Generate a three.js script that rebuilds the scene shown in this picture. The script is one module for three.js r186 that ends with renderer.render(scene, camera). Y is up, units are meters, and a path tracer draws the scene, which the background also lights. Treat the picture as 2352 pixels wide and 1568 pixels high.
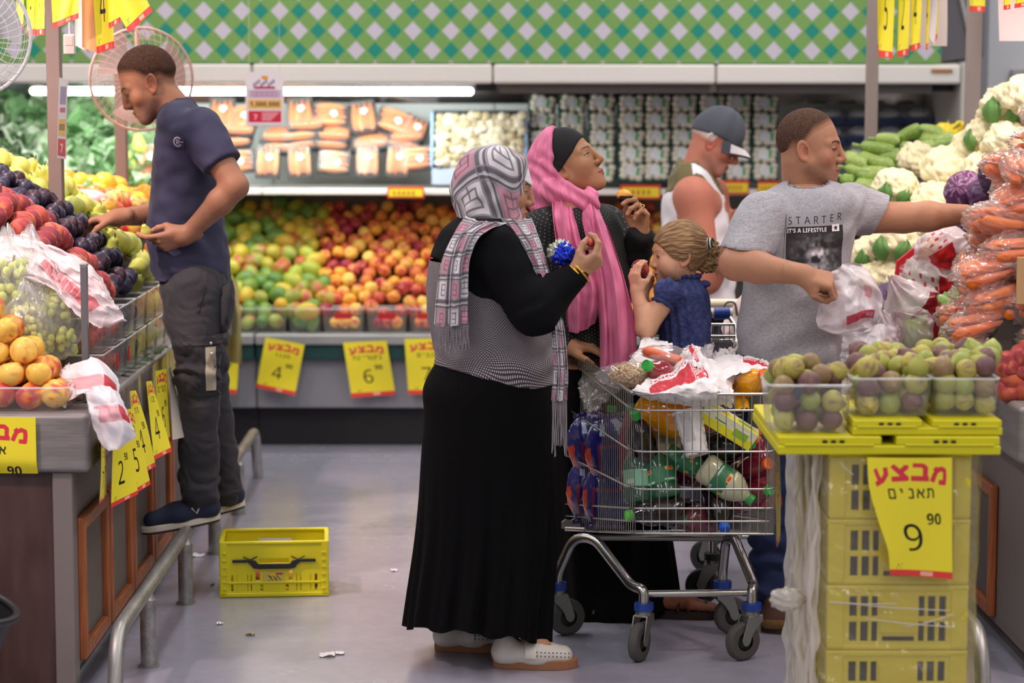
import * as THREE from 'three';
import { mergeGeometries } from 'three/addons/utils/BufferGeometryUtils.js';
import { RoundedBoxGeometry } from 'three/addons/geometries/RoundedBoxGeometry.js';
import { RectAreaLightUniformsLib } from 'three/addons/lights/RectAreaLightUniformsLib.js';
import { createNoise3D } from 'simplex-noise';

// ---------------------------------------------------------------- camera, lights, exposure
const V = (x, y, z) => new THREE.Vector3(x, y, z);
const FOCAL = 5200, W = 2352, H = 1568, EYE = 1.8, PITCH = Math.atan(573 / FOCAL);
const scene = new THREE.Scene();
const camera = new THREE.PerspectiveCamera(2 * Math.atan(H / 2 / FOCAL) * 180 / Math.PI, W / H, .1, 60);
camera.position.set(0, EYE, 0);
camera.rotation.order = 'YXZ';
camera.rotation.set(-PITCH, 0, .0012);
camera.updateProjectionMatrix();
camera.focus = 7.25;
camera.userData.fStop = 2.3;
scene.background = new THREE.Color(.02, .02, .022);
const renderer = new THREE.WebGLRenderer({ antialias: true });
renderer.toneMapping = THREE.LinearToneMapping;
renderer.toneMappingExposure = 1.7;
renderer.shadowMap.enabled = true;
RectAreaLightUniformsLib.init();
const CEIL = 3.9;
// ceiling luminaires: [x, depth, length along z, intensity]
const LUMINAIRES = [];
for (const x of [-3.6, -1.2, 1.2, 3.6]) for (const d of [-1.5, 1.6, 4.7, 7.8, 10.6]) LUMINAIRES.push([x, d, 2.4]);
const LUM_INT = 5.2;
for (const [x, d, len] of LUMINAIRES) {
const l = new THREE.RectAreaLight(new THREE.Color(1, .96, .95), LUM_INT * (d > 7 && d < 9 ? 1.7 : 1), .3, len);
l.position.set(x, CEIL - .13, -d); l.rotation.x = -Math.PI / 2; scene.add(l);
}
// warm pink produce lamps over the counters: [x, y, depth, aim x, aim y, aim depth, intensity]
const SPOTS = [[-2.2, 3.1, 6.9, -1.75, 1.0, 8.0, 11], [-2.3, 3.1, 9.0, -1.75, 1.0, 9.3, 13], [-2.5, 3.1, 5.2, -1.6, .9, 7.2, 8],
[2.3, 3.1, 7.6, 1.7, 1.1, 8.4, 5], [2.3, 3.1, 5.8, 1.75, 1.1, 7.1, 4]];
for (const [x, y, d, ax, ay, ad, it] of SPOTS) {
const s = new THREE.SpotLight(new THREE.Color(1, .74, .68), it, 0, .62, .6, 2);
s.position.set(x, y - .16, -d); s.target.position.set(ax, ay, -ad); s.castShadow = true; s.shadow.radius = 4;
scene.add(s, s.target);
}
// the fluorescent tube under the canopy of the back case (lights the left half of the shelf)
const TUBE = { x0: -2.42, x1: -.215, y: 1.802, d: 11.52 };
{
const mk = (rx, w, h, it, y) => { const l = new THREE.RectAreaLight(new THREE.Color(.95, 1, .97), it, w, h); l.position.set((TUBE.x0 + TUBE.x1) / 2, y, -TUBE.d - .03); l.rotation.x = rx; scene.add(l); };
mk(-Math.PI / 2 + .75, TUBE.x1 - TUBE.x0, .05, 20, TUBE.y - .03);
}

// ---------------------------------------------------------------- helpers
const camInv = () => { camera.updateMatrixWorld(true); return camera.matrixWorld; };
const CM = camInv().clone();
// the world point at distance `depth` (along -z) that the photograph shows at pixel (px, py): used to survey where things stand
function P(px, py, depth) {
const d = V((px - W / 2) / FOCAL, (H / 2 - py) / FOCAL, -1).transformDirection(CM);
return camera.position.clone().addScaledVector(d, depth / -d.z);
}
const rnd = (seed) => { let a = seed >>> 0; return () => { a = (a + 0x6d2b79f5) >>> 0; let t = Math.imul(a ^ (a >>> 15), 1 | a); t = (t + Math.imul(t ^ (t >>> 7), 61 | t)) ^ t; return ((t ^ (t >>> 14)) >>> 0) / 4294967296; }; };
const R0 = rnd(7);
const noise3 = createNoise3D(rnd(11));
const fbm = (x, y, z) => noise3(x, y, z) * .6 + noise3(x * 2.1, y * 2.1, z * 2.1) * .28 + noise3(x * 4.3, y * 4.3, z * 4.3) * .12;
const clamp = (x, a = 0, b = 1) => Math.min(b, Math.max(a, x));
const lerp = (a, b, t) => a + (b - a) * t;
const sstep = (a, b, x) => { const t = clamp((x - a) / (b - a)); return t * t * (3 - 2 * t); };
const C = (hex) => new THREE.Color(hex);
const used = {};
const numbered = (n) => { const k = used[n] = (used[n] ?? -1) + 1; return k ? `${n}_${String(k).padStart(3, '0')}` : n; };
function tag(o, label, category, group) { o.userData = { label, category }; if (group) o.userData.group = group; return o; }
function thing(name, label, category, pos = V(0, 0, 0), group) {
const o = new THREE.Group(); o.name = numbered(name); o.position.copy(pos); scene.add(o); return tag(o, label, category, group);
}
function mesh(name, geo, mat, parent, label) {
if (Array.isArray(geo)) geo = merge(geo);
const m = new THREE.Mesh(geo, mat); m.castShadow = m.receiveShadow = true;
m.name = parent ? name : numbered(name); (parent ?? scene).add(m);
if (label) m.userData.label = label;
return m;
}
const struct = (name, geo, mat, parent) => { const m = mesh(name, geo, mat, parent); m.userData.kind = 'structure'; return m; };
const stuff = (m) => { m.userData.kind = 'stuff'; return m; };
function copy(o, name, label, group) {
const c = o.clone(); c.name = numbered(name); scene.add(c);
c.userData = { ...o.userData }; if (label) c.userData.label = label; if (group) c.userData.group = group;
return c;
}
function merge(list) {
const idx = list.map((g) => (g.index ? g : (() => { const n = g.attributes.position.count; g.setIndex([...Array(n).keys()]); return g; })()));
const common = Object.keys(idx[0].attributes).filter((k) => idx.every((g) => g.attributes[k]));
for (const g of idx) for (const k of Object.keys(g.attributes)) if (!common.includes(k)) g.deleteAttribute(k);
return mergeGeometries(idx);
}
const mat = (color, rough = .6, o = {}) => new THREE.MeshPhysicalMaterial({ color: C(color), roughness: rough, ...o });
const vmat = (rough = .6, o = {}) => new THREE.MeshPhysicalMaterial({ color: 0xffffff, vertexColors: true, roughness: rough, ...o });
const box = (w, h, d, x = 0, y = 0, z = 0, r = 0) => (r ? new RoundedBoxGeometry(w, h, d, 2, Math.min(r, w / 2.02, h / 2.02, d / 2.02)) : new THREE.BoxGeometry(w, h, d)).translate(x, y, z);
// a box between two depths, x and y ranges
const slab = (x0, x1, y0, y1, d0, d1, r = 0) => box(x1 - x0, y1 - y0, d1 - d0, (x0 + x1) / 2, (y0 + y1) / 2, -(d0 + d1) / 2, r);
const cyl = (r0, r1, h, seg = 20) => new THREE.CylinderGeometry(r0, r1, h, seg);
function bar(a, b, r, seg = 10, r2 = r) {
const g = new THREE.CylinderGeometry(r2, r, a.distanceTo(b), seg, 1), q = new THREE.Quaternion().setFromUnitVectors(V(0, 1, 0), b.clone().sub(a).normalize());
return g.applyQuaternion(q).translate((a.x + b.x) / 2, (a.y + b.y) / 2, (a.z + b.z) / 2);
}
// a tube along a polyline whose corners are rounded with radius c
function pipe(pts, r, c = .03, seg = 10, closed = false) {
const path = new THREE.CurvePath(), n = pts.length;
let from = closed ? pts[0].clone().lerp(pts[n - 1], .5) : pts[0];
const first = from;
for (let i = closed ? 0 : 1; i < (closed ? n : n - 1); i++) {
const p = pts[i], a = pts[(i + n - 1) % n], b = pts[(i + 1) % n];
const k = Math.min(c, p.distanceTo(a) * .48, p.distanceTo(b) * .48);
const s = p.clone().lerp(a, k / p.distanceTo(a)), e = p.clone().lerp(b, k / p.distanceTo(b));
path.add(new THREE.LineCurve3(from, s)); path.add(new THREE.QuadraticBezierCurve3(s, p, e)); from = e;
}
path.add(new THREE.LineCurve3(from, closed ? first : pts[n - 1]));
const out = [];
for (const cv of path.curves) { if (cv.getLength() < 1e-5) continue; const m = cv.isLineCurve3 ? 1 : 5; for (let i = 0; i < m; i++) out.push(cv.getPoint(i / m)); }
if (!closed) out.push(pts[n - 1].clone());
return polyTube(out, r, seg, closed);
}
// tube through given points; r is a number or a function of t; el squashes the section (0..1) along the second axis
function polyTube(pts, r, seg = 10, closed = false, cap = true) {
const n = pts.length, pos = [], nor = [], uv = [], ix = [], T = (i) => {
const a = pts[closed ? (i + n - 1) % n : Math.max(0, i - 1)], b = pts[closed ? (i + 1) % n : Math.min(n - 1, i + 1)];
return b.clone().sub(a).normalize();
};
let t0 = T(0), N = Math.abs(t0.y) < .9 ? V(0, 1, 0) : V(1, 0, 0); N.addScaledVector(t0, -N.dot(t0)).normalize();
let len = 0;
for (let i = 0; i < n + (closed ? 1 : 0); i++) {
const k = i % n, t = T(k); N.addScaledVector(t, -N.dot(t)).normalize(); const B = t.clone().cross(N);
if (i) len += pts[k].distanceTo(pts[(i - 1) % n]);
const rr = typeof r === 'function' ? r(i / (n - 1), k) : r;
for (let j = 0; j <= seg; j++) {
const a = j / seg * Math.PI * 2, d = N.clone().multiplyScalar(Math.cos(a)).addScaledVector(B, Math.sin(a));
pos.push(pts[k].x + d.x * rr, pts[k].y + d.y * rr, pts[k].z + d.z * rr); nor.push(d.x, d.y, d.z); uv.push(j / seg, len);
}
}
const rows = n + (closed ? 1 : 0);
for (let i = 0; i < rows - 1; i++) for (let j = 0; j < seg; j++) { const a = i * (seg + 1) + j, b = a + seg + 1; ix.push(a, a + 1, b, b, a + 1, b + 1); }
if (!closed && cap) for (const [row, s] of [[0, -1], [rows - 1, 1]]) {
const c = pos.length / 3, p = pts[row ? n - 1 : 0], t = T(row ? n - 1 : 0).multiplyScalar(s);
pos.push(p.x, p.y, p.z); nor.push(t.x, t.y, t.z); uv.push(.5, .5);
const q = c + 1;
for (let j = 0; j <= seg; j++) { const o = (row * (seg + 1) + j) * 3; pos.push(pos[o], pos[o + 1], pos[o + 2]); nor.push(t.x, t.y, t.z); uv.push(.5, .5); }
for (let j = 0; j < seg; j++) s > 0 ? ix.push(c, q + j, q + j + 1) : ix.push(c, q + j + 1, q + j);
}
return geom(pos, ix, nor, uv);
}
function geom(pos, ix, nor, uv, col) {
const g = new THREE.BufferGeometry();
g.setAttribute('position', new THREE.Float32BufferAttribute(pos, 3));
if (uv) g.setAttribute('uv', new THREE.Float32BufferAttribute(uv, 2));
if (col) g.setAttribute('color', new THREE.Float32BufferAttribute(col, 3));
g.setIndex(ix);
if (nor) g.setAttribute('normal', new THREE.Float32BufferAttribute(nor, 3)); else g.computeVertexNormals();
return g;
}
// a surface f(u, v) -> Vector3, (nu x nv) cells; uv = (u, v)
function sheet(f, nu, nv, colf) {
const pos = [], uv = [], ix = [], col = colf ? [] : null;
for (let j = 0; j <= nv; j++) for (let i = 0; i <= nu; i++) {
const p = f(i / nu, j / nv); pos.push(p.x, p.y, p.z); uv.push(i / nu, j / nv);
if (colf) { const c = colf(i / nu, j / nv, p); col.push(c.r, c.g, c.b); }
}
for (let j = 0; j < nv; j++) for (let i = 0; i < nu; i++) { const a = j * (nu + 1) + i, b = a + nu + 1; ix.push(a, a + 1, b, b, a + 1, b + 1); }
return geom(pos, ix, null, uv, col);
}
const lathe = (pts, seg = 24) => new THREE.LatheGeometry(pts.map(([r, y]) => new THREE.Vector2(r, y)), seg);
// lumpy ball: unit sphere displaced by f(direction) -> radius; colour by c(direction)
function ball(f, c, seg = 20, rows = 14) {
const g = new THREE.SphereGeometry(1, seg, rows), p = g.attributes.position, col = [];
for (let i = 0; i < p.count; i++) {
const d = V(p.getX(i), p.getY(i), p.getZ(i)), q = f(d); p.setXYZ(i, q.x, q.y, q.z);
if (c) { const k = c(d); col.push(k.r, k.g, k.b); }
}
if (c) g.setAttribute('color', new THREE.Float32BufferAttribute(col, 3));
g.computeVertexNormals();
const n = g.attributes.normal, w = seg + 1;   // weld the seam's normals
for (let r = 0; r <= rows; r++) { const a = r * w, b = a + seg; const m = V(n.getX(a) + n.getX(b), n.getY(a) + n.getY(b), n.getZ(a) + n.getZ(b)).normalize(); n.setXYZ(a, m.x, m.y, m.z); n.setXYZ(b, m.x, m.y, m.z); }
for (let i = 0; i < w; i++) { n.setXYZ(i, 0, 1, 0); n.setXYZ(rows * w + i, 0, -1, 0); }
return g;
}
const mixC = (a, b, t) => a.clone().lerp(b, clamp(t));
function canvasTex(w, h, draw, rep) {
const c = document.createElement('canvas'); c.width = w; c.height = h; const g = c.getContext('2d'); draw(g, w, h);
const t = new THREE.CanvasTexture(c); t.colorSpace = THREE.SRGBColorSpace; t.magFilter = THREE.LinearFilter;
if (rep) { t.wrapS = t.wrapT = THREE.RepeatWrapping; t.repeat.set(rep[0], rep[1]); }
return t;
}
function dataTex(n, f, srgb = true, m = n) {
const d = new Uint8Array(n * m * 4);
for (let y = 0; y < m; y++) for (let x = 0; x < n; x++) { const v = f(x / n, y / m, x, y), o = (y * n + x) * 4; for (let k = 0; k < 3; k++) d[o + k] = clamp(Array.isArray(v) ? v[k] : v, 0, 255); d[o + 3] = 255; }
const t = new THREE.DataTexture(d, n, m); t.magFilter = THREE.LinearFilter; t.wrapS = t.wrapT = THREE.RepeatWrapping;
if (srgb) t.colorSpace = THREE.SRGBColorSpace; t.needsUpdate = true; return t;
}
// tileable value noise
function tileNoise(cells, seed) {
const r = rnd(seed), g = Array.from({ length: cells * cells }, r);
return (u, v) => { const x = u * cells, y = v * cells, i = Math.floor(x), j = Math.floor(y), a = x - i, b = y - j, s = a * a * (3 - 2 * a), t = b * b * (3 - 2 * b), G = (p, q) => g[((q % cells) + cells) % cells * cells + ((p % cells) + cells) % cells];
return lerp(lerp(G(i, j), G(i + 1, j), s), lerp(G(i, j + 1), G(i + 1, j + 1), s), t); };
}

// ---------------------------------------------------------------- signed distance modelling (surface nets)
const sminK = (a, b, k) => { if (k <= 0) return Math.min(a, b); const h = Math.max(k - Math.abs(a - b), 0) / k; return Math.min(a, b) - h * h * k * .25; };
const smaxK = (a, b, k) => -sminK(-a, -b, k);
function cone(a, b, ra, rb) {   // tapered capsule
const bx = b.x - a.x, by = b.y - a.y, bz = b.z - a.z, L = bx * bx + by * by + bz * bz || 1e-9, ax = a.x, ay = a.y, az = a.z;
return (x, y, z) => { const t = clamp(((x - ax) * bx + (y - ay) * by + (z - az) * bz) / L); return Math.hypot(x - ax - bx * t, y - ay - by * t, z - az - bz * t) - (ra + (rb - ra) * t); };
}
const orb = (c, r) => (x, y, z) => Math.hypot(x - c.x, y - c.y, z - c.z) - r;
function egg(c, rx, ry, rz) {
const m = Math.min(rx, ry, rz);
return (x, y, z) => { const a = (x - c.x) / rx, b = (y - c.y) / ry, d = (z - c.z) / rz, k = Math.hypot(a, b, d); const k2 = Math.hypot(a / rx, b / ry, d / rz) || 1e-9; return k < 1e-4 ? -m : k * (k - 1) / k2; };
}
// loft: stacked ellipses, rows [y, cx, cz, rx, rz] sorted by rising y; ends are capped flat
function loft(rows, pow = 2) {
rows = [...rows].sort((a, b) => a[0] - b[0]);
const y0 = rows[0][0], y1 = rows[rows.length - 1][0], n = rows.length;
const at = (y) => {
if (y <= y0) return rows[0]; if (y >= y1) return rows[n - 1];
let i = 0; while (rows[i + 1][0] < y) i++;
const a = rows[i], b = rows[i + 1], p = rows[Math.max(0, i - 1)], q = rows[Math.min(n - 1, i + 2)], t = (y - a[0]) / (b[0] - a[0]);
const o = [y];
for (let k = 1; k < 5; k++) { const h = b[0] - a[0], m0 = i ? (b[k] - p[k]) / (b[0] - p[0]) * h : b[k] - a[k], m1 = i < n - 2 ? (q[k] - a[k]) / (q[0] - a[0]) * h : b[k] - a[k]; const t2 = t * t, t3 = t2 * t; o.push((2 * t3 - 3 * t2 + 1) * a[k] + (t3 - 2 * t2 + t) * m0 + (-2 * t3 + 3 * t2) * b[k] + (t3 - t2) * m1); }
return o;
};
const cache = new Map();
const get = (y) => { const k = Math.round(y * 2000); let v = cache.get(k); if (!v) cache.set(k, v = at(k / 2000)); return v; };
const f = (x, y, z) => {
const r = get(y), a = Math.abs(x - r[1]) / r[3], b = Math.abs(z - r[2]) / r[4], k = pow === 2 ? Math.hypot(a, b) : (a ** pow + b ** pow) ** (1 / pow);
const side = (k - 1) * Math.min(r[3], r[4]) * (k > 1 ? 1 : 1), cap = Math.max(y0 - y, y - y1);
return cap > 0 ? (side > 0 ? Math.hypot(side, cap) : cap) : Math.max(side, cap);
};
f.at = get; return f;
}
const union = (list, k = .02) => (x, y, z) => { let d = 1e9; for (const f of list) d = sminK(d, f(x, y, z), f.k ?? k); return d; };
const withK = (f, k) => { f.k = k; return f; };
// surface nets over [lo, hi] with cells of h; o: { color(x,y,z), uv(x,y,z), slack }
function nets(f, lo, hi, h, o = {}) {
const nx = Math.ceil((hi.x - lo.x) / h) + 1, ny = Math.ceil((hi.y - lo.y) / h) + 1, nz = Math.ceil((hi.z - lo.z) / h) + 1, N = nx * ny * nz;
const v = new Float32Array(N), B = 6, slack = o.slack ?? .025, half = h * B * .5 * 1.75 + slack;
const X = (i) => lo.x + i * h, Y = (j) => lo.y + j * h, Z = (k) => lo.z + k * h;
for (let bz = 0; bz < nz; bz += B) for (let by = 0; by < ny; by += B) for (let bx = 0; bx < nx; bx += B) {
const c = f(X(bx + (B - 1) / 2), Y(by + (B - 1) / 2), Z(bz + (B - 1) / 2)), skip = Math.abs(c) > half;
for (let k = bz; k < Math.min(nz, bz + B); k++) for (let j = by; j < Math.min(ny, by + B); j++) for (let i = bx; i < Math.min(nx, bx + B); i++) v[(k * ny + j) * nx + i] = skip ? c : f(X(i), Y(j), Z(k));
}
const id = new Int32Array(N).fill(-1), pos = [], ix = [], col = o.color ? [] : null, uv = o.uv ? [] : null;
const off = [0, 1, nx, nx + 1, nx * ny, nx * ny + 1, nx * ny + nx, nx * ny + nx + 1], E = [[0, 1], [2, 3], [4, 5], [6, 7], [0, 2], [1, 3], [4, 6], [5, 7], [0, 4], [1, 5], [2, 6], [3, 7]];
for (let k = 0; k < nz - 1; k++) for (let j = 0; j < ny - 1; j++) for (let i = 0; i < nx - 1; i++) {
const b = (k * ny + j) * nx + i; let m = 0;
for (let q = 0; q < 8; q++) if (v[b + off[q]] < 0) m |= 1 << q;
if (m === 0 || m === 255) continue;
let sx = 0, sy = 0, sz = 0, n = 0;
for (const [p, q] of E) {
const s = (m >> p) & 1; if (s === ((m >> q) & 1)) continue;
const a = v[b + off[p]], c = v[b + off[q]], t = a / (a - c);
sx += (p & 1) + t * ((q & 1) - (p & 1)); sy += ((p >> 1) & 1) + t * (((q >> 1) & 1) - ((p >> 1) & 1)); sz += (p >> 2) + t * ((q >> 2) - (p >> 2)); n++;
}
const x = X(i + sx / n), y = Y(j + sy / n), z = Z(k + sz / n);
id[b] = pos.length / 3; pos.push(x, y, z);
if (col) { const c = o.color(x, y, z); col.push(c.r, c.g, c.b); }
if (uv) { const t = o.uv(x, y, z); uv.push(t[0], t[1]); }
}
const quad = (a, b, c, d, flip) => { if (a < 0 || b < 0 || c < 0 || d < 0) return; flip ? ix.push(a, c, b, b, c, d) : ix.push(a, b, c, c, b, d); };
for (let k = 0; k < nz - 1; k++) for (let j = 0; j < ny - 1; j++) for (let i = 0; i < nx - 1; i++) {
const b = (k * ny + j) * nx + i, s = v[b] < 0;
if (j && k && s !== (v[b + 1] < 0)) quad(id[b - nx - nx * ny], id[b - nx * ny], id[b - nx], id[b], !s);
if (i && k && s !== (v[b + nx] < 0)) quad(id[b - 1 - nx * ny], id[b - 1], id[b - nx * ny], id[b], !s);
if (i && j && s !== (v[b + nx * ny] < 0)) quad(id[b - 1 - nx], id[b - nx], id[b - 1], id[b], !s);
}
return geom(pos, ix, null, uv, col);
}
// ---------------------------------------------------------------- lettering and printed sheets
const HEB = {
'מ': [[[.2, .1], [.36, .28], [.6, .12], [.85, .2], [.9, .5], [.9, .92], [.52, .92]], [[.33, .28], [.22, .6], [.12, .95]]],
'ב': [[[.12, .1], [.62, .1], [.78, .25], [.78, .9]], [[.05, .9], [.98, .9]]],
'צ': [[[.15, .08], [.85, .9], [.08, .9]], [[.85, .08], [.85, .25], [.55, .52]]],
'ע': [[[.85, .08], [.85, .5], [.6, .8], [.1, .98]], [[.2, .08], [.32, .5], [.45, .86]]],
'ת': [[[.15, .1], [.7, .1], [.85, .3], [.85, .95]], [[.3, .1], [.3, .8], [.1, .95]]],
'א': [[[.15, .08], [.85, .95]], [[.85, .08], [.8, .35], [.62, .55]], [[.3, .35], [.15, .6], [.15, .95]]],
'נ': [[[.3, .08], [.65, .1], [.7, .3], [.7, .92], [.2, .92]]],
'י': [[[.4, .08], [.6, .12], [.6, .45]]],
'ם': [[[.15, .1], [.8, .1], [.85, .25], [.85, .92], [.2, .92], [.2, .1]]],
'ו': [[[.35, .08], [.6, .12], [.6, .95]]],
'ר': [[[.1, .1], [.65, .1], [.8, .3], [.8, .95]]],
'ג': [[[.4, .08], [.6, .12], [.62, .6], [.8, .95]], [[.62, .62], [.25, .92]]],
'ה': [[[.1, .1], [.7, .1], [.85, .3], [.85, .95]], [[.25, .4], [.22, .95]]],
'ק': [[[.1, .1], [.75, .1], [.85, .3], [.6, .75]], [[.25, .4], [.25, 1.2]]],
'ט': [[[.45, .12], [.3, .08], [.15, .3], [.15, .92], [.6, .92], [.85, .75], [.85, .3], [.7, .12]]],
'ס': [[[.15, .1], [.75, .1], [.88, .35], [.75, .8], [.5, .95], [.25, .8], [.15, .35], [.2, .1]]],
'ל': [[[.2, -.2], [.2, .2], [.8, .2], [.8, .5], [.45, .95]]],
};
// Hebrew word, right to left; (cx, cy) is its middle, s the letter height; arch lifts the middle letters
function hebrew(g, word, cx, cy, s, color, weight = .2, arch = 0, wide = .92) {
const n = word.length, step = s * wide; g.strokeStyle = color; g.lineWidth = s * weight; g.lineCap = 'butt'; g.lineJoin = 'round';
[...word].forEach((ch, i) => {
const t = n > 1 ? i / (n - 1) * 2 - 1 : 0, x0 = cx + (n / 2 - i - 1) * step, y0 = cy - s / 2 + arch * t * t * s;
g.save(); g.translate(x0 + step / 2, y0 + s / 2); g.rotate(-t * arch * .55); g.translate(-step / 2, -s / 2);
for (const line of HEB[ch] ?? []) { g.beginPath(); line.forEach(([x, y], k) => g[k ? 'lineTo' : 'moveTo'](x * step * .95, y * s)); g.stroke(); }
g.restore();
});
}
const YEL = '#f4e538', RED = '#dd3d4a';
function saleTex(word, price, cents, o = {}) {
return canvasTex(o.w ?? 200, o.h ?? 276, (g, w, h) => {
g.fillStyle = o.bg ?? YEL; g.fillRect(0, 0, w, h);
hebrew(g, 'מבצע', w / 2, h * .13, h * .125, RED, .3, .22, w / h * 1.62);
if (word) hebrew(g, word, w / 2, h * .29, h * .075, '#1c1c18', .16, 0, .95);
g.fillStyle = '#1c1c18'; g.textAlign = 'center'; g.textBaseline = 'middle';
g.font = `${h * .34}px sans-serif`; g.fillText(price, w * .45, h * .64);
g.font = `bold ${h * .12}px sans-serif`; g.fillText(cents, w * .72, h * .475);
g.fillStyle = '#e8443f'; g.fillRect(0, h * .925, w, h * .075);
g.fillStyle = '#f6b79a'; g.fillRect(w * .5, h * .935, w * .16, h * .05);
g.strokeStyle = '#3a5a2a'; g.lineWidth = 2; g.beginPath(); g.moveTo(w * .16, h * .92); g.lineTo(w * .2, h * .87); g.lineTo(w * .23, h * .915); g.moveTo(w * .24, h * .875); g.lineTo(w * .27, h * .87); g.stroke();
});
}
const paper = (map, o = {}) => new THREE.MeshPhysicalMaterial({ map, roughness: .42, specularIntensity: .6, ...o });
const TEX = {
fig: saleTex('תאנים', '9', '90', { w: 400, h: 552 }), mango: saleTex('מנגו', '4', '90'), nectarine: saleTex('נקטרינה', '6', '90'),
pearl: saleTex('אגס', '5', '90'), apple: saleTex('תות', '4', '90'), plain: saleTex('ענבים', '7', '90'), cheap: saleTex('מלון', '2', '90'), five: saleTex('לימון', '5', '90'),
};
const SIGN = Object.fromEntries(Object.entries(TEX).map(([k, t]) => [k, paper(t)]));
const whitePaper = mat('#efe9e6', .7);
// a hanging paper: centre of its top edge, unit vectors to its right and down, width, height, bend(u, v) -> metres along its normal
function paperGeo(top, right, down, w, h, bend = () => 0, n = 8, m = 12) {
const nor = right.clone().cross(down).normalize().negate();
return sheet((u, v) => top.clone().addScaledVector(right, (u - .5) * w).addScaledVector(down, (1 - v) * h).addScaledVector(nor, bend(u, 1 - v)), n, m);
}
function sign(key, label, top, right, down, w, h, bend, group, name = 'price_sign') {
const m = mesh(name, paperGeo(V(0, 0, 0), right.clone().normalize(), down.clone().normalize(), w, h, bend), SIGN[key] ?? key);
m.position.copy(top); return tag(m, label, 'sign', group);
}
// ---------------------------------------------------------------- the shell of the shop
{
const n1 = tileNoise(6, 3), n2 = tileNoise(24, 4), n3 = tileNoise(90, 5), st = tileNoise(40, 9);
const floorMap = dataTex(512, (u, v) => { const k = (n1(u, v) - .5) * 5 + (n2(u, v) - .5) * 3 + (n3(u, v) - .5) * 5 + (st(u * .125, v) - .5) * 5; return [158 + k, 158 + k, 174 + k * .9]; });
const floorR = dataTex(512, (u, v) => 88 + (n1(u, v) - .5) * 12 + (n2(u, v) - .5) * 5 + (n3(u, v) - .5) * 8 + (st(u * .125, v) - .5) * 12, false);
floorMap.repeat.set(5, 6); floorR.repeat.set(5, 6);
const floorM = new THREE.MeshPhysicalMaterial({ map: floorMap, roughnessMap: floorR, roughness: .75, specularIntensity: 1.0, clearcoat: .45, clearcoatRoughness: .24 });
struct('floor', slab(-7, 7, -.15, 0, -4.2, 13), floorM);
const wall = mat('#e9ebee', .85), ceil = mat('#dedede', .9);
struct('ceiling', slab(-7, 7, CEIL, CEIL + .15, -4.2, 13), ceil);
struct('wall_back', slab(-7, 7, 0, CEIL, 12.75, 12.95), wall);
struct('wall_left', slab(-7.15, -7, 0, CEIL, -4.2, 13), wall);
struct('wall_right', slab(7, 7.15, 0, CEIL, -4.2, 13), wall);
struct('wall_front', slab(-7, 7, 0, CEIL, -4.2, -4), mat('#cfc9c4', .85));
// ceiling luminaires
const lumM = new THREE.MeshStandardMaterial({ color: 0xffffff, emissive: C('#fff2ee'), emissiveIntensity: 1.2 }), housing = mat('#d8d8d8', .5);
for (const [x, d, len] of LUMINAIRES) {
const t = thing('ceiling_light', 'long white fluorescent ceiling light above the aisles', 'ceiling light', V(x, CEIL, -d), 'ceiling lights of the shop');
mesh('housing', box(.36, .08, len + .06, 0, -.04, 0), housing, t);
mesh('diffuser', box(.31, .03, len, 0, -.095, 0), lumM, t);
}
for (const [x, y, d, ax, ay, ad] of SPOTS) {
const t = thing('spot_lamp', 'warm pink spot lamp hanging above the produce counters', 'lamp', V(x, y, -d), 'spot lamps over the produce');
mesh('cord', bar(V(0, .1, 0), V(0, CEIL - y, 0), .006), mat('#333333'), t);
const dir = V(ax - x, ay - y, d - ad).normalize(), q = new THREE.Quaternion().setFromUnitVectors(V(0, -1, 0), dir);
mesh('lamp_shade', lathe([[.03, .12], [.05, .1], [.1, -.02], [.14, -.1], [.135, -.1], [.095, -.015], [.045, .09]], 24).applyQuaternion(q), mat('#b9b2ae', .4, { metalness: .6 }), t);
mesh('bulb', new THREE.SphereGeometry(.05, 16, 12).applyQuaternion(q), new THREE.MeshStandardMaterial({ color: 0xffffff, emissive: C('#ffc4b4'), emissiveIntensity: 2 }), t);
}
}
// ---------------------------------------------------------------- chequered fascia above the back case
{
const N = 256, aa = .02;
const white = [214, 208, 222], teal = [14, 148, 128], green = [126, 172, 92];
const map = dataTex(N, (u, v) => {
const dia = (cx, cy) => { let dx = Math.abs(u - cx), dy = Math.abs(v - cy); dx = Math.min(dx, 1 - dx); dy = Math.min(dy, 1 - dy); return dx + dy; };
const w = Math.min(dia(0, 0), dia(.5, .5)), t = Math.min(dia(.5, 0), dia(0, .5));
const a = 1 - sstep(.243 - aa, .243 + aa, w), b = 1 - sstep(.212 - aa, .212 + aa, t);
return green.map((g, k) => lerp(lerp(g, teal[k], b), white[k], a));
});
const x0 = P(-260, 60, 11.38).x, x1 = P(2162, 60, 11.38).x, yb = P(1176, 145, 11.38).y, yt = yb + .75, m = mat('#ffffff', .55, { map });
const g = slab(x0, x1, yb, yt, 11.37, 11.495), uv = g.attributes.uv, p = g.attributes.position, a = P(380, 25, 11.37), b = P(467.4, 25, 11.37), c = P(380, 115, 11.37);
for (let i = 0; i < uv.count; i++) uv.setXY(i, (p.getX(i) - a.x) / (b.x - a.x), (p.getY(i) - a.y) / (a.y - c.y));
tag(mesh('chequered_fascia_board', g, m), 'long printed fascia board with green, teal and white diamond check above the back case', 'sign board');
struct('wall_bulkhead', slab(-7, x1, 1.99, CEIL, 11.51, 12.74), mat('#d5d2cd', .8));
}
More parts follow.
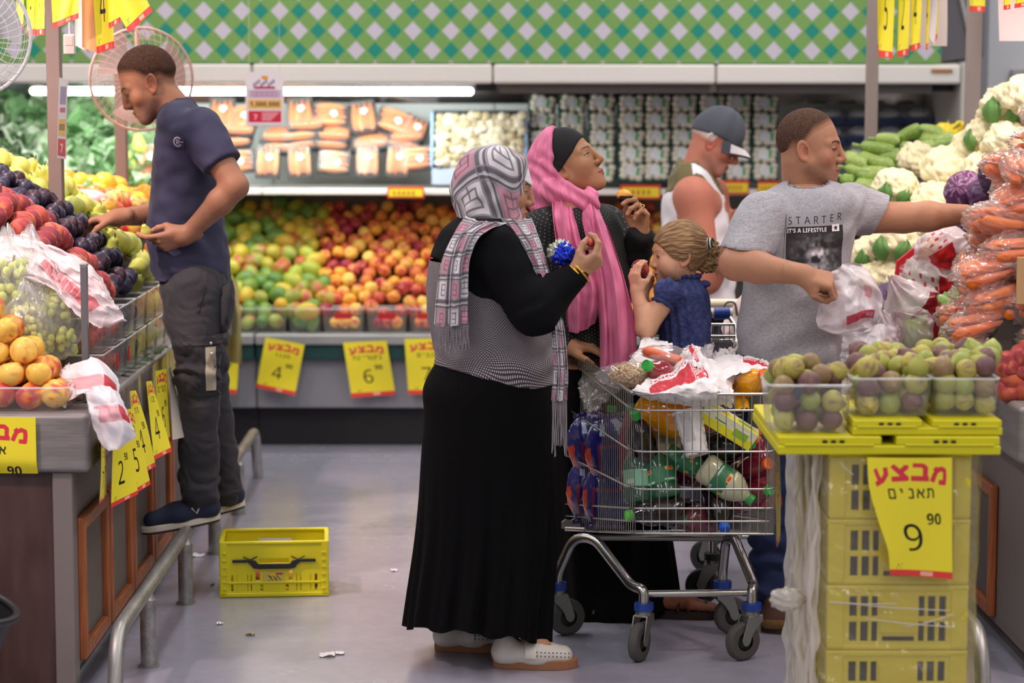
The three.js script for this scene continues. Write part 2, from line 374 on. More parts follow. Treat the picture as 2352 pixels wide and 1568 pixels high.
// ---------------------------------------------------------------- refrigerated display case along the back
const CASE = { x0: -4.2, x1: P(2193, 300, 11.5).x, ledgeY: .585, shelfY: 1.30, back: 12.35 };
{
const t = thing('display_case', 'long open refrigerated produce case with white canopy, white shelf and grey front at the back', 'display case', V(0, 0, 0));
const { x0, x1 } = CASE, seams = [x0, -1.31 - 2.44, P(588, 860, 11.4).x, P(1123, 170, 11.4).x + .02, P(1643, 200, 11.4).x, x1];
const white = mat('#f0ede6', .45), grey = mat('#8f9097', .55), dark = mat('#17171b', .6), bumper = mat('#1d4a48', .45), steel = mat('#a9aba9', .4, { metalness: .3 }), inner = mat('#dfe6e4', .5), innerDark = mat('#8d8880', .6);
for (let i = 0; i < seams.length - 1; i++) {
const a = seams[i] + .003, b = seams[i + 1] - .003;
if (b - a < .1) continue;
mesh('front_panel', slab(a, b, .2, .455, 11.42, 11.46, .008), grey, t);
mesh('toe_kick', slab(a, b, .005, .2, 11.49, 11.52), dark, t);
mesh('bumper_rail', slab(a, b, .45, .53, 11.37, 11.44, .015), bumper, t);
mesh('ledge', slab(a, b, .53, CASE.ledgeY, 11.34, 11.46, .012), steel, t);
mesh('canopy_panel', slab(a, b, P(1176, 192, 11.36).y, P(1176, 147, 11.36).y, 11.36, 11.44, .015), white, t);
mesh('back_panel', slab(a, b, .5, 1.95, CASE.back, CASE.back + .05), inner, t);
mesh('shelf', slab(a, b, CASE.shelfY - .032, CASE.shelfY, 11.76, CASE.back, .006), white, t);
}
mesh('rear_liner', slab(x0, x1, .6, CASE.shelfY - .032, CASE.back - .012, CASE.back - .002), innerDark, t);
mesh('bin_deck', sheet((u, v) => V(lerp(x0, x1, u), lerp(.56, 1.05, v), -lerp(11.46, 12.33, v)), 1, 1), mat('#3a3733', .7), t);
mesh('end_panel', slab(x1, x1 + .05, 0, 1.95, 11.36, 12.5, .01), mat('#c7c4bd', .5), t);
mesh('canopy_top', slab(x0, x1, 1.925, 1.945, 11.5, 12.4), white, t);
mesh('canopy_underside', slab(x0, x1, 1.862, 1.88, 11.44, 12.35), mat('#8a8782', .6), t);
// light fittings under the canopy: the left one lit, the right ones dark
const fit = (a, b, m) => mesh('light_housing', slab(a, b, P(1176, 214, 11.47).y, P(1176, 193, 11.47).y, 11.46, 11.6, .006), m, t);
fit(P(1148, 200, 11.47).x, P(1638, 200, 11.47).x, mat('#6f6a66', .5)); fit(P(1648, 200, 11.47).x, P(2142, 200, 11.47).x, mat('#6f6a66', .5));
mesh('housing_gap', slab(P(1092, 200, 11.47).x, P(1140, 200, 11.47).x, 1.805, 1.84, 11.47, 11.58), dark, t); mesh('housing_gap', slab(P(2146, 200, 11.47).x, P(2190, 200, 11.47).x, 1.805, 1.84, 11.47, 11.58), dark, t);
mesh('seam_cover', slab(P(1632, 100, 11.4).x, P(1650, 100, 11.4).x, 1.80, 1.84, 11.455, 11.6), mat('#8b8683'), t);
mesh('maker_plate', slab(P(2140, 160, 11.35).x, P(2188, 160, 11.35).x, P(1, 164, 11.35).y, P(1, 156, 11.35).y, 11.35, 11.362), mat('#b07a48', .5), t, 'small tan maker plate');
// mirror strip that leans over the top of the shelf
mesh('mirror', sheet((u, v) => V(lerp(-2.2, x1, u), lerp(P(1, 236, 12.2).y, 1.862, v), -lerp(12.31, 12.298, v)), 1, 1), new THREE.MeshPhysicalMaterial({ color: 0xb9b4ae, metalness: 1, roughness: .12 }), t);
const tube = tag(mesh('fluorescent_tube', new THREE.CapsuleGeometry(.019, TUBE.x1 - TUBE.x0, 6, 14).rotateZ(Math.PI / 2).translate((TUBE.x0 + TUBE.x1) / 2, TUBE.y, -TUBE.d), new THREE.MeshStandardMaterial({ color: 0xffffff, emissive: C('#f6fffb'), emissiveIntensity: 9 })), 'bright white fluorescent tube under the canopy of the back case', 'light tube');
}
// the bare end of the back wall on the right: pillar, grey cabinet, framed opening
{
const a = P(2196, 100, 12.4).x, b = P(2262, 100, 12.4).x;
struct('trim_1', slab(a, b, 0, CEIL, 12.3, 12.75), mat('#9fa1a6', .6));
const x0 = P(2166, 60, 11.8).x, x1 = P(2262, 60, 11.8).x, yb = P(1, 138, 11.8).y, yt = yb + .5;
const t = thing('wall_cabinet', 'dark grey metal cabinet with slanted sides mounted high beside the chequered board', 'cabinet', V(0, 0, 0));
const sh = new THREE.Shape(); sh.moveTo(x0, yb); sh.lineTo(x1, yb + .03); sh.lineTo(x1, yt); sh.lineTo(x0 - .02, yt);
mesh('body', new THREE.ExtrudeGeometry(sh, { depth: .55, bevelEnabled: true, bevelSize: .008, bevelThickness: .008, bevelSegments: 2 }).translate(0, 0, -12.4), mat('#77757a', .4, { metalness: .4 }), t);
mesh('ridge', bar(V(x0 + .05, yt, -11.83), V(x1 - .05, yb + .05, -11.83), .012), mat('#c9c6c6', .4), t);
const f0 = P(2322, 160, 12.74), f1 = P(2400, 330, 12.74);
struct('window_1', [slab(f0.x, f1.x, f1.y, f0.y, 12.7, 12.76)], mat('#b9bcbf', .5)).add(stuffless(f0, f1));
}
function stuffless(f0, f1) { const m = new THREE.Mesh(slab(f0.x + .03, f1.x, f1.y + .02, f0.y - .03, 12.69, 12.72), mat('#a69b86', .6)); m.name = 'pane'; return m; }
// ---------------------------------------------------------------- kinds of produce (built once, then cloned)
// Catmull-Rom surface through a grid of points; g[row][col] = [px, py, depth] or Vector3; wr(u, v) adds an offset along +z
function patch(g, nu = 24, nv = 24, wr) {
const Q = g.map((r) => r.map((p) => (p.isVector3 ? p : P(...p)))), nr = Q.length, nc = Q[0].length;
const cr = (p, n, t) => { const x = clamp(t) * (n - 1), i = Math.min(n - 2, Math.floor(x)), f = x - i, a = p(Math.max(0, i - 1)), b = p(i), c = p(i + 1), d = p(Math.min(n - 1, i + 2)), f2 = f * f, f3 = f2 * f;
const k = (q) => .5 * (2 * b[q] + (c[q] - a[q]) * f + (2 * a[q] - 5 * b[q] + 4 * c[q] - d[q]) * f2 + (3 * b[q] - a[q] - 3 * c[q] + d[q]) * f3); return V(k('x'), k('y'), k('z')); };
return sheet((u, v) => { const p = cr((j) => cr((i) => Q[j][i], nc, u), nr, 1 - v); if (wr) { const o = wr(u, 1 - v, p); if (o.isVector3) p.add(o); else p.z += o; } return p; }, nu, nv);
}
const film = (o = {}) => new THREE.MeshPhysicalMaterial({ color: C('#ffffff'), transmission: .9, thickness: 0, roughness: .14, ior: 1.5, side: THREE.DoubleSide, ...o });
const CLEAR = film({ transmission: .94 }), HAZY = film({ transmission: .72, roughness: .22 }), MILKY = film({ transmission: .42, roughness: .45, color: C('#f6eef0') });
const FR = rnd(501);
function stone(r, base, blush, k, crease = .05, seed = 0) {   // peach, nectarine, plum, apple: dimple at the top, crease down one side
return ball((d) => { const top = Math.exp(-((1 - d.y) ** 2) / .02), ph = Math.atan2(d.z, d.x), cr = Math.exp(-(ph * ph) / .03) * (1 - Math.abs(d.y) ** 4); const q = 1 - .2 * top - crease * cr + .02 * noise3(d.x * 1.5 + seed, d.y * 1.5, d.z * 1.5); return V(d.x * r * q, d.y * r * q * k, d.z * r * q); },
(d) => { const n = fbm(d.x * 1.3 + seed, d.y * 1.3, d.z * 1.3 + seed * 2), f = noise3(d.x * 9 + seed, d.y * 9, d.z * 9); return mixC(base[0], blush, sstep(-.25 + base[1], .35 + base[1], n + f * .08 + d.x * .35)); }, 18, 12);
}
const KINDS = {};
function kind(key, name, category, geos, material, part) {
KINDS[key] = { geos, material, name, category, part, n: 0 };
}
kind('nectarine', 'nectarine', 'nectarine', [0, 1, 2, 3, 4, 5].map((i) => stone(.0375, [C(['#f5b040', '#f2c052', '#ee9048', '#f6cc62', '#dc6a48', '#f2a448'][i]), [.1, .2, -.05, .3, -.2, 0][i]], C(['#cc3a3c', '#d24a42', '#a82a40', '#d85a48', '#98243e', '#c43a44'][i]), .97, .05, i * 7.3)), vmat(.32, { specularIntensity: .7 }));
kind('peach', 'peach', 'peach', [0, 1, 2, 3].map((i) => stone(.044, [C(['#c86a48', '#b84e3c', '#c2603f', '#a8443a'][i]), -.2], C(['#8c2a34', '#7c2430', '#9c343a', '#742230'][i]), .94, .08, 40 + i * 5)), vmat(.75, { sheen: .8, sheenColor: C('#ffd9d0'), sheenRoughness: .5 }));
kind('plum', 'plum', 'plum', [0, 1, 2, 3].map((i) => stone(.034, [C(['#221e30', '#2a2034', '#28253a', '#3a2230'][i]), .1], C(['#3a3a50', '#221a2c', '#44445c', '#241e32'][i]), 1.02, .06, 60 + i * 5)), vmat(.38, { specularIntensity: .8 }));
kind('apple', 'apple', 'apple', [0, 1, 2].map((i) => stone(.04, [C(['#e9b04a', '#e58a3c', '#dfc25a'][i]), 0], C(['#c93038', '#d8463c', '#b92a3c'][i]), .92, 0, 80 + i * 5)), vmat(.3));
kind('orange', 'orange', 'orange', [0, 1, 2].map((i) => stone(.044, [C(['#ff9a1c', '#ffb02c', '#f98410'][i]), 0], C(['#ffae24', '#ffc23a', '#ff961c'][i]), .97, 0, 90 + i)), vmat(.4));
kind('mango', 'mango', 'mango', [0, 1, 2, 3, 4, 5, 6].map((i) => ball((d) => V(d.x * .06 * (1 + .06 * d.y), d.y * .044 + .007 * (1 - d.x * d.x) , d.z * .04),
(d) => mixC(C(['#86a03a', '#a8b43c', '#7e9a3c', '#b7a83a', '#74923a', '#c9b83c', '#98a844'][i]), C(['#c8503c', '#d9b83c', '#5f8a44', '#c23a48', '#4f8040', '#e8a038', '#b05a3c'][i]), sstep(-.3, .5, fbm(d.x * 1.1 + i * 5, d.y, d.z) + d.x * .4 - (i % 2 ? .25 : .05))), 18, 12)), vmat(.42));
const pearProfile = [[.0, -.05], [.012, -.053], [.028, -.046], [.037, -.028], [.038, -.01], [.031, .012], [.021, .03], [.016, .044], [.01, .05], [0, .052]];
kind('pear', 'pear', 'pear', [0, 1, 2].map((i) => { const g = lathe(new THREE.SplineCurve(pearProfile.map((p) => new THREE.Vector2(...p))).getPoints(16).map((p) => [Math.max(0, p.x), p.y]), 18), p = g.attributes.position, col = []; for (let k = 0; k < p.count; k++) { const c = mixC(C(['#c9d060', '#d6d568', '#b8c858'][i]), C(['#e6d870', '#a8bc50', '#e0d06a'][i]), .5 + .7 * fbm(p.getX(k) * 25 + i * 3, p.getY(k) * 25, p.getZ(k) * 25)); col.push(c.r, c.g, c.b); } g.setAttribute('color', new THREE.Float32BufferAttribute(col, 3)); return g; }), vmat(.45),
['stem', polyTube([V(0, .05, 0), V(.002, .06, 0), V(.008, .072, .002)], .0022, 6), mat('#5a4a26', .8)]);
const figProfile = [[0, -.028], [.014, -.026], [.027, -.014], [.031, .0], [.0275, .014], [.018, .026], [.009, .033], [.005, .038], [0, .039]];
kind('fig', 'fig', 'fig', [0, 1, 2, 3, 4, 5].map((i) => { const g = lathe(new THREE.SplineCurve(figProfile.map((p) => new THREE.Vector2(...p))).getPoints(14).map((p) => [Math.max(0, p.x), p.y]), 20), p = g.attributes.position, col = []; for (let k = 0; k < p.count; k++) { const a = Math.atan2(p.getZ(k), p.getX(k)), y = p.getY(k); const c = mixC(C(['#a4a448', '#b4b054', '#98a24a', '#bcb056', '#8e7050', '#6e4c4e'][i]), C(['#8c9240', '#866a4c', '#b4bc66', '#7c5a4c', '#a09452', '#886452'][i]), sstep(-.1, .7, fbm(Math.cos(a) * 1.2 + i * 9, y * 22, Math.sin(a) * 1.2) + .18 * Math.sin(a * 9))); col.push(c.r, c.g, c.b); } g.setAttribute('color', new THREE.Float32BufferAttribute(col, 3)); return g; }), vmat(.55));
const protos = {};
function put(key, pos, label, group, o = {}) {
const k = KINDS[key], list = o.pick ?? k.geos.map((_, i) => i), i = list[Math.floor(FR() * list.length)], id = key + i;
let m;
if (!protos[id]) { m = protos[id] = mesh(k.name, k.geos[i], k.material); if (k.part) mesh(k.part[0], k.part[1], k.part[2], m); tag(m, label, k.category, group); } else m = copy(protos[id], k.name, label, group);
m.position.copy(pos);
if (o.rot) m.rotation.set(...o.rot); else { const w = key === 'fig' ? 5 : 2.4; m.rotation.set((FR() - .5) * w, FR() * 6.28, (FR() - .5) * w); }
m.scale.setScalar((o.s ?? 1) * (.93 + FR() * .14));
return m;
}
// heap: S(u, v) -> Vector3 over a nu x nv jittered, staggered grid
function heap(key, S, nu, nv, label, group, o = {}) {
for (let j = 0; j < nv; j++) for (let i = 0; i < nu; i++) {
const u = (i + .5 + (j % 2 ? .25 : -.25) + (FR() - .5) * (o.jit ?? .3)) / nu, v = (j + .5 + (FR() - .5) * (o.jit ?? .3)) / nv;
const p = S(u, v); if (!p) continue;
p.y += (FR() - .5) * (o.lift ?? .018);
put(key, p, typeof label === 'function' ? label(p) : label, group, { ...o, rot: o.rotf?.() });
}
}
// open clear tub, w x h x d, standing on y = 0
function tubGeo(w, h, d, taper = .9, ribs = 7) {
const ring = (k, y) => { const a = w / 2 * k, b = d / 2 * k, c = Math.min(a, b) * .22, out = []; for (const [sx, sz, t0] of [[1, 1, 0], [-1, 1, 1], [-1, -1, 2], [1, -1, 3]]) for (let i = 0; i <= 4; i++) { const t = (t0 + i / 4) * Math.PI / 2; out.push(V(sx * (a - c) + Math.cos(t) * c, y, sz * (b - c) + Math.sin(t) * c)); } return out; };
const lower = ring(taper, .002), upper = ring(1, h), n = lower.length;
const wall = sheet((u, v) => { const i = Math.round(u * n * 4) / 4, a = Math.floor(i) % n, b = (a + 1) % n, f = i - Math.floor(i); const q = (r) => r[a].clone().lerp(r[b], f); const p = q(lower).lerp(q(upper), v); const k = 1 + .012 * Math.sin(u * Math.PI * 2 * ribs * 4) * Math.sin(v * Math.PI); p.x *= k; p.z *= k; return p; }, n * 4, 5);
const sh = new THREE.Shape(lower.map((p) => new THREE.Vector2(p.x, p.z)));
return { wall: merge([wall, new THREE.ShapeGeometry(sh).rotateX(Math.PI / 2).translate(0, .003, 0)]), rim: polyTube(upper, .0035, 6, true) };
}
const TUBS = {};
function tub(name, label, pos, w, h, d, group, turn = 0) {
const key = [w, h, d].join(), g = TUBS[key] ??= tubGeo(w, h, d);
const t = thing(name, label, 'tub', pos, group); t.rotation.y = turn;
mesh('tub_wall', g.wall, CLEAR, t); mesh('rim', g.rim, HAZY, t); return t;
}
// a filled plastic bag: lumpy closed film with a gathered neck
function bagGeo(rx, ry, rz, seed, neck = .3, lump = .12, seg = 36, rows = 26) {
return ball((d) => { const t = sstep(.55, 1, d.y), n = 1 + lump * fbm(d.x * 2 + seed, d.y * 2, d.z * 2) + .035 * noise3(d.x * 7 + seed, d.y * 3, d.z * 7) + t * .18 * Math.sin(Math.atan2(d.z, d.x) * 9 + seed); const s = 1 - t * .72; return V(d.x * rx * n * s, d.y * ry * n + t * neck * ry, d.z * rz * n * s); }, null, seg, rows);
}
// ---------------------------------------------------------------- what lies in the back case
{
const deck = (px, v) => { const D = lerp(11.5, 12.26, v), x = P(px, 700, lerp(11.5, 12.26, v)).x; return V(x, lerp(.665, 1.19, v ** .92), -D); };
const L1 = 'green and red mango heaped in the left of the back case', L2 = 'yellow and red nectarine heaped in the middle of the back case';
heap('mango', (u, v) => deck(lerp(415, 742, u) + 12 * Math.sin(v * 9), v), 9, 13, L1, 'mangoes heaped in the back case', { lift: .035, rotf: () => [(FR() - .5) * 1, FR() * 6.28, (FR() - .5) * 1.4], s: 1.02 });
heap('nectarine', (u, v) => deck(lerp(742, 1510, u) + 6 * Math.sin(v * 9), v), 23, 13, L2, 'nectarines heaped in the back case', { lift: .03 });
// clear tubs in a row on the ledge
const tubs = [[540, 662], [664, 740], [742, 838], [843, 937], [940, 1022], [1026, 1120], [1125, 1220], [1425, 1515]];
tubs.forEach(([a, b], i) => {
const x0 = P(a, 740, 11.42).x, x1 = P(b, 740, 11.42).x, red = i > 1;
const t = tub('clear_tub', ['wide empty clear tub at the left end of the ledge row below the mangoes', 'second clear tub on the ledge, a yellow mango lying on it', 'clear tub with red label below the nectarines, beside the mangoes', 'clear tub with red label on the ledge above the 6.90 sign', 'clear tub with red label beside the scarfed woman\'s back'][i] ?? 'clear tub on the ledge hidden behind the women', V((x0 + x1) / 2, CASE.ledgeY + .001, -11.44), x1 - x0 - .006, .125, .15, i > 4 ? 'tubs on the ledge behind the women' : 'clear tubs along the ledge of the back case');
if (red) mesh('label', slab(-.045, .045, .075, .105, -.0785, -.0765), mat('#c9242c', .4), t, 'red label band');
for (let k = 0; k < 3; k++) put(i < 2 ? 'mango' : 'nectarine', V(lerp(x0 + .045, x1 - .045, (k + .3) / 2.6), CASE.ledgeY + .048, -11.45 - FR() * .02), i < 2 ? 'mango inside a clear tub on the ledge' : 'nectarine inside a clear tub on the ledge', i < 2 ? 'mangoes inside the tubs' : 'nectarines inside the tubs', { s: .86 });
});
put('mango', P(705, 718, 11.43), 'long yellow mango lying on the second clear tub', null, { pick: [5], rot: [0, .1, .05] });
// price signs hanging from the bumper
const S = (key, label, a, b, c, k) => { const D = 11.33, tl = P(...a, D), tr = P(...b, D), bl = P(...c, D), r = tr.clone().sub(tl), d = bl.clone().sub(tl); sign(key, label, tl.clone().lerp(tr, .5), r, d, r.length(), d.length(), (u, v) => k * v * v * (u - .3) + .006 * Math.sin(v * 5 + u), null); };
S('mango', 'tilted yellow 4.90 sale sign hanging under the mangoes', [610, 774], [700, 791], [588, 890], .03);
S('nectarine', 'curled yellow 6.90 sale sign hanging under the nectarines', [788, 786], [888, 782], [808, 912], -.05);
S('plain', 'yellow sale sign half hidden behind the woman in the patterned scarf', [929, 778], [1030, 776], [938, 906], .02);
S('cheap', 'strip of yellow sale sign showing behind the cargo trousers', [470, 770], [552, 774], [462, 900], .02);
// price cards clipped to the shelf edge
const card = mat('#f3dc2e', .5), red = mat('#dd3a2c', .5);
const shelfCard = (px, w, y0, y1, label) => { const D = 11.745, a = P(px, y0, D), b = P(px + w, y1, D), t = thing('shelf_price_card', label, 'price card', V((a.x + b.x) / 2, a.y, -D)); const ww = (b.x - a.x) / 2, h = a.y - b.y; mesh('card', slab(-ww, ww, -h, 0, 0, .004), red, t); mesh('yellow_field', slab(-ww * .92, ww * .92, -h * .86, -h * .2, -.002, .002), card, t); for (let k = 0; k < 5; k++) mesh('print', slab(-ww * .7 + k * ww * .26, -ww * .56 + k * ww * .26, -h * .72, -h * .36, -.004, -.001), mat('#c9862a'), t); };
shelfCard(890, 84, 428, 455, 'yellow and red price card on the shelf edge beside the mushroom crate');
shelfCard(1425, 92, 424, 457, 'yellow price card on the shelf edge by the raised hand');
shelfCard(1656, 64, 414, 446, 'yellow price card on the shelf edge behind the capped man');
shelfCard(1740, 50, 416, 446, 'yellow price card on the shelf edge beside the grey T-shirt man\'s neck');

// trays of orange roots, wrapped in film, stacked on the shelf
const trayM = mat('#2a2a2c', .4), rootM = [mat('#f08a3a', .5), mat('#f39a4e', .5), mat('#e97c30', .5)], lab = mat('#fbf6f0', .4), dot = mat('#e0402c', .5);
const trayProto = [];
for (let v = 0; v < 3; v++) {
const t = thing('root_tray', 'x', 'vegetable tray', V(0, 0, 0), 'film-wrapped trays of orange roots');
mesh('tray', [box(.19, .022, .135, 0, .011, 0, .008), polyTube([V(-.098, .024, -.07), V(.098, .024, -.07), V(.098, .024, .07), V(-.098, .024, .07)], .004, 6, true)], trayM, t);
for (let k = 0; k < 4; k++) mesh('root', ball((d) => V(d.x * .085 * (1 + .1 * noise3(d.x * 2 + k, v, 1)), d.y * .026 * (1 + .25 * noise3(d.x * 3 + k, d.z, v)), d.z * (.021 - .006 * d.x)), null, 14, 9).translate((FR() - .5) * .01, .044, -.045 + k * .03), rootM[(k + v) % 3], t);
mesh('film', new RoundedBoxGeometry(.196, .058, .142, 3, .02).translate(0, .044, 0), film({ transmission: .9, roughness: .1 }), t);
if (v < 2) { const l = mesh('label', cyl(.021, .021, .002, 20).translate(.02, .0745, .01), lab, t); mesh('print', cyl(.006, .006, .002, 10).translate(.005, .0755, .025), dot, l); }
trayProto.push(t);
}
let first = [true, true, true];
const root = (px, py, D, tilt, roll, label, v, sc = 1, face = 0) => { let o = trayProto[v]; if (first[v]) first[v] = false; else o = copy(o, 'root_tray'); o.userData.label = label; o.position.copy(P(px, py, D)); o.rotation.set(tilt, face, roll, 'ZXY'); o.scale.setScalar(sc); };
const T = 1.25;   // upright tray leaning back
const where = [[548, 415, 'left end of the front row'], [617, 416, 'front row, next to the left end'], [690, 416, 'front row, under the notice'], [768, 416, 'front row, middle'], [845, 415, 'front row, right of the middle'], [915, 414, 'front row, fourth from the mushroom crate'], [958, 408, 'right end of the front row']];
where.forEach(([x, y, w], i) => root(x, y - 40, 11.86, T, (FR() - .5) * .2, `orange root tray standing on the shelf, ${w}`, i % 2, .86, Math.PI / 2 * (i % 3 ? 1 : 0)));
const lying = [[640, 340, 2, 'flat in the stack under the notice, bottom'], [640, 318, 2, 'flat in the stack under the notice, top'], [690, 337, 2, 'flat in the stack left of the middle, bottom'], [690, 312, 0, 'flat in the stack left of the middle, second'], [705, 290, 2, 'flat in the stack left of the middle, third'], [760, 336, 2, 'flat in the middle stack, bottom'], [765, 312, 2, 'flat in the middle stack, second'], [850, 336, 0, 'flat in the right stack, bottom'], [855, 330, 2, 'flat in the right stack, second'], [925, 338, 2, 'flat near the mushroom crate, bottom'], [935, 318, 2, 'flat near the mushroom crate, top'], [540, 330, 2, 'flat at the far left, bottom'], [545, 300, 2, 'flat at the far left, top']];
lying.forEach(([x, y, v, w]) => root(x, y + 8, 12.02, .25 + FR() * .2, (FR() - .5) * .3, `orange root tray lying ${w}`, v, .95));
const up = [[692, 262, .1, 'left of the middle'], [760, 262, -.05, 'in the middle'], [836, 268, .12, 'tall one right of the middle'], [905, 276, -.3, 'tilted right of the tall one'], [948, 300, -.45, 'most tilted, nearest the mushroom crate'], [560, 268, .3, 'left of the notice'], [512, 262, 0, 'behind the navy shirt']];
up.forEach(([x, y, r, w], i) => root(x, y + 8, 12.06, 1.1, r, `orange root tray on top of the pile, ${w}`, i % 2, .95, i % 2 ? 0 : Math.PI / 2));
root(348, 376, 11.9, T, 0, 'lone orange root tray left of the navy shirt', 1, 1.0, Math.PI / 2);

// blue crate of mushrooms leaning on the shelf
{
const base = P(1100, 424, 11.8), t = thing('mushroom_crate', 'pale blue crate leaning on the shelf, full of white mushrooms', 'crate', base); t.rotation.x = .0;
const blue = mat('#8fb2dc', .5), w = .49, h = .3;
mesh('front_lip', box(w, .085, .02, 0, .0425, 0, .006), mat('#c3d3ee', .5), t);
const back = new THREE.Group(); back.name = 'crate_body'; t.add(back); back.position.set(0, .085, -.01); back.rotation.x = -.35;
for (const s of [-1, 1]) mesh('crate_side', box(.016, h, .07, s * w / 2, h / 2, 0, .004), blue, back);
mesh('crate_edge', box(w, .016, .07, 0, h, 0, .004), mat('#3c4046', .5), back); mesh('crate_floor', box(w, h, .012, 0, h / 2, -.035), mat('#4a4232', .8), back);
const cap = merge([lathe([[.0, .02], [.012, .019], [.022, .012], [.025, .002], [.02, -.004], [.008, -.004], [.008, -.02], [0, -.021]], 14)]);
const ms = [mat('#d8cdb0', .6), mat('#c4b48e', .6), mat('#e6dcc4', .6)]; let proto = ms.map(() => null);
t.updateMatrixWorld(true); let k = 0;
for (let j = 0; j < 8; j++) for (let i = 0; i < 12; i++) {
const q = V(-w / 2 + .03 + (i + (j % 2) * .5 + (FR() - .5) * .5) * .0385, .02 + j * .036 + (FR() - .5) * .012, .0 + FR() * .03).applyEuler(back.rotation).add(back.position).add(base); const v = Math.floor(FR() * 3);
const m = proto[v] ? copy(proto[v], 'mushroom') : (proto[v] = tag(mesh('mushroom', cap, ms[v]), 'white mushroom heaped in the pale blue crate', 'mushroom', 'mushrooms in the blue crate'));
m.position.copy(q); m.rotation.set(1.1 + (FR() - .5) * 1.6, FR() * 6, (FR() - .5) * 1.6); m.scale.setScalar(.9 + FR() * .5);
}
}
// dark green packs of mushrooms in columns
{
const trayG = mat('#1f4a3e', .5), capM = mat('#e9e3d2', .6), labelM = mat('#dfe6ee', .35), green = mat('#3fa848', .5);
const caps = merge([...Array(9).keys()].map((k) => ball((d) => V(d.x * .021, d.y * .017, d.z * .021), null, 9, 7).translate(-.04 + (k % 3) * .04 + (FR() - .5) * .01, -.026 + Math.floor(k / 3) * .027, .028 + FR() * .006)));
const mk = (label) => { const t = thing('mushroom_pack', label, 'mushroom pack', V(0, 0, 0), 'dark green mushroom packs on the shelf'); mesh('tray', [box(.136, .1, .03, 0, 0, .008, .01)], trayG, t); stuff(mesh('mushrooms', caps, capM, t)); const l = mesh('label', box(.062, .046, .003, .0, .0, .049, .001), labelM, t); mesh('label_stripe', box(.014, .04, .004, .026, 0, .0495), green, l); return t; };
let proto; const cols = [1245, 1313, 1382, 1449, 1509, 1570, 1632, 1694, 1756], rows = ['bottom', 'second', 'third', 'fourth', 'top'];
const colw = ['left-hand', 'second', 'third', 'fourth', 'fifth', 'sixth', 'seventh', 'eighth', 'right-hand'];
cols.forEach((px, i) => { for (let j = 0; j < 5; j++) {
const label = `dark green mushroom pack, ${rows[j]} of the ${colw[i]} column on the shelf`, o = proto ? copy(proto, 'mushroom_pack', label) : (proto = mk(label));
o.position.copy(P(px, 398 - j * 40, 11.86 + j * .035)).add(V(0, -.002 * j, 0)); o.rotation.set(-.28 + (FR() - .5) * .2, (FR() - .5) * .3, (FR() - .5) * (i < 4 ? .35 : .1)); o.scale.set(1.06, 1.0 + FR() * .1, 1);
} });
}
// dark blue packs at the right of the shelf
{
const tr = mat('#33466e', .4), w = mat('#d5dce4', .4); let proto; const rr = ['bottom', 'second', 'third', 'top'];
for (let i = 0; i < 5; i++) for (let j = 0; j < 4; j++) {
const label = `dark blue vegetable pack, ${rr[j]} of ${['first', 'second', 'third', 'fourth', 'fifth'][i]} stack behind the zucchini`; let o;
if (proto) o = copy(proto, 'vegetable_pack', label); else { o = proto = thing('vegetable_pack', label, 'vegetable pack', V(0, 0, 0), 'dark blue packs on the shelf'); mesh('tray', box(.17, .05, .13, 0, .025, 0, .012), tr, o); mesh('contents', ball((d) => V(d.x * .06, d.y * .025 * (1 + .3 * noise3(d.x * 3, d.z * 3, 2)), d.z * .05), null, 14, 9).translate(0, .055, 0), w, o); mesh('film', new RoundedBoxGeometry(.168, .045, .128, 3, .02).translate(0, .056, 0), film({ transmission: .88 }), o); }
o.position.copy(P(1905 + i * 68, 408 - j * 42, 12.0 + j * .04)); o.rotation.set(.3, (FR() - .5) * .4, (FR() - .5) * .16);
}
}
// leafy greens at the left of the shelf
{
const leafG = sheet((u, v) => { const w = Math.sin(Math.PI * Math.min(1, v * .95 + .05)) ** .8 * .035 * (.6 + v); return V((u - .5) * 2 * w, v * .24 - .1 * v * v * v, .05 * v * v + .012 * Math.cos((u - .5) * 6) + .006 * Math.sin(v * 40 + u * 4)); }, 6, 14);
const greens = ['#98c488', '#bad8aa', '#84b476', '#d2e8c2', '#e6f2da'].map((c) => new THREE.MeshPhysicalMaterial({ color: C(c), roughness: .6, transmission: .3, thickness: 0, side: THREE.DoubleSide })), bandM = mat('#f3f0e0'), stalk = merge([...Array(7).keys()].map((k) => bar(V((FR() - .5) * .03, -.05, (FR() - .5) * .02), V((FR() - .5) * .05, .08, (FR() - .5) * .03), .004, 6)));
const protosG = [];
for (let v = 0; v < 4; v++) {
const t = thing('greens_bunch', 'x', 'herbs', V(0, 0, 0), 'leafy bunches at the left of the back shelf');
const parts = [[], []];
for (let k = 0; k < 16; k++) { const a = k * 2.4, s = .7 + FR() * .5; parts[k % 2].push(leafG.clone().scale(s * 1.1, s, s).rotateX(.15 + FR() * .9).rotateY(a).translate((FR() - .5) * .03, .02 + FR() * .03, (FR() - .5) * .03)); }
stuff(mesh('leaves', parts[0], greens[v], t)); stuff(mesh('inner_leaves', parts[1], greens[(v + 2) % 5], t)); mesh('stalks', stalk, mat('#b7d39a', .6), t); mesh('band', cyl(.026, .024, .014, 14).translate(0, .01, 0), bandM, t);
protosG.push(t);
}
const used4 = [0, 0, 0, 0]; let n = 0;
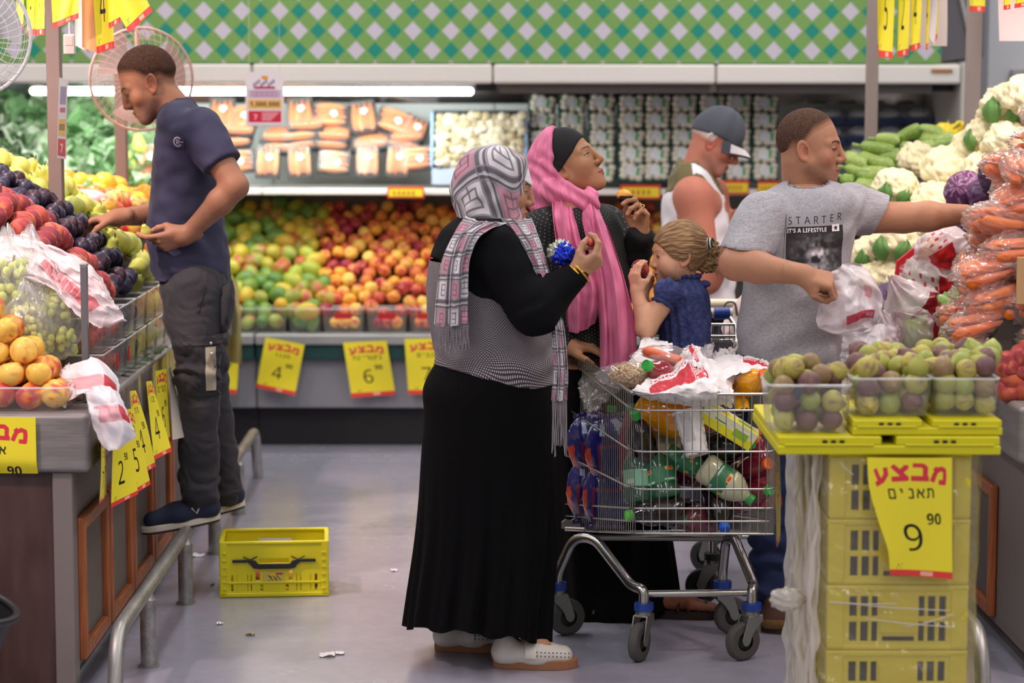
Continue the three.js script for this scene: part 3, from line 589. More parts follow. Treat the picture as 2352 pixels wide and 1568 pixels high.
for (let j = 0; j < 4; j++) for (let i = 0; i < 11; i++) {
const v = Math.floor(FR() * 4), o = used4[v]++ ? copy(protosG[v], 'greens_bunch') : protosG[v];
o.userData.label = ['dark green leafy bunch heaped at the left of the back shelf', 'mid green leafy bunch heaped at the left of the back shelf', 'deep green leafy bunch heaped at the left of the back shelf', 'pale green leafy bunch heaped at the left of the back shelf'][v];
o.position.copy(P(-50 + i * 40 + (FR() - .5) * 30, 408 - j * 42 + (FR() - .5) * 14, 11.92 + j * .09)); o.rotation.set(.4 + FR() * .8, FR() * 6.3, (FR() - .5) * 2.2); o.scale.setScalar(1.0 + FR() * .35);
}
for (const [x, y] of [[305, 410], [318, 330], [300, 372], [322, 405]]) { const m = put('pear', P(x, y, 11.85), 'yellow-green pear standing among the greens on the back shelf', 'pears beside the greens', { s: 1.1 }); m.rotation.set(0, 0, (FR() - .5) * .5); }
}
// lottery-style notice hanging in front of the case
{
const tex = canvasTex(200, 292, (g, w, h) => { g.fillStyle = '#efe9ee'; g.fillRect(0, 0, w, h); g.fillStyle = '#cdb9d2'; g.fillRect(12, 100, w - 24, 44); g.fillStyle = '#6a4a86'; for (let i = 0; i < 9; i++) g.fillRect(40 + i * 13, 62 - (i % 3) * 10, 9, 20); g.fillStyle = '#b03060'; g.fillRect(44, 80, 112, 14); g.fillStyle = '#e8a030'; g.fillRect(84, 22, 34, 20); g.strokeStyle = '#b04a70'; g.lineWidth = 3; for (let i = 0; i < 5; i++) g.strokeRect(34 + i * 28, 108, 18, 26); g.fillStyle = '#f0c070'; g.fillRect(10, 150, w - 20, 54); g.fillStyle = '#1f1c18'; g.font = 'bold 36px sans-serif'; g.textAlign = 'center'; g.fillText('1,000,000', w / 2, 190); g.fillStyle = '#d8304a'; g.fillRect(12, 214, w - 24, 64); g.fillStyle = '#f6d6dc'; g.font = 'bold 40px sans-serif'; g.fillText('7', 50, 262); for (let i = 0; i < 4; i++) g.fillRect(84, 224 + i * 12, 90 - i * 12, 5); });
const D = 10.6, a = P(563, 165, D), b = P(653, 290, D), t = thing('notice', 'white notice reading 1,000,000 with a red base hanging before the lit shelf', 'poster', V((a.x + b.x) / 2, a.y, -D));
mesh('sheet', slab(-(b.x - a.x) / 2, (b.x - a.x) / 2, b.y - a.y, 0, 0, .004), whitePaper, t);
const face = paperGeo(V(0, 0, .003), V(1, 0, 0), V(0, -1, 0), b.x - a.x - .006, a.y - b.y - .006); mesh('print', face, paper(tex), t);
for (const s of [-1, 1]) mesh('string', bar(V(s * .07, 0, 0), V(s * .07, 1.9, 0), .0012, 5), mat('#d8d8d8'), t);
}
}
// ---------------------------------------------------------------- produce counters along both sides of the aisle
const YAW = .0112;
const A = (x, y, d) => V(x - YAW * (d - 7), y, -d);   // aisle coordinates: the counters run slightly askew of the camera
{
const n = tileNoise(8, 21), n2 = tileNoise(48, 22), n3 = tileNoise(5, 23);
const stoneT = dataTex(256, (u, v) => { const k = (n(u, v) - .5) * 22 + (n2(u, v) - .5) * 14; return [136 + k, 131 + k, 130 + k]; }), woodT = dataTex(256, (u, v) => { const k = (n2(u * 1 % 1, v * .125) - .5) * 46 + (n3(u, v) - .5) * 22; return [168 + k, 94 + k * .7, 50 + k * .45]; });
const brownT = dataTex(128, (u, v) => { const k = (n2(u, v * .125) - .5) * 16 + (n(u, v) - .5) * 8; return [78 + k, 55 + k, 52 + k]; });
const slabM = mat('#ffffff', .38, { map: stoneT, metalness: .15 }), wood = mat('#ffffff', .42, { map: woodT }), brown = mat('#ffffff', .5, { map: brownT }), side = mat('#7d7470', .6), recess = mat('#6a5f59', .6), plinth = mat('#5c5652', .7), steel = mat('#9fa09c', .34, { metalness: .85 });
const scuff = dataTex(128, (u, v) => { const k = (n(u, v) - .5) * 34 + (n2(u, v) - .5) * 26; return [168 + k, 167 + k, 163 + k]; });
const railM = new THREE.MeshPhysicalMaterial({ map: scuff, roughness: .42, metalness: .75 });
for (const s of [-1, 1]) {
const word = s < 0 ? 'left' : 'right', X = s < 0 ? 1.32 : 1.6, d0 = s < 0 ? 6.72 : 6.86, d1 = 10.62;
const t = thing('produce_counter', `${s < 0 ? 'brown counter under the fruit heaps' : 'brown counter under the vegetable heaps'}, grey worktop and orange wood frames, ${word} of the aisle`, 'counter', V(0, 0, -7)); t.rotation.y = YAW;
const L = (a, b, y0, y1, e0, e1, r) => { const g = slab(s * a, s * b, y0, y1, e0 - 7, e1 - 7, r); return g; };
const SL = (a, b, ...q) => L(Math.min(a * s, b * s) * s, Math.max(a * s, b * s) * s, ...q);
mesh('body', SL(X, 3.1, .06, .672, d0, d1), side, t); mesh('plinth', SL(X + .03, 3.08, 0, .06, d0 + .03, d1 - .03), plinth, t);
mesh('end_panel', SL(X + .012, 2.2, .01, .672, d0 - .025, d0 - .001, .004), brown, t); mesh('end_panel', SL(2.205, 3.1, .01, .672, d0 - .025, d0 - .001, .004), brown, t);
mesh('corner_post', SL(X - .006, X + .055, .01, .672, d0 - .04, d0 + .03, .006), s < 0 ? side : brown, t);
const wt = mesh('worktop', SL(X - .06, 3.1, .672, .85, d0 - .06, d1 + .04, .018), slabM, t);
for (let i = 0; i < 8; i++) {
const a = d0 + (s < 0 ? .03 : .44) + i * .485, b = a + .455; if (b > d1) break;
const f = new THREE.Group(); f.name = 'panel'; t.add(f);
const put4 = (y0, y1, e0, e1) => mesh('panel_frame', SL(X - .026, X - .001, y0, y1, e0, e1, .008), wood, f);
put4(.08, .52, a, a + .045); put4(.08, .52, b - .045, b); put4(.475, .52, a + .0455, b - .0455); put4(.08, .125, a + .0455, b - .0455);
mesh('panel_field', SL(X - .007, X - .001, .126, .474, a + .046, b - .046), recess, f);
}
// foot rail of galvanised pipe
const xr = s < 0 ? -1.155 : 1.36, r = thing('foot_rail', `scuffed steel foot rail on posts in front of the ${word} counter`, 'rail', V(0, 0, 0));
mesh('pipe', pipe([A(xr, .002, 6.38), A(xr, .235, 6.46), A(xr, .235, 10.42), A(xr, .002, 10.5)], .0235, .1, 14), railM, r);
for (const d of [6.98, 7.86, 8.73, 9.57]) { mesh('post', [bar(A(xr + .012, 0, d), A(xr + .012, .215, d), .026, 16), bar(A(xr + .012, .2, d), A(xr, .235, d + .012), .026, 14, .022)], railM, r); mesh('post_collar', bar(A(xr + .012, 0, d), A(xr + .012, .006, d), .034, 16), railM, r); }
}
// upright posts that carry signs
const postM = mat('#7a6a63', .6), postR = mat('#a2938d', .6), post = (px, py, D, w, label) => { const p = P(px, py, D); return tag(mesh('sign_post', box(w, 2.2, w, p.x, p.y - .25 + 1.1, p.z, .004), px > 1000 ? postR : postM), label, 'post'); };
post(131, 462, 8.1, .049, 'square pinkish post rising from the plums near the first man');
post(281, 430, 9.45, .047, 'square pinkish post behind the oranges');
post(2000, 330, 10.0, .05, 'square pinkish post rising behind the heaped zucchini');
post(2231, 345, 9.45, .057, 'grey brown square post in front of the cauliflowers');
// fans
const fan = (c, R, aim, cageM, bladeM, label, up) => {
const t = thing('fan', label, 'fan', c); t.lookAt(c.clone().add(aim));
const wires = [];
for (let i = 0; i < 40; i++) { const a = i / 40 * Math.PI * 2, q = []; for (let k = 0; k <= 10; k++) { const th = k / 10 * Math.PI / 2; q.push(V(Math.cos(a + k * .03) * R * Math.sin(th), Math.sin(a + k * .03) * R * Math.sin(th), .075 * Math.cos(th))); } wires.push(polyTube(q, .0009, 5)); const q2 = q.map((p) => V(p.x, p.y, -p.z * .8)); wires.push(polyTube(q2, .0009, 5)); }
for (const k of [.35, .6, .8, .92]) for (const s of [1, -.8]) wires.push(new THREE.TorusGeometry(R * k, .0009, 5, 40).translate(0, 0, s * .075 * Math.sqrt(1 - k * k)));
mesh('cage', wires, cageM, t); mesh('rim', new THREE.TorusGeometry(R, .006, 8, 48), cageM, t);
for (let i = 0; i < 3; i++) mesh('blade', sheet((u, v) => { const r = lerp(.035, R * .88, v), w = .35 + .75 * v * (1 - .25 * v); const a = (u - .5) * w * 1.3; return V(Math.cos(a) * r, Math.sin(a) * r, (u - .5) * .05); }, 8, 8).rotateZ(i * 2.094 + .4), bladeM, t);
mesh('hub', cyl(.035, .04, .05, 20).rotateX(Math.PI / 2), bladeM, t); mesh('badge', cyl(.03, .03, .006, 20).rotateX(Math.PI / 2).translate(0, 0, .077), cageM, t); mesh('motor', lathe([[0, -.1], [.05, -.09], [.06, -.03], [.05, .02], [0, .03]], 18).rotateX(-Math.PI / 2).translate(0, 0, -.09), bladeM, t);
mesh('bracket', [bar(V(0, 0, -.12), V(up, .02, -.14), .012, 8), bar(V(0, 0, -.12), V(0, .5, -.12), .011, 8)], cageM, t);
};
fan(P(-72, 82, 6.8), .182, V(.35, -.05, 1), mat('#dcdcdc', .4), mat('#cfd0d4', .4), 'white wire fan hanging at the top left corner', -.2);
fan(P(325, 182, 9.15), .205, V(.3, -.1, 1), mat('#bfa298', .5), new THREE.MeshPhysicalMaterial({ color: C('#c9b0aa'), roughness: .4, transmission: .25, thickness: 0, side: THREE.DoubleSide }), 'pinkish wire fan behind the head of the man in the navy T-shirt', -.12);
// small white box and edge-on notice on the first post
{ const p = P(160, 102, 7.9), t = thing('control_box', 'small white control box hanging beside the front left post', 'box', p); mesh('case', box(.04, .07, .03, 0, 0, 0, .005), mat('#bfb8b4', .4), t); mesh('window', box(.026, .03, .002, 0, .012, .0155), mat('#c9b9b4', .3), t); mesh('cable', pipe([V(0, .035, 0), V(0, .12, 0), V(-.04, .15, 0), V(-.04, .4, 0)], .003, .02, 6), mat('#ddd5d0'), t); }
{ const tex = canvasTex(90, 292, (g, w, h) => { g.fillStyle = '#ece6ea'; g.fillRect(0, 0, w, h); g.fillStyle = '#9a86b4'; g.fillRect(18, 40, 54, 60); g.fillStyle = '#c25a80'; g.fillRect(22, 110, 46, 16); g.fillStyle = '#eec06a'; g.fillRect(8, 148, w - 16, 56); g.fillStyle = '#1f1c18'; g.font = 'bold 30px sans-serif'; g.fillText('000', 18, 186); g.fillStyle = '#d8304a'; g.fillRect(8, 212, w - 16, 68); g.fillStyle = '#f4dade'; g.font = 'bold 46px sans-serif'; g.fillText('7', 30, 262); });
const m = mesh('notice', patch([[[136, 178, 7.95], [157, 182, 8.1]], [[133, 272, 7.95], [153, 272, 8.1]], [[131, 362, 7.95], [152, 366, 8.1]]], 4, 8), paper(tex)); tag(m, 'narrow notice seen nearly edge-on taped to the front left post', 'poster'); }
}
// ---------------------------------------------------------------- the left counter's fruit
const TOPY = .851;
{
const rise = (q) => 1.075 + .56 * (1 - Math.exp(-q / .36));     // pile height q metres in from the aisle edge
const lane = (key, d0, d1, q0, q1, nu, nv, label, group, o = {}) => heap(key, (u, v) => { const q = lerp(q0, q1, v), d = lerp(d0, d1, u); return A(-1.33 - q, Math.min(rise(q), o.top ?? 9) + (o.up ?? 0) + .03 * Math.sin(Math.PI * u), d); }, nu, nv, label, group, o);
// hidden shelf under the heaps
const base = thing('sloping_stand', 'dark sloping stand under the heaped fruit on the left counter', 'stand');
mesh('board', sheet((u, v) => { const q = lerp(.02, 1.2, v), d = lerp(7.15, 9.9, u); return A(-1.34 - q, Math.min(rise(q), d > 8.65 ? 1.27 : 9) - .05, d); }, 22, 12), mat('#3a2e2c', .8), base);
mesh('front', sheet((u, v) => A(-1.42, lerp(TOPY, rise(.06) - .03, v), lerp(7.15, 9.9, u)), 2, 2), mat('#3f3430', .8), base);
mesh('end_board', sheet((u, v) => { const q = lerp(.08, 1.2, u); return A(-1.34 - q, lerp(TOPY, rise(q) - .05, v), 7.15); }, 12, 2), mat('#3f3430', .8), base);
lane('peach', 7.18, 7.64, 0, .62, 6, 9, 'red fuzzy peach heaped between the white plastic sheet and the plums', 'peaches heaped on the left counter');
lane('plum', 7.66, 8.16, 0, .72, 9, 13, 'dark purple plum heaped between the peaches and the pears', 'plums heaped on the left counter', { lift: .03, s: .9 });
lane('pear', 8.18, 8.62, 0, .72, 6, 10, 'pale yellow green pear heaped between the plums and the apples', 'pears heaped on the left counter', { lift: .03, rotf: () => [1.2 + (FR() - .5) * 1.2, FR() * 6.28, (FR() - .5) * 2] });
lane('apple', 8.68, 9.1, 0, .8, 5, 10, 'red and yellow apple heaped behind the pears', 'apples heaped on the left counter', { lift: .03, up: .03, top: 1.33 });
lane('mango', 9.1, 9.35, .0, .8, 2, 8, 'green and orange mango heaped behind the outstretched hand', 'mangoes heaped on the left counter', { up: .02, top: 1.33 });
lane('orange', 9.38, 9.72, .08, .8, 4, 9, 'bright orange heaped by the second post', 'oranges heaped on the left counter', { up: .07, top: 1.27 });
for (const [x, y, d] of [[155, 412, 9.3], [185, 418, 9.3], [215, 424, 9.3], [240, 420, 9.25], [268, 428, 9.3], [205, 447, 9.25], [250, 452, 9.2], [225, 440, 9.2], [280, 450, 9.2]]) put('orange', P(x, y, d), 'bright orange on the crest of the heap by the second post', 'oranges on the crest');
for (const [x, y, d] of [[287, 462, 9.1], [310, 470, 9.1]]) put('apple', P(x, y, d), 'dull red apple lying at the right end of the oranges', 'red apples beside the oranges', { pick: [2] });
for (const [x, y, d] of [[8, 412, 9.0], [28, 420, 9.0], [70, 432, 8.7], [88, 447, 8.6], [106, 436, 8.8], [60, 418, 9.0], [98, 418, 9.0], [84, 464, 8.5]]) put('apple', P(x, y, d), 'red and orange apple showing above the plums left of the post', 'apples left of the post', { pick: [0, 1] });
// film-wrapped pink fruit beside the post
for (const [x, y, s, w] of [[190, 462, 1, 'upper'], [178, 486, .9, 'lower']]) { const p = P(x, y, 8.75), t = thing('wrapped_fruit', `pink fruit pack wrapped in shiny film beside the front left post, ${w} one`, 'fruit pack', p); for (let k = 0; k < 3; k++) mesh('fruit', stone(.04, [C('#d9707a'), 0], C('#b83a4c'), .95, 0, k).translate(-.06 + k * .06, 0, 0), vmat(.4), t); mesh('film', ball((d) => V(d.x * .115, d.y * .046, d.z * .055).multiplyScalar(1 + .08 * noise3(d.x * 5, d.y * 5, d.z * 5)), null, 24, 16), HAZY, t); t.scale.setScalar(s); }
// two rows of tall clear tubs along the aisle edge, each with fruit pressed to its wall
const what = [['peach', 'peach'], ['peach', 'peach'], ['plum', 'plum'], ['plum', 'plum'], ['pear', 'pear'], ['pear', 'pear'], ['apple', 'apple'], ['mango', 'mango']];
what.forEach(([k, w], i) => { for (let r = 0; r < 2; r++) {
const d = 7.27 + i * .235, y = TOPY + r * .117, p = A(-1.365, y, d);
const ord = ['first', 'second', 'third', 'fourth', 'fifth', 'sixth', 'seventh', 'eighth'][i];
const t = tub('clear_tub', `${r ? 'upper' : 'lower'} clear tub of ${w === 'mango' ? 'mangoes' : w === 'peach' ? 'peaches' : w + 's'}, ${ord} along the aisle edge of the left counter`, p, .13, .114, .22, 'clear tubs stacked along the left counter', YAW);
if (!r && i < 3) mesh('label', box(.002, .05, .03, .063, .06, .05), mat('#cf2b34', .4), t, 'small red label');
const n = k === 'plum' ? 4 : 3;
for (let q = 0; q < n; q++) { const m = put(k, A(-1.345 - FR() * .02, y + .045 + FR() * .01, d - .07 + q * .14 / (n - 1)), `${w} inside the tall clear tubs of the left counter`, `${w}s inside the tall tubs`, { s: k === 'plum' ? .9 : .78 }); }
} });
// heap of large nectarines in a clear punnet at the counter's end
const cx = -1.53, pt = tub('clear_punnet', 'wide clear punnet under the large nectarines at the front left corner', V(cx, TOPY, -6.82), .42, .07, .26, null);
let k = 0;
for (let l = 0; l < 5; l++) { const nx = 5 - l, nz = 3 - Math.floor(l / 2); for (let i = 0; i < nx; i++) for (let j = 0; j < nz; j++) put('nectarine', V(cx + (i - (nx - 1) / 2) * .08 + (FR() - .5) * .012 - l * .012, TOPY + .046 + l * .063 + (FR() - .5) * .008, -6.82 + (j - (nz - 1) / 2) * .082), 'large yellow and red nectarine heaped in the punnet at the front left corner', 'large nectarines at the front left corner', { s: 1.12, pick: [0, 1, 3, 5] }); }
// clear bags of green grapes
const grapeG = (seed) => { const r = rnd(seed), list = []; const g0 = new THREE.SphereGeometry(.0125, 10, 7); for (let i = 0; i < 95; i++) { const a = r() * 6.28, h = r(), q = Math.sqrt(r()) * .075 * (1.1 - .5 * h); list.push(g0.clone().scale(1, 1.15, 1).translate(Math.cos(a) * q, h * .2 + .02, Math.sin(a) * q * .8)); } return merge(list); };
const gM = mat('#b9c65a', .3, { specularIntensity: .8 }), gM2 = mat('#cdd070', .3);
[[20, 700, 7.02, 1.2, 'front, at the picture\'s left edge'], [72, 690, 7.1, 1.15, 'behind the front one'], [122, 745, 7.04, .95, 'nearest the steel pole'], [60, 770, 6.98, .85, 'lowest, just above the nectarines']].forEach(([x, y, d, s, w], i) => {
const p = P(x, y, d).add(V(0, -.11 * s, 0)), t = thing('grape_bag', `clear bag of green grapes, ${w}`, 'grapes', p); t.scale.setScalar(s);
stuff(mesh('grapes', grapeG(i + 3), i % 2 ? gM2 : gM, t)); mesh('stem', polyTube([V(0, .1, 0), V(.01, .2, 0), V(.02, .24, .01)], .003, 6), mat('#7c7a3a'), t);
mesh('bag', bagGeo(.1, .135, .09, i * 5 + 1, .25, .14).translate(0, .13, 0), film({ transmission: .88, roughness: .16 }), t);
});
{ const t = thing('grape_tray', 'pale shallow tray under the grape bags on the left counter', 'tray', A(-1.55, TOPY, 7.05)); mesh('tray', box(.46, .075, .24, 0, .0375, 0, .01), mat('#cdbf9a', .6), t); mesh('lip', polyTube([V(-.23, .077, -.12), V(.23, .077, -.12), V(.23, .077, .12), V(-.23, .077, .12)], .006, 6, true), mat('#d8cba8', .6), t); }
// white printed plastic sheet thrown over the peaches
{
const tex = canvasTex(512, 384, (g, w, h) => { g.fillStyle = '#e9d9dc'; g.fillRect(0, 0, w, h); g.save(); g.translate(w * .55, h * .56); g.rotate(.75); g.fillStyle = '#e2606c'; g.globalAlpha = .75; g.fillRect(-130, -30, 250, 70); g.globalAlpha = .5; g.fillRect(-150, -52, 210, 12); g.fillRect(-140, 52, 170, 10); g.globalAlpha = .9; g.strokeStyle = '#fbe3e4'; g.lineWidth = 3; for (let i = 0; i < 7; i++) { g.beginPath(); g.moveTo(-100 + i * 22, -26); g.lineTo(-92 + i * 22, 34); g.stroke(); } g.restore(); });
const m = mesh('plastic_bag', patch([[[-60, 560, 7.1], [40, 538, 7.1], [118, 562, 7.1], [195, 600, 7.1], [236, 640, 7.12]], [[-50, 590, 7.04], [70, 590, 7.04], [130, 612, 7.04], [215, 640, 7.04], [252, 676, 7.06]], [[-20, 612, 7.02], [90, 640, 7.0], [150, 672, 7.0], [225, 690, 7.0], [270, 706, 7.02]], [[60, 640, 7.02], [118, 660, 6.98], [165, 712, 6.97], [228, 752, 6.97], [292, 738, 7.0]]], 60, 44, (u, v) => V(0, .006 * noise3(u * 6, v * 6, 1) + .003 * noise3(u * 17, v * 15, 2), .012 * noise3(u * 5, v * 7, 3) + .004 * noise3(u * 18, v * 14, 4))), new THREE.MeshPhysicalMaterial({ map: tex, roughness: .5, transmission: .3, thickness: 0, side: THREE.DoubleSide }));
tag(m, 'white plastic bag with red print spread over the heap of peaches', 'plastic bag');
}
// steel pole at the corner and the white bag tied to it
{ const p = P(198, 885, 6.9), top = P(198, 610, 6.9); const t = thing('steel_pole', 'thin grey steel pole standing at the front corner of the left counter', 'pole', V(p.x, TOPY, p.z)); mesh('tube', box(.021, top.y - TOPY, .021, 0, (top.y - TOPY) / 2, 0, .003), mat('#8e8b8e', .35, { metalness: .7 }), t); mesh('cap', box(.024, .008, .024, 0, top.y - TOPY + .003, 0, .003), mat('#a9a6a8', .35, { metalness: .6 }), t); }
{
const tex = canvasTex(256, 256, (g, w, h) => { g.fillStyle = '#e4e0e6'; g.fillRect(0, 0, w, h); g.fillStyle = '#c8283c'; g.fillRect(176, 96, 60, 66); g.fillStyle = 'rgba(214,110,120,.5)'; g.fillRect(60, 110, 116, 60); g.fillStyle = 'rgba(200,60,80,.35)'; g.fillRect(30, 100, 140, 12); });
const m = new THREE.MeshPhysicalMaterial({ map: tex, roughness: .55, transmission: .12, thickness: 0, side: THREE.DoubleSide }), t = thing('carrier_bag', 'white carrier bag with faded red print tied to the steel pole', 'plastic bag');
const wr = (s) => (u, v) => V(.002 * noise3(u * 6 + s, v * 6, 1), .002 * noise3(u * 6, v * 6 + s, 5), .012 * noise3(u * 3 + s, v * 3, 3) + .002 * noise3(u * 9, v * 9, s));
mesh('knot', patch([[[150, 838, 6.86], [195, 828, 6.83], [218, 820, 6.85], [268, 862, 6.84]], [[138, 862, 6.84], [180, 862, 6.78], [235, 852, 6.77], [274, 888, 6.8]], [[150, 890, 6.8], [178, 894, 6.74], [232, 892, 6.72], [270, 912, 6.76]], [[140, 932, 6.76], [166, 915, 6.72], [200, 902, 6.7], [240, 910, 6.72]]], 30, 24, wr(1)), m, t);
mesh('bag_body', patch([[[196, 898, 6.66], [225, 884, 6.64], [256, 890, 6.64], [274, 905, 6.66]], [[204, 930, 6.62], [236, 924, 6.58], [266, 924, 6.58], [290, 938, 6.62]], [[212, 966, 6.6], [240, 970, 6.55], [280, 966, 6.55], [304, 978, 6.6]], [[226, 1012, 6.6], [252, 1034, 6.56], [286, 1022, 6.56], [312, 1000, 6.6]]], 30, 30, wr(4)), m, t);
mesh('handle', patch([[[140, 850, 6.86], [160, 832, 6.85]], [[148, 880, 6.82], [166, 872, 6.8]], [[132, 925, 6.74], [150, 938, 6.72]]], 8, 16, wr(7)), m, t); mesh('bag_back', patch([[[196, 898, 6.7], [274, 905, 6.7]], [[210, 966, 6.7], [304, 978, 6.7]], [[228, 1008, 6.64], [310, 1000, 6.64]]], 10, 12, wr(9)), m, t);
}
// sale sign on the end of the worktop
{ const g = paperGeo(V(0, 0, 0), V(1, -.01, 0), V(0, -1, 0), .246, .172, (u, v) => -.02 * Math.max(0, v - .8) * 5), uv = g.attributes.uv; for (let i = 0; i < uv.count; i++) uv.setY(i, .5 + uv.getY(i) * .5); const m = mesh('price_sign', g, SIGN.pearl); m.position.copy(P(-14, 957, 6.63)); tag(m, 'yellow sale sign taped to the end of the left worktop', 'sign'); }
// signs fanned out along the aisle edge
const hang = (key, label, tl, tr, ml, mr, bl, br, name) => { const m = mesh(name ?? 'price_sign', patch([[tl, tr], [ml, mr], [bl, br]], 6, 12), SIGN[key] ?? key); return tag(m, label, 'sign', 'signs hanging along the left counter'); };
hang('plain', 'narrow yellow sign seen edge-on, nearest under the carrier bag', [232, 1000, 6.68], [240, 1000, 6.9], [232, 1080, 6.68], [245, 1080, 6.9], [228, 1158, 6.66], [244, 1140, 6.88]);
hang('cheap', 'broad yellow sign fanned out below the carrier bag', [262, 960, 6.85], [284, 958, 7.0], [258, 1060, 6.84], [300, 1050, 6.98], [255, 1166, 6.78], [318, 1134, 6.95]);
hang('five', 'yellow sign behind the broad one below the carrier bag', [286, 940, 7.0], [304, 938, 7.15], [292, 1030, 6.99], [326, 1022, 7.14], [310, 1134, 6.94], [346, 1112, 7.1]);
hang('apple', 'long yellow sign in the middle of the fanned row', [298, 898, 7.15], [312, 896, 7.32], [306, 990, 7.14], [338, 978, 7.3], [326, 1090, 7.1], [358, 1070, 7.28]);
hang('mango', 'yellow sign turned outwards in the middle of the fanned row', [336, 876, 7.5], [348, 874, 7.6], [344, 960, 7.48], [370, 950, 7.6], [354, 1056, 7.42], [395, 1036, 7.56]);
hang('nectarine', 'straight yellow sign left of the white sheet', [357, 852, 7.7], [383, 846, 7.9], [362, 935, 7.7], [386, 928, 7.9], [378, 1022, 7.7], [392, 1010, 7.9]);
hang('fig', 'narrow yellow sign just behind the straight one', [366, 850, 7.82], [384, 846, 7.95], [372, 935, 7.8], [389, 930, 7.95], [384, 1018, 7.8], [394, 1012, 7.95]);
hang(mat('#d9d0c2', .7), 'blank whitish sheet curling out among the yellow signs', [386, 846, 7.95], [392, 842, 8.0], [392, 920, 7.92], [406, 905, 8.0], [396, 1010, 7.88], [432, 1002, 7.98], 'paper_sheet');
hang('plain', 'last yellow sign beside the cargo trousers', [402, 834, 8.1], [410, 828, 8.2], [408, 900, 8.1], [416, 896, 8.2], [412, 968, 8.1], [421, 962, 8.2]);
tag(mesh('sign_strip', sheet((u, v) => A(-1.252 + .004 * Math.sin(u * 40), lerp(.68, .845, v), lerp(6.75, 8.9, u)), 40, 2), CLEAR), 'clear plastic strip that holds the signs along the left worktop', 'sign holder');
// dropped leaves on the aisle edge
for (let i = 0; i < 9; i++) { const m = mesh('leaf', sheet((u, v) => V((u - .5) * .03 * Math.sin(Math.PI * v), .004 * Math.sin(v * 5 + i), (v - .5) * .06), 4, 6), mat('#4c6a34', .7)); m.position.copy(A(-1.275 - FR() * .02, TOPY + .004, 7.55 + i * .11)); m.rotation.y = FR() * 6; tag(m, 'small green leaf dropped on the edge of the left worktop', 'leaf', 'leaves on the worktop edge'); }
// olive bag hanging at the counter's far end
tag(mesh('hanging_bag', patch([[[528, 640, 10.5], [545, 640, 10.5]], [[524, 730, 10.5], [552, 725, 10.45]], [[518, 830, 10.5], [556, 836, 10.4]]], 10, 14, (u, v) => .01 * Math.sin(u * 9 + v * 3)), new THREE.MeshPhysicalMaterial({ color: C('#a8a06c'), roughness: .5, transmission: .25, thickness: 0, side: THREE.DoubleSide })), 'olive plastic bag hanging from the far end of the left counter', 'plastic bag');
// dark bin on a carton at the bottom left corner
{ const p = P(-165, 1560, 6.2), t = thing('black_bin', 'black bin with a slanted rim at the bottom left corner', 'bin', V(p.x - .02, .12, -6.25)); mesh('bin_wall', new THREE.CylinderGeometry(.19, .14, .3, 28, 1, true).translate(0, .12, 0).rotateZ(-.28), mat('#1c1b1e', .45, { side: THREE.DoubleSide }), t); mesh('rim', new THREE.TorusGeometry(.19, .012, 8, 36).rotateX(Math.PI / 2).translate(0, .27, 0).rotateZ(-.28), mat('#2b2a2e', .4), t); mesh('sticker', box(.012, .045, .02, .175, .13, .08, .003).rotateZ(-.28), mat('#c4c8d2', .4), t);
const c = thing('carton', 'tan cardboard carton below the black bin', 'carton', V(p.x - .05, 0, -6.3)); mesh('carton_wall', box(.3, .14, .3, 0, .07, 0, .003), mat('#b78d54', .8), c); mesh('flap', box(.3, .004, .1, 0, .143, .1), mat('#c29a62', .8), c); }
// scraps of litter on the floor
[[455, 1277, .05], [505, 1434, .022], [575, 1458, .03], [752, 1506, .05], [780, 1502, .03], [905, 1312, .025], [488, 1346, .014]].forEach(([x, y, s], i) => { const g = P(x, y, 1), dir = g.clone().sub(camera.position), k = camera.position.y / -dir.y, p = camera.position.clone().addScaledVector(dir, k); const m = mesh('paper_scrap', sheet((u, v) => V((u - .5) * s, .003 + .006 * noise3(u * 3 + i, v * 3, i), (v - .5) * s * .9), 5, 5), mat(i === 2 ? '#a89a7a' : i === 6 ? '#3a3a3e' : '#e4e2e6', .6)); m.position.set(p.x, .003, p.z); tag(m, ['crumpled white scrap beside the third rail post', 'tiny white scrap in front of the yellow crate', 'tan crumb on the floor below the yellow crate', 'crumpled clear scrap low in the aisle', 'second clear scrap low in the aisle', 'thin white scrap beside the black skirt', 'dark crumb left of the yellow crate'][i], 'scrap'); });
}
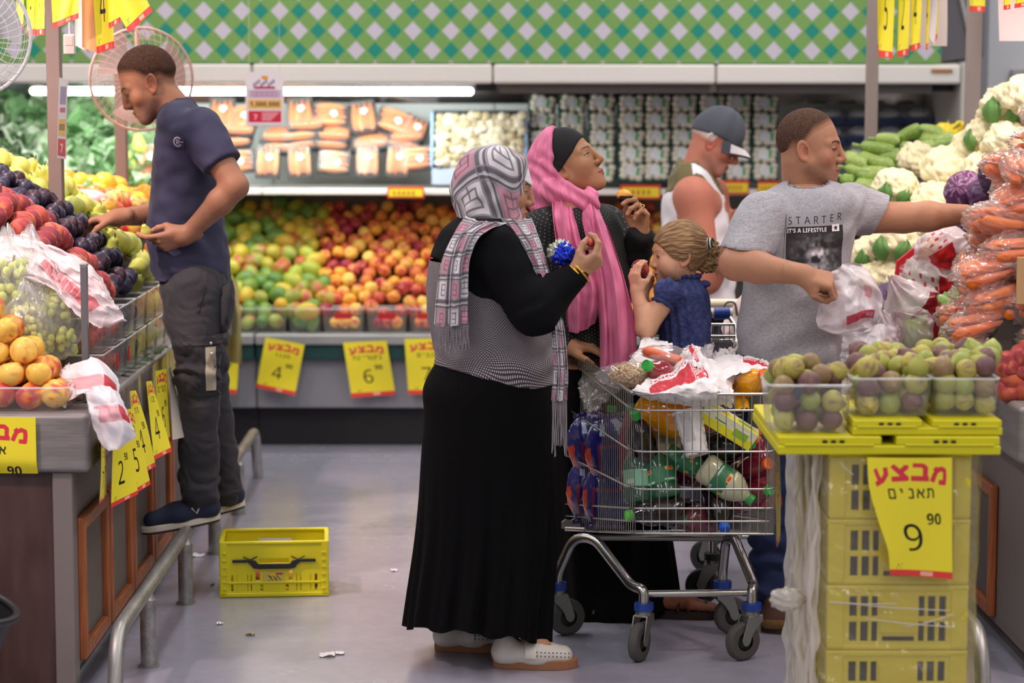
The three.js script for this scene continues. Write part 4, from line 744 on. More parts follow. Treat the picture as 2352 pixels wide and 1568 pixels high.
// ---------------------------------------------------------------- vegetables on the right counter
{
const rise = (q) => 1.02 + .85 * (1 - Math.exp(-q / .5)), XR = 1.46;
const base = thing('sloping_stand', 'dark sloping stand under the heaped vegetables on the right counter', 'stand');
mesh('board', sheet((u, v) => { const q = lerp(.04, 1.3, v); return A(XR + q, rise(q) - .1, lerp(7.15, 10.3, u)); }, 4, 12), mat('#37302c', .8), base);
mesh('front', sheet((u, v) => A(XR + .05, lerp(TOPY, rise(.04) - .1, v), lerp(7.15, 10.3, u)), 2, 2), mat('#3f3a34', .8), base);
mesh('end_board', sheet((u, v) => { const q = lerp(.05, 1.3, u); return A(XR + q, lerp(TOPY, rise(q) - .1, v), 7.15); }, 12, 2), mat('#3f3a34', .8), base);
// zucchini
const zn = tileNoise(32, 77), zt = dataTex(128, (u, v) => { const k = zn(u, v) > .78 ? 26 : 0, m = (zn(v, u) - .5) * 22; return [164 + k + m, 190 + k + m, 98 + k + m]; }), zt2 = dataTex(128, (u, v) => { const k = zn(u, v) > .74 ? 28 : 0, m = (zn(v, u) - .5) * 24; return [136 + k + m, 168 + k + m, 74 + k + m]; });
zt.repeat.set(1, 5); zt2.repeat.set(1, 5);
const zM = [mat('#ffffff', .4, { map: zt }), mat('#ffffff', .4, { map: zt2 })], stemM = mat('#8fa85c', .7);
const Z = [[1973, 335, 2058, 351, 0], [1970, 353, 2056, 381, 0], [1937, 384, 2047, 399, 0], [1964, 395, 2022, 408, 0], [1960, 423, 2040, 447, 1], [2010, 320, 2067, 326, 0], [2056, 326, 2118, 296, 0], [2108, 298, 2164, 312, 0], [2105, 318, 2197, 322, 1], [2067, 368, 2202, 326, 0], [2067, 333, 2109, 346, 0], [2052, 342, 2074, 384, 0], [2074, 377, 2106, 386, 0], [2015, 408, 2047, 421, 0], [1940, 353, 1970, 368, 0], [1934, 406, 1960, 416, 0], [1979, 447, 2030, 456, 0], [1934, 432, 1975, 446, 0], [2118, 334, 2190, 342, 0], [1938, 366, 1990, 380, 0], [2040, 440, 2062, 470, 0], [2020, 358, 2068, 366, 0], [2090, 350, 2150, 338, 0], [1985, 410, 2020, 400, 0], [2052, 400, 2095, 412, 0]];
const where = ['in the middle of the heap', 'at the left of the heap', 'thick one in front', 'at the top of the heap', 'at the right of the heap'];
Z.forEach(([a, b, c, d, thick], i) => {
const D = 9.78 - (b + d) / 2 * .0012 + .36, p = P(a, b, D), q = P(c, d, D - .04), pts = [], sag = (FR() - .5) * .02;
for (let k = 0; k <= 10; k++) pts.push(p.clone().lerp(q, k / 10).sub(p).add(V(0, sag * Math.sin(k / 10 * Math.PI), 0)));
const R = thick ? .042 : .031, t = mesh('zucchini', polyTube(pts, (s) => R * (.72 + .28 * s) * Math.sqrt(clamp(1 - Math.abs(s * 2 - 1) ** 7)) + .002, 16), zM[i % 3 ? 0 : 1]); t.position.copy(p);
mesh('stem', polyTube([pts[0].clone(), pts[0].clone().addScaledVector(pts[10].clone().sub(pts[0]).normalize(), -.03)], .009, 8), stemM, t);
const w = thick ? 2 : (a + c) / 2 < 1975 ? 1 : (b + d) / 2 < 325 ? 3 : (a + c) / 2 > 2080 ? 4 : 0;
tag(t, `pale green zucchini on the right counter, ${where[w]}`, 'zucchini', 'zucchini heaped on the right counter');
});
// yellow peppers behind the zucchini
const pepG = ball((d) => { const a = Math.atan2(d.z, d.x), k = 1 + .12 * Math.cos(a * 3) - .25 * Math.exp(-((1 - d.y) ** 2) / .03); return V(d.x * .042 * k, d.y * .05 * k, d.z * .042 * k); }, null, 24, 14), pepM = mat('#f2d420', .28);
let pep;
for (const [x, y, d] of [[2250, 268, 9.9], [2268, 283, 9.85], [2256, 300, 9.8], [2196, 302, 10], [2210, 296, 10.05], [2166, 300, 10.05], [2275, 262, 9.9], [2240, 290, 9.95], [2182, 312, 9.95]]) { const m = pep ? copy(pep, 'yellow_pepper') : (pep = tag(mesh('yellow_pepper', pepG, pepM), 'shiny yellow pepper showing between the zucchini and the cauliflowers', 'pepper', 'yellow peppers on the right counter')); if (!m.children.length) mesh('stem', polyTube([V(0, .036, 0), V(.004, .06, 0), V(.012, .07, 0)], .005, 7), mat('#6d8a3a'), m); m.position.copy(P(x, y, d)); m.rotation.set((FR() - .5) * 1.5, FR() * 6, (FR() - .5) * 1.5); m.scale.setScalar(.8 + FR() * .2); }
// cauliflowers
const curd = (seed) => { const r = rnd(seed), pts = []; for (let i = 0; i < 96; i++) { const y = 1 - (i + .5) / 96 * 1.4, a = i * 2.39996 + r() * .3, s = Math.sqrt(1 - y * y); pts.push([V(Math.cos(a) * s, y, Math.sin(a) * s), .2 + r() * .1, .88 + r() * .16]); }
return ball((d) => { let m = .72; for (const [p, w, h] of pts) { const c = p.dot(d); if (c < .85) continue; const an = Math.acos(Math.min(1, c)); if (an < w) m = Math.max(m, h * (.8 + .2 * Math.sqrt(1 - (an / w) ** 2))); } m += .03 * noise3(d.x * 14 + seed, d.y * 14, d.z * 14) + .022 * noise3(d.x * 26, d.y * 26, d.z * 26 + seed); return V(d.x * m, d.y * m * .86, d.z * m).multiplyScalar(.12); },
(d) => mixC(C('#efe6bd'), C('#d8c89a'), sstep(.1, .8, fbm(d.x * 3 + seed, d.y * 3, d.z * 3)) * .8), 72, 50); };
const leafC = (seed) => sheet((u, v) => { const w = .05 * Math.sin(Math.PI * Math.min(1, v * .9 + .12)); return V((u - .5) * 2 * w, -.07 + v * .15, .1 + .03 * Math.sin(v * 2.6) + .01 * Math.sin(u * 18 + seed) * v - .02 * (u - .5) ** 2 * 4); }, 10, 10);
const curds = [curd(31), curd(47), curd(63)], cM = vmat(.75), lM = new THREE.MeshPhysicalMaterial({ color: C('#5f8f45'), roughness: .6, side: THREE.DoubleSide, transmission: .15, thickness: 0 });
const heads = [[2178, 398, 8.9, 1, 0, 'middle of the upper heap'], [2112, 372, 9.15, .8, 0, 'smaller, beside the zucchini'], [2240, 362, 8.95, 1.05, 0, 'at the foot of the grey brown post'], [2058, 436, 8.9, .85, 1, 'with green leaves, left end of the upper heap'], [2150, 468, 8.75, .85, 0, 'just above the reaching arm'], [2318, 262, 8.8, 1.1, 1, 'top right corner of the heap'], [2360, 235, 8.7, 1.0, 0, 'topmost at the right picture edge'], [2272, 318, 8.85, .9, 1, 'right of the post'], [2320, 340, 8.7, 1, 0, 'behind the carrot bags'], [2270, 410, 8.7, 1, 0, 'behind the purple cabbage'], [2004, 590, 8.75, .85, 1, 'under the arm, left end'], [2062, 568, 8.6, 1, 1, 'under the arm, beside the red board'], [2100, 520, 8.65, .9, 0, 'right under the forearm'], [2020, 650, 8.6, .8, 0, 'lowest, behind the held bag'], [2160, 520, 8.6, .9, 0, 'under the forearm, far right'], [2062, 640, 8.55, .7, 0, 'low, behind the red board']];
heads.forEach(([x, y, d, s, leaf, w], i) => { const t = thing('cauliflower', `creamy cauliflower, ${w}`, 'cauliflower', P(x, y, d), 'cauliflowers on the right counter'); mesh('curd', curds[i % 3], cM, t); for (let k = 0; k < (leaf ? 4 : 0); k++) mesh('leaf', leafC(k + i).scale(.8, .62, .97).rotateY(k * (leaf ? .9 : 2.1) - 1.2 + (leaf ? 0 : 2.6)).translate(0, -.035, 0), lM, t); t.rotation.set((leaf ? -.1 : .45) + (FR() - .5) * .4, FR() * .8, -.3 + (FR() - .5) * .4); t.scale.setScalar(s); });
// red cabbages
const cab = (c0, c1, seed) => ball((d) => { const k = 1 + .03 * noise3(d.x * 2 + seed, d.y * 2, d.z * 2) - .03 * Math.abs(Math.sin(Math.atan2(d.z, d.x) * 1.5 + d.y * 2 + seed)); return V(d.x * k, d.y * k * .92, d.z * k).multiplyScalar(.1); }, (d) => { const a = Math.atan2(d.z, d.x), v = Math.abs(Math.sin(a * 5 + 2.2 * noise3(d.x * 2, d.y * 2, seed) + d.y * 4)); return mixC(C(c0), C(c1), sstep(.9, 1, v) * .8 + .25 * fbm(d.x * 4, d.y * 4, d.z * 4 + seed)); }, 64, 44);
const cb = vmat(.35);
const cabbage = (x, y, d, s, c0, c1, label, rot) => { const m = mesh('cabbage', cab(c0, c1, x), cb); m.position.copy(P(x, y, d)); m.scale.setScalar(s); m.rotation.set(...rot); mesh('outer_leaf', sheet((u, v) => { const a = (u - .5) * 1.8, b = (v - .3) * 1.5, r = .104 + .012 * Math.abs(u - .5) * v * 2; return V(Math.sin(a) * Math.cos(b) * r, Math.sin(b) * r * .92, Math.cos(a) * Math.cos(b) * r); }, 12, 10, (u) => C(c0).lerp(C(c1), Math.exp(-((u - .5) ** 2) / .002) * .6)), cb, m); tag(m, label, 'cabbage'); };
cabbage(2216, 440, 8.25, .78, '#5b2a56', '#c99ac0', 'glossy red cabbage with pale veins above the reaching forearm', [1.2, 0, .6]);
cabbage(2268, 448, 8.15, .74, '#43204a', '#8a5a8a', 'darker red cabbage beside the carrot bags', [.4, 1, 0]);
cabbage(2052, 694, 8.1, .82, '#4d3358', '#7d5f88', 'dull purple cabbage behind the held plastic bag', [.2, .5, .3]);
cabbage(2290, 400, 8.05, .7, '#3c2144', '#7a5080', 'red cabbage half hidden behind the carrots, highest one', [0, 2, 0]);
cabbage(2232, 520, 8.1, .75, '#43204a', '#8a5a8a', 'red cabbage just under the reaching wrist', [.6, .5, .8]);
const lett = (x, y, d, s, label) => cabbage(x, y, d, s, '#7fae5a', '#c9dda4', label, [.3, .8, .5]);
lett(2150, 700, 7.95, .85, 'green cabbage beside the red-printed bags'); lett(2166, 795, 7.8, .8, 'light green cabbage low beside the carrots, behind the figs'); lett(2098, 775, 7.85, .95, 'green cabbage inside the clear bag low behind the figs'); lett(2100, 705, 8.0, .8, 'green cabbage inside the dark red printed bag'); lett(2130, 640, 8.05, .8, 'pale green cabbage inside the pink bag below the forearm');
// bagged produce with red print
const bagT = (seed, col) => canvasTex(256, 256, (g, w, h) => { g.fillStyle = '#f7eef0'; g.fillRect(0, 0, w, h); g.fillStyle = col; g.save(); g.translate(w / 2, h / 2); g.rotate(-.25); g.fillRect(-70, -40, 60, 80); g.fillRect(40, -40, 70, 80); g.strokeStyle = '#f4d8dc'; g.lineWidth = 3; for (let i = 0; i < 6; i++) { g.beginPath(); g.moveTo(44 + i * 12, -38); g.lineTo(40 + i * 12, 38); g.moveTo(40, -34 + i * 14); g.lineTo(110, -30 + i * 14); g.stroke(); } g.fillStyle = col; for (let i = 0; i < 8; i++) g.fillRect(-118 + i * 6, -30 + (i % 3) * 20, 4, 12); g.restore(); });
const bg = (x, y, d, rx, ry, rz, seed, col, label, rot, tr = .55) => { const m = mesh('produce_bag', bagGeo(rx, ry, rz, seed, .5, .16, 44, 32), new THREE.MeshPhysicalMaterial({ map: bagT(seed, col), transmission: tr, thickness: 0, roughness: .3, side: THREE.DoubleSide })); m.position.copy(P(x, y, d)); m.rotation.set(...rot); tag(m, label, 'plastic bag'); return m; };
bg(2165, 572, 7.95, .075, .1, .07, 3, '#d2303c', 'pink plastic bag of red tomatoes stretched sideways under the forearm', [0, 0, -1.35]);
for (const [x, y] of [[2128, 582], [2150, 590], [2140, 568], [2170, 588]]) put('apple', P(x, y, 7.95), 'tomato inside the pink plastic bag under the forearm', 'tomatoes in the pink bag', { pick: [2], s: .8 });
bg(2132, 648, 7.98, .105, .1, .1, 5, '#d22a3a', 'translucent bag with bright red print below the tomatoes', [.1, .4, -.5]);
bg(2095, 712, 7.9, .105, .095, .1, 8, '#a01c2a', 'translucent bag with dark red print in the middle of the pile', [.2, .2, .6]);
bg(2092, 778, 7.75, .115, .1, .1, 11, '#b92030', 'clear bag with a green cabbage just above the figs', [.1, .9, .8], .8);
bg(2045, 762, 7.7, .05, .055, .05, 15, '#f2e6ea', 'knotted white top of a plastic bag beside the held bag', [.3, 0, .4], .15);
{ const a = P(2054, 645, 8.3), b = P(2060, 600, 8.3), c = P(2128, 545, 8.3), d = P(2128, 610, 8.3), sh = new THREE.Shape(); [a, b, c, d].forEach((p, i) => sh[i ? 'lineTo' : 'moveTo'](p.x, p.y)); tag(mesh('divider_board', new THREE.ExtrudeGeometry(sh, { depth: .012, bevelEnabled: true, bevelSize: .003, bevelThickness: .003, bevelSegments: 2 }).translate(0, 0, -8.3), mat('#c81f30', .45)), 'plain red divider board between the cauliflowers and the bags', 'board'); }
// stacked bags of carrots
const cBody = new THREE.LatheGeometry([[0, -.085], [.006, -.08], [.0145, -.03], [.019, .04], [.018, .07], [.008, .083], [0, .084]].map((p) => new THREE.Vector2(...p)), 10).rotateZ(Math.PI / 2), oM = [mat('#e87808', .45), mat('#dc6c06', .45), mat('#ee8818', .45)], filmC = new THREE.MeshPhysicalMaterial({ color: C('#fff6f2'), transmission: .86, thickness: 0, roughness: .13, side: THREE.DoubleSide });
const cp = [0, 1, 2].map((v) => { const t = thing('carrot_bag', 'x', 'carrots', V(0, 0, 0), 'bags of carrots stacked on the right counter'); for (let k = 0; k < 6; k++) mesh('carrot', cBody, oM[(k + v) % 3], t).position.set((FR() - .5) * .012, -.018 + Math.floor(k / 3) * .034, -.036 + (k % 3) * .036), t.children[k].rotation.set(FR() * 6, (FR() - .5) * .25, (k % 2) * Math.PI + (FR() - .5) * .15);
mesh('bag', ball((d) => { const n = 1 + .1 * noise3(d.x * 3 + v * 9, d.y * 4, d.z * 4) + .08 * noise3(d.x * 8 + v, d.y * 9, d.z * 9) + .05 * noise3(d.x * 17, d.y * 16 + v, d.z * 17), e = Math.abs(d.x) ** 4; return V(d.x * .118 * n, d.y * .056 * n * (1 - e * .45), d.z * .074 * n * (1 + e * .1)); }, null, 44, 30), filmC, t); return t; });
const usedC = [0, 0, 0]; let nC = 0;
for (let j = 0; j < 11; j++) { const y = .9 + j * .082, x0 = 1.40 + Math.max(0, y - .98) * .26 + (y > 1.5 ? (y - 1.5) * .5 : 0); for (let i = 0; i < 4; i++) for (let z = 0; z < 2; z++) {
const v = nC++ % 3, t = usedC[v]++ ? copy(cp[v], 'carrot_bag') : cp[v]; t.position.copy(A(x0 + .065 + i * .155 + (j % 2) * .05 + (FR() - .5) * .03, y + (FR() - .5) * .02 + i * .03, 7.19 + z * .2 + j * .01 + (FR() - .5) * .03)); t.rotation.set((FR() - .5) * .5, (FR() > .5 ? 1.3 : .2) + (FR() - .5) * 1.0, (FR() - .5) * .5);
t.userData.label = j < 4 ? 'clear bag of carrots low in the stack at the right picture edge' : j < 8 ? 'clear bag of carrots halfway up the stack at the right picture edge' : 'clear bag of carrots near the top of the stack at the right picture edge';
} }
{ const p = P(2350, 645, 7.06); tag(mesh('cardboard_sign', slab(-.02, .2, -.075, .075, 0, .01, .004), mat('#b59266', .8)), 'tan cardboard card stuck on the carrot bags at the right edge', 'card').position.copy(p); }
for (const [x, y] of [[2316, 838], [2340, 850], [2326, 872], [2352, 892], [2318, 894], [2345, 820], [2368, 866], [2384, 894]]) put('peach', P(x, y, 7.0), 'round red peach lying below the carrot bags at the right edge', 'red peaches below the carrots', { pick: [0, 2] });
// sale tags hanging at the top right and top left
const tg = (key, label, tl, tr, bl, br, D, name) => { const t = [tl, tr].map((q) => [...q, D]), b = [bl, br].map((q) => [...q, D - .02]), mid = [[(tl[0] + bl[0]) / 2, (tl[1] + bl[1]) / 2, D + .015], [(tr[0] + br[0]) / 2, (tr[1] + br[1]) / 2, D + .015]]; const m = mesh(name ?? 'sale_tag', patch([t, mid, b], 6, 10, (u, v) => .008 * Math.sin(u * 5 + v * 4)), SIGN[key] ?? key); return tag(m, label, name === 'paper_card' ? 'card' : 'sign', 'sale tags hanging overhead'); };
const wM = mat('#dccdc9', .7), oW = mat('#f3b27c', .7);
tg('plain', 'narrow yellow tag nearest the right-hand pink post', [2012, -160], [2026, -160], [2017, 116], [2030, 116], 9.0); tg('five', 'broad yellow tag, second from the right-hand pink post', [2030, -170], [2060, -170], [2018, 130], [2049, 135], 8.95); tg('cheap', 'yellow tag with a red lower edge, third from the pink post', [2066, -160], [2094, -160], [2062, 132], [2086, 126], 8.95); tg('apple', 'yellow tag, fourth from the right-hand pink post', [2096, -170], [2124, -170], [2091, 119], [2112, 112], 8.9); tg('mango', 'thin yellow tag hanging before the white card', [2128, -160], [2142, -160], [2127, 115], [2131, 113], 8.85); tg(mat('#c9c0bc', .7), 'grey curled tag hanging before the white card', [2144, -150], [2168, -150], [2133, 80], [2146, 106], 8.8); tg('cheap', 'small yellow tag partly behind the grey curled one', [2150, -150], [2166, -150], [2142, 103], [2152, 88], 8.84);
tg(wM, 'large blank white card behind the hanging yellow tags', [2086, -120], [2176, -120], [2082, 104], [2175, 106], 9.05, 'paper_card'); tg('apple', 'yellow tag showing over the grey brown post', [2226, -230], [2264, -230], [2228, 26], [2262, 28], 9.2); tg('five', 'yellow tag end at the top right, left one', [2300, -180], [2322, -180], [2306, 23], [2320, 21], 7.6); tg('plain', 'yellow tag end at the top right corner', [2332, -180], [2362, -180], [2331, 19], [2360, 14], 7.6); tg(mat('#cdbab6', .6), 'large pale pink poster at the top right corner', [2284, -170], [2420, -170], [2296, 94], [2420, 94], 8.6, 'paper_card');
tg('cheap', 'yellow tag behind the top left fan', [40, -200], [60, -200], [37, 74], [54, 68], 7.6); tg('five', 'narrow yellow tag beside the top left fan', [60, -200], [80, -200], [62, 84], [80, 80], 7.55); tg('plain', 'yellow tag left of the front left post', [80, -200], [104, -200], [80, 82], [103, 80], 7.5); tg('mango', 'broad yellow tag hanging before the front left post', [110, -200], [186, -200], [121, 66], [181, 42], 7.6); tg('apple', 'long yellow tag with a red end, right of the post', [204, -200], [250, -200], [222, 124], [263, 110], 7.7); tg('five', 'yellow tag tucked under the one marked 4', [232, -200], [280, -200], [250, 66], [276, 52], 7.6); tg('cheap', 'yellow tag corner at the very top beside the fan', [280, -200], [330, -200], [320, 12], [334, 4], 7.7);
tg('mango', 'tilted yellow tag marked 4 above the second fan', [160, -170], [220, -220], [296, 76], [352, 26], 7.45); tg(wM, 'crumpled whitish tag beside the control box', [172, -200], [196, -200], [172, 104], [206, 122], 7.75); tg(oW, 'orange and white tag among the yellow ones', [190, -200], [226, -200], [188, 108], [224, 122], 7.72); tg(wM, 'pale pink tag behind the orange one', [214, -200], [244, -200], [200, 118], [240, 116], 7.8);
}
// ---------------------------------------------------------------- yellow crates
const CR = { yellow: mat('#d9d012', .42), pale: mat('#e6da1e', .42), black: mat('#1b1b1d', .45) };
// pierced wall: w x h with rectangular holes [x0, x1, y0, y1] (0..1), centred in x, standing on y = 0, thickness t
function pierced(w, h, t, holes, bev = .0015) {
const sh = new THREE.Shape(); sh.moveTo(-w / 2, 0); sh.lineTo(w / 2, 0); sh.lineTo(w / 2, h); sh.lineTo(-w / 2, h);
for (const [a, b, c, d] of holes) { const p = new THREE.Path(); p.moveTo((a - .5) * w, c * h); p.lineTo((a - .5) * w, d * h); p.lineTo((b - .5) * w, d * h); p.lineTo((b - .5) * w, c * h); sh.holes.push(p); }
return new THREE.ExtrudeGeometry(sh, { depth: t, bevelEnabled: bev > 0, bevelSize: bev, bevelThickness: bev, bevelSegments: 1 }).translate(0, 0, -t / 2);
}
{
// the crate on the floor
const p0 = P(500, 1370, 7.97), p1 = P(748, 1370, 7.97), w = p1.x - p0.x, h = .2, dp = .24, t = thing('folding_crate', 'yellow folding crate with a black handle bar standing alone on the floor', 'crate', V((p0.x + p1.x) / 2, .002, -7.97 - dp / 2));
t.rotation.y = .085; const slots = []; for (const [a, b] of [[.1, .125], [.15, .158], [.25, .262], [.28, .295], [.7, .715], [.735, .75], [.83, .84], [.87, .9]]) slots.push([a, b, .1, .24], [a, b, .28, .42]);
slots.push([.325, .37, .3, .5], [.63, .67, .3, .5], [.37, .4, .1, .23], [.6, .635, .1, .23], [.36, .64, .62, .72]);
const front = pierced(w, h - .006, .008, slots), back = pierced(w, h - .006, .008, [[.34, .66, .72, .86], ...slots.slice(0, 16)]), side = pierced(dp - .02, h - .006, .008, [[.2, .8, .6, .72], [.1, .4, .15, .4], [.6, .9, .15, .4]]);
mesh('front_wall', front.clone().translate(0, 0, dp / 2), CR.yellow, t); mesh('back_wall', back.translate(0, 0, -dp / 2), CR.yellow, t);
for (const s of [-1, 1]) { mesh('side_wall', side.clone().rotateY(Math.PI / 2).translate(s * (w / 2 - .004), 0, 0), CR.yellow, t); for (const z of [-1, 1]) mesh('corner_column', box(.026, h - .004, .014, s * (w / 2 - .013), h / 2, z * (dp / 2 + .003), .004), CR.yellow, t); }
mesh('crate_floor', box(w - .01, .008, dp - .01, 0, .006, 0), CR.yellow, t);
for (const z of [-1, 1]) { mesh('top_rim', box(w, .01, .02, 0, h - .004, z * dp / 2, .003), CR.yellow, t); mesh('bottom_rim', box(w, .014, .02, 0, .008, z * dp / 2, .003), CR.yellow, t); mesh('rib', box(w * .86, .006, .01, 0, h * .26, z * (dp / 2 + .005), .002), CR.yellow, t); }
for (const s of [-1, 1]) mesh('top_rim', box(.016, .01, dp, s * (w / 2 - .006), h - .004, 0, .003), CR.yellow, t);
for (let i = 0; i < 6; i++) for (const s of [-1, 1]) mesh('notch', box(.014, .006, .006, s * (w / 2 - .018), .03 + i * .026, dp / 2 + .011, .001), CR.yellow, t);
const zf = dp / 2 + .009, sh = new THREE.Shape(), P2 = [[-.38, .68], [-.22, .68], [-.17, .655], [-.15, .6], [.15, .6], [.17, .655], [.22, .68], [.38, .68], [.38, .64], [.24, .64], [.215, .6], [.19, .535], [.14, .52], [-.14, .52], [-.19, .535], [-.215, .6], [-.24, .64], [-.38, .64]]; P2.forEach(([x, y], i) => sh[i ? 'lineTo' : 'moveTo'](x * w, y * h)); for (let i = 0; i < 7; i++) { const q = new THREE.Path(); q.absarc((i - 3) * .011, .56 * h, .0028, 0, 6.3, true); sh.holes.push(q); }
const hb = mesh('handle_bar', new THREE.ExtrudeGeometry(sh, { depth: .006, bevelEnabled: true, bevelSize: .001, bevelThickness: .001, bevelSegments: 1 }).translate(0, 0, zf), CR.black, t, 'black handle bar');
for (const s of [-1, 1]) mesh('clip', [bar(V(s * .11, h * .74, zf + .004), V(s * .08, h * .67, zf + .004), .0022, 6), bar(V(s * .06, h * .74, zf + .004), V(s * .09, h * .67, zf + .004), .0022, 6)], CR.black, hb);
const lt = canvasTex(128, 84, (g, W2, H2) => { g.fillStyle = '#cbbb52'; g.fillRect(0, 0, W2, H2); g.fillStyle = '#4a3a1c'; for (let i = 0; i < 26; i++) g.fillRect(30 + (i * 37) % 70, 30 + (i * 23) % 40, 9, 5); g.fillStyle = '#e8c020'; g.fillRect(44, 14, 30, 20); g.fillStyle = '#b04a2a'; g.fillRect(78, 10, 40, 16); });
mesh('label', box(w * .2, h * .2, .002, -.002, h * .36, zf - .003), mat('#ffffff', .5, { map: lt }), t, 'square printed label');
for (let i = 0; i < 9; i++) put(i % 3 ? 'peach' : 'nectarine', V((p0.x + p1.x) / 2 + (i % 5 - 2) * .07, .055, -7.97 - .055 - Math.floor(i / 5) * .09), 'peach or nectarine lying inside the yellow crate on the floor', 'fruit in the floor crate', { s: .95 });
}
{
// the wrapped stack in the foreground: five crates, two folded crates on top, punnets of figs
const D0 = 5.8, x0 = P(1903, 1100, D0).x, x1 = P(2232, 1100, D0).x, w = x1 - x0, dp = .66, hc = .174, cx = (x0 + x1) / 2, cz = -D0 - dp / 2;
const grid = []; for (const [a, b] of [[.15, .212], [.232, .294], [.312, .362], [.65, .7], [.718, .778], [.798, .855]]) for (const [c, d] of [[.1, .44], [.51, .86]]) grid.push([a, b, c, d]);
grid.push([.39, .63, .1, .2]);
const gf = pierced(w - .01, hc - .012, .01, grid), gs = pierced(dp - .03, hc - .012, .01, [...Array(10).keys()].flatMap((i) => [[.07 + i * .09, .07 + i * .09 + .055, .15, .45], [.07 + i * .09, .07 + i * .09 + .055, .52, .82]]));
const levels = ['lowest crate', 'second crate from the floor', 'middle crate', 'second crate from the top', 'top crate'];
for (let k = 0; k < 5; k++) {
const t = thing('plastic_crate', `yellow plastic crate with barred windows, ${levels[k]} of the film-wrapped stack`, 'crate', V(cx, k * hc + .001, cz), 'crates of the wrapped stack');
for (const s of [-1, 1]) { mesh(s > 0 ? 'front_wall' : 'back_wall', gf.clone().translate(0, .006, s * (dp / 2 - .008)), CR.pale, t); mesh('side_wall', gs.clone().rotateY(Math.PI / 2).translate(s * (w / 2 - .01), .006, 0), CR.pale, t); mesh('top_rim', box(w, .016, .03, 0, hc - .008, s * (dp / 2 - .012), .005), CR.pale, t); mesh('top_rim', box(.026, .016, dp - .06, s * (w / 2 - .013), hc - .008, 0, .005), CR.pale, t); mesh('bottom_rim', box(w - .008, .014, .026, 0, .008, s * (dp / 2 - .012), .005), CR.pale, t); }
for (const sx of [-1, 1]) for (const sz of [-1, 1]) mesh('corner_column', box(.045, hc - .01, .022, sx * (w / 2 - .024), hc / 2, sz * (dp / 2 - .008), .005), CR.pale, t);
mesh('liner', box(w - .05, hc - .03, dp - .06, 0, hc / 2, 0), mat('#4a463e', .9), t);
mesh('front_panel', box(w * .27, hc * .5, .004, .005, hc * .52, dp / 2 + .001, .001), CR.pale, t);
}
const topY = 5 * hc + .002;
// stretch film
const fm = new THREE.MeshPhysicalMaterial({ color: C('#f4efe2'), transmission: .9, thickness: 0, roughness: .12, side: THREE.DoubleSide }), fs = new THREE.MeshPhysicalMaterial({ color: C('#f2ece2'), transmission: .5, thickness: 0, roughness: .2, side: THREE.DoubleSide });
const t = thing('stretch_film', 'creased clear stretch film wrapped around the stack of yellow crates', 'plastic film');
const wr = (u, v, s) => .006 * noise3(u * 3 + s, v * 14, s) + .004 * noise3(u * 9, v * 26 + u * 10, s + 2) + .003 * Math.sin(v * 44 + u * 9);
mesh('front_film', sheet((u, v) => V(lerp(x0 - .02, x1 + .018, u), lerp(.01, topY - .01, v), -D0 + .016 + wr(u, v, 1) - .02 * (Math.abs(u - .5) * 2) ** 8), 50, 90), fm, t);
mesh('side_film', sheet((u, v) => V(x0 - .022 - .008 * Math.sin(u * 13) + .008 * noise3(u * 10, v * 5, 7) + .005 * noise3(u * 26, v * 9, 8), lerp(.01, topY + .01, v), lerp(-D0 + .01, -D0 - dp - .02, u)), 60, 60), fs, t);
mesh('side_film', sheet((u, v) => V(x1 + .02 + .006 * noise3(u * 10, v * 5, 17), lerp(.01, topY, v), lerp(-D0 + .01, -D0 - dp - .02, u)), 20, 30), fm, t);
for (let i = 0; i < 4; i++) mesh('film_rope', polyTube([...Array(18).keys()].map((k) => V(x0 - .03 - .012 * noise3(i, k * .3, 1) - i * .004, lerp(.02, topY, k / 17), -D0 - .02 - i * .05 + .015 * noise3(k * .4, i, 3))), (s) => .008 + .006 * noise3(s * 9, i, 2), 8), fs, t);
mesh('film_knot', ball((d) => V(d.x * .045, d.y * .03, d.z * .03).multiplyScalar(1 + .25 * noise3(d.x * 4, d.y * 4, d.z * 4)), null, 24, 16).translate(x0 - .09, P(1800, 1395, D0).y, -D0 - .1), fs, t);
for (const [a, b] of [[[1905, 1382], [2180, 1402]], [[1990, 1420], [2190, 1440]], [[2080, 1440], [2190, 1410]], [[1905, 1382], [2060, 1386]], [[1930, 1060], [1960, 1090]]]) mesh('film_crease', polyTube([P(...a, D0 - .022), P((a[0] + b[0]) / 2, (a[1] + b[1]) / 2 + 3, D0 - .026), P(...b, D0 - .022)], .0018, 6), fs, t);
// folded crates as a table top
const fold = (label, px0, px1, D, y, h, depth) => { const a = P(px0, 1000, D).x, b = P(px1, 1000, D).x, q = thing('folded_crate', label, 'crate', V((a + b) / 2, y, -D - depth / 2)), ww = b - a; mesh('base', box(ww, h * .5, depth, 0, h * .25, 0, .004), CR.yellow, q); for (const s of [-1, 1]) { mesh('folded_wall', box(ww * .465, h * .5, depth * .98, s * ww * .265, h * .74, 0, .005), CR.yellow, q); for (let i = 0; i < 3; i++) mesh('slot', box(.012, h * .14, .004, s * ww * .25 + (i - 1) * .022, h * .72, depth / 2 - .004), CR.black, q); mesh('lip', box(ww * .4, h * .12, .008, s * ww * .27, h * .55, depth / 2, .002), CR.yellow, q); } return q; };
const yA = topY + .001, hA = .047; fold('lower wide folded yellow crate lying across the wrapped stack', 1787, 2300, 5.76, yA, hA, .62); fold('upper folded yellow crate carrying the two right-hand punnets of figs', 1958, 2303, 5.78, yA + hA + .001, .04, .5);
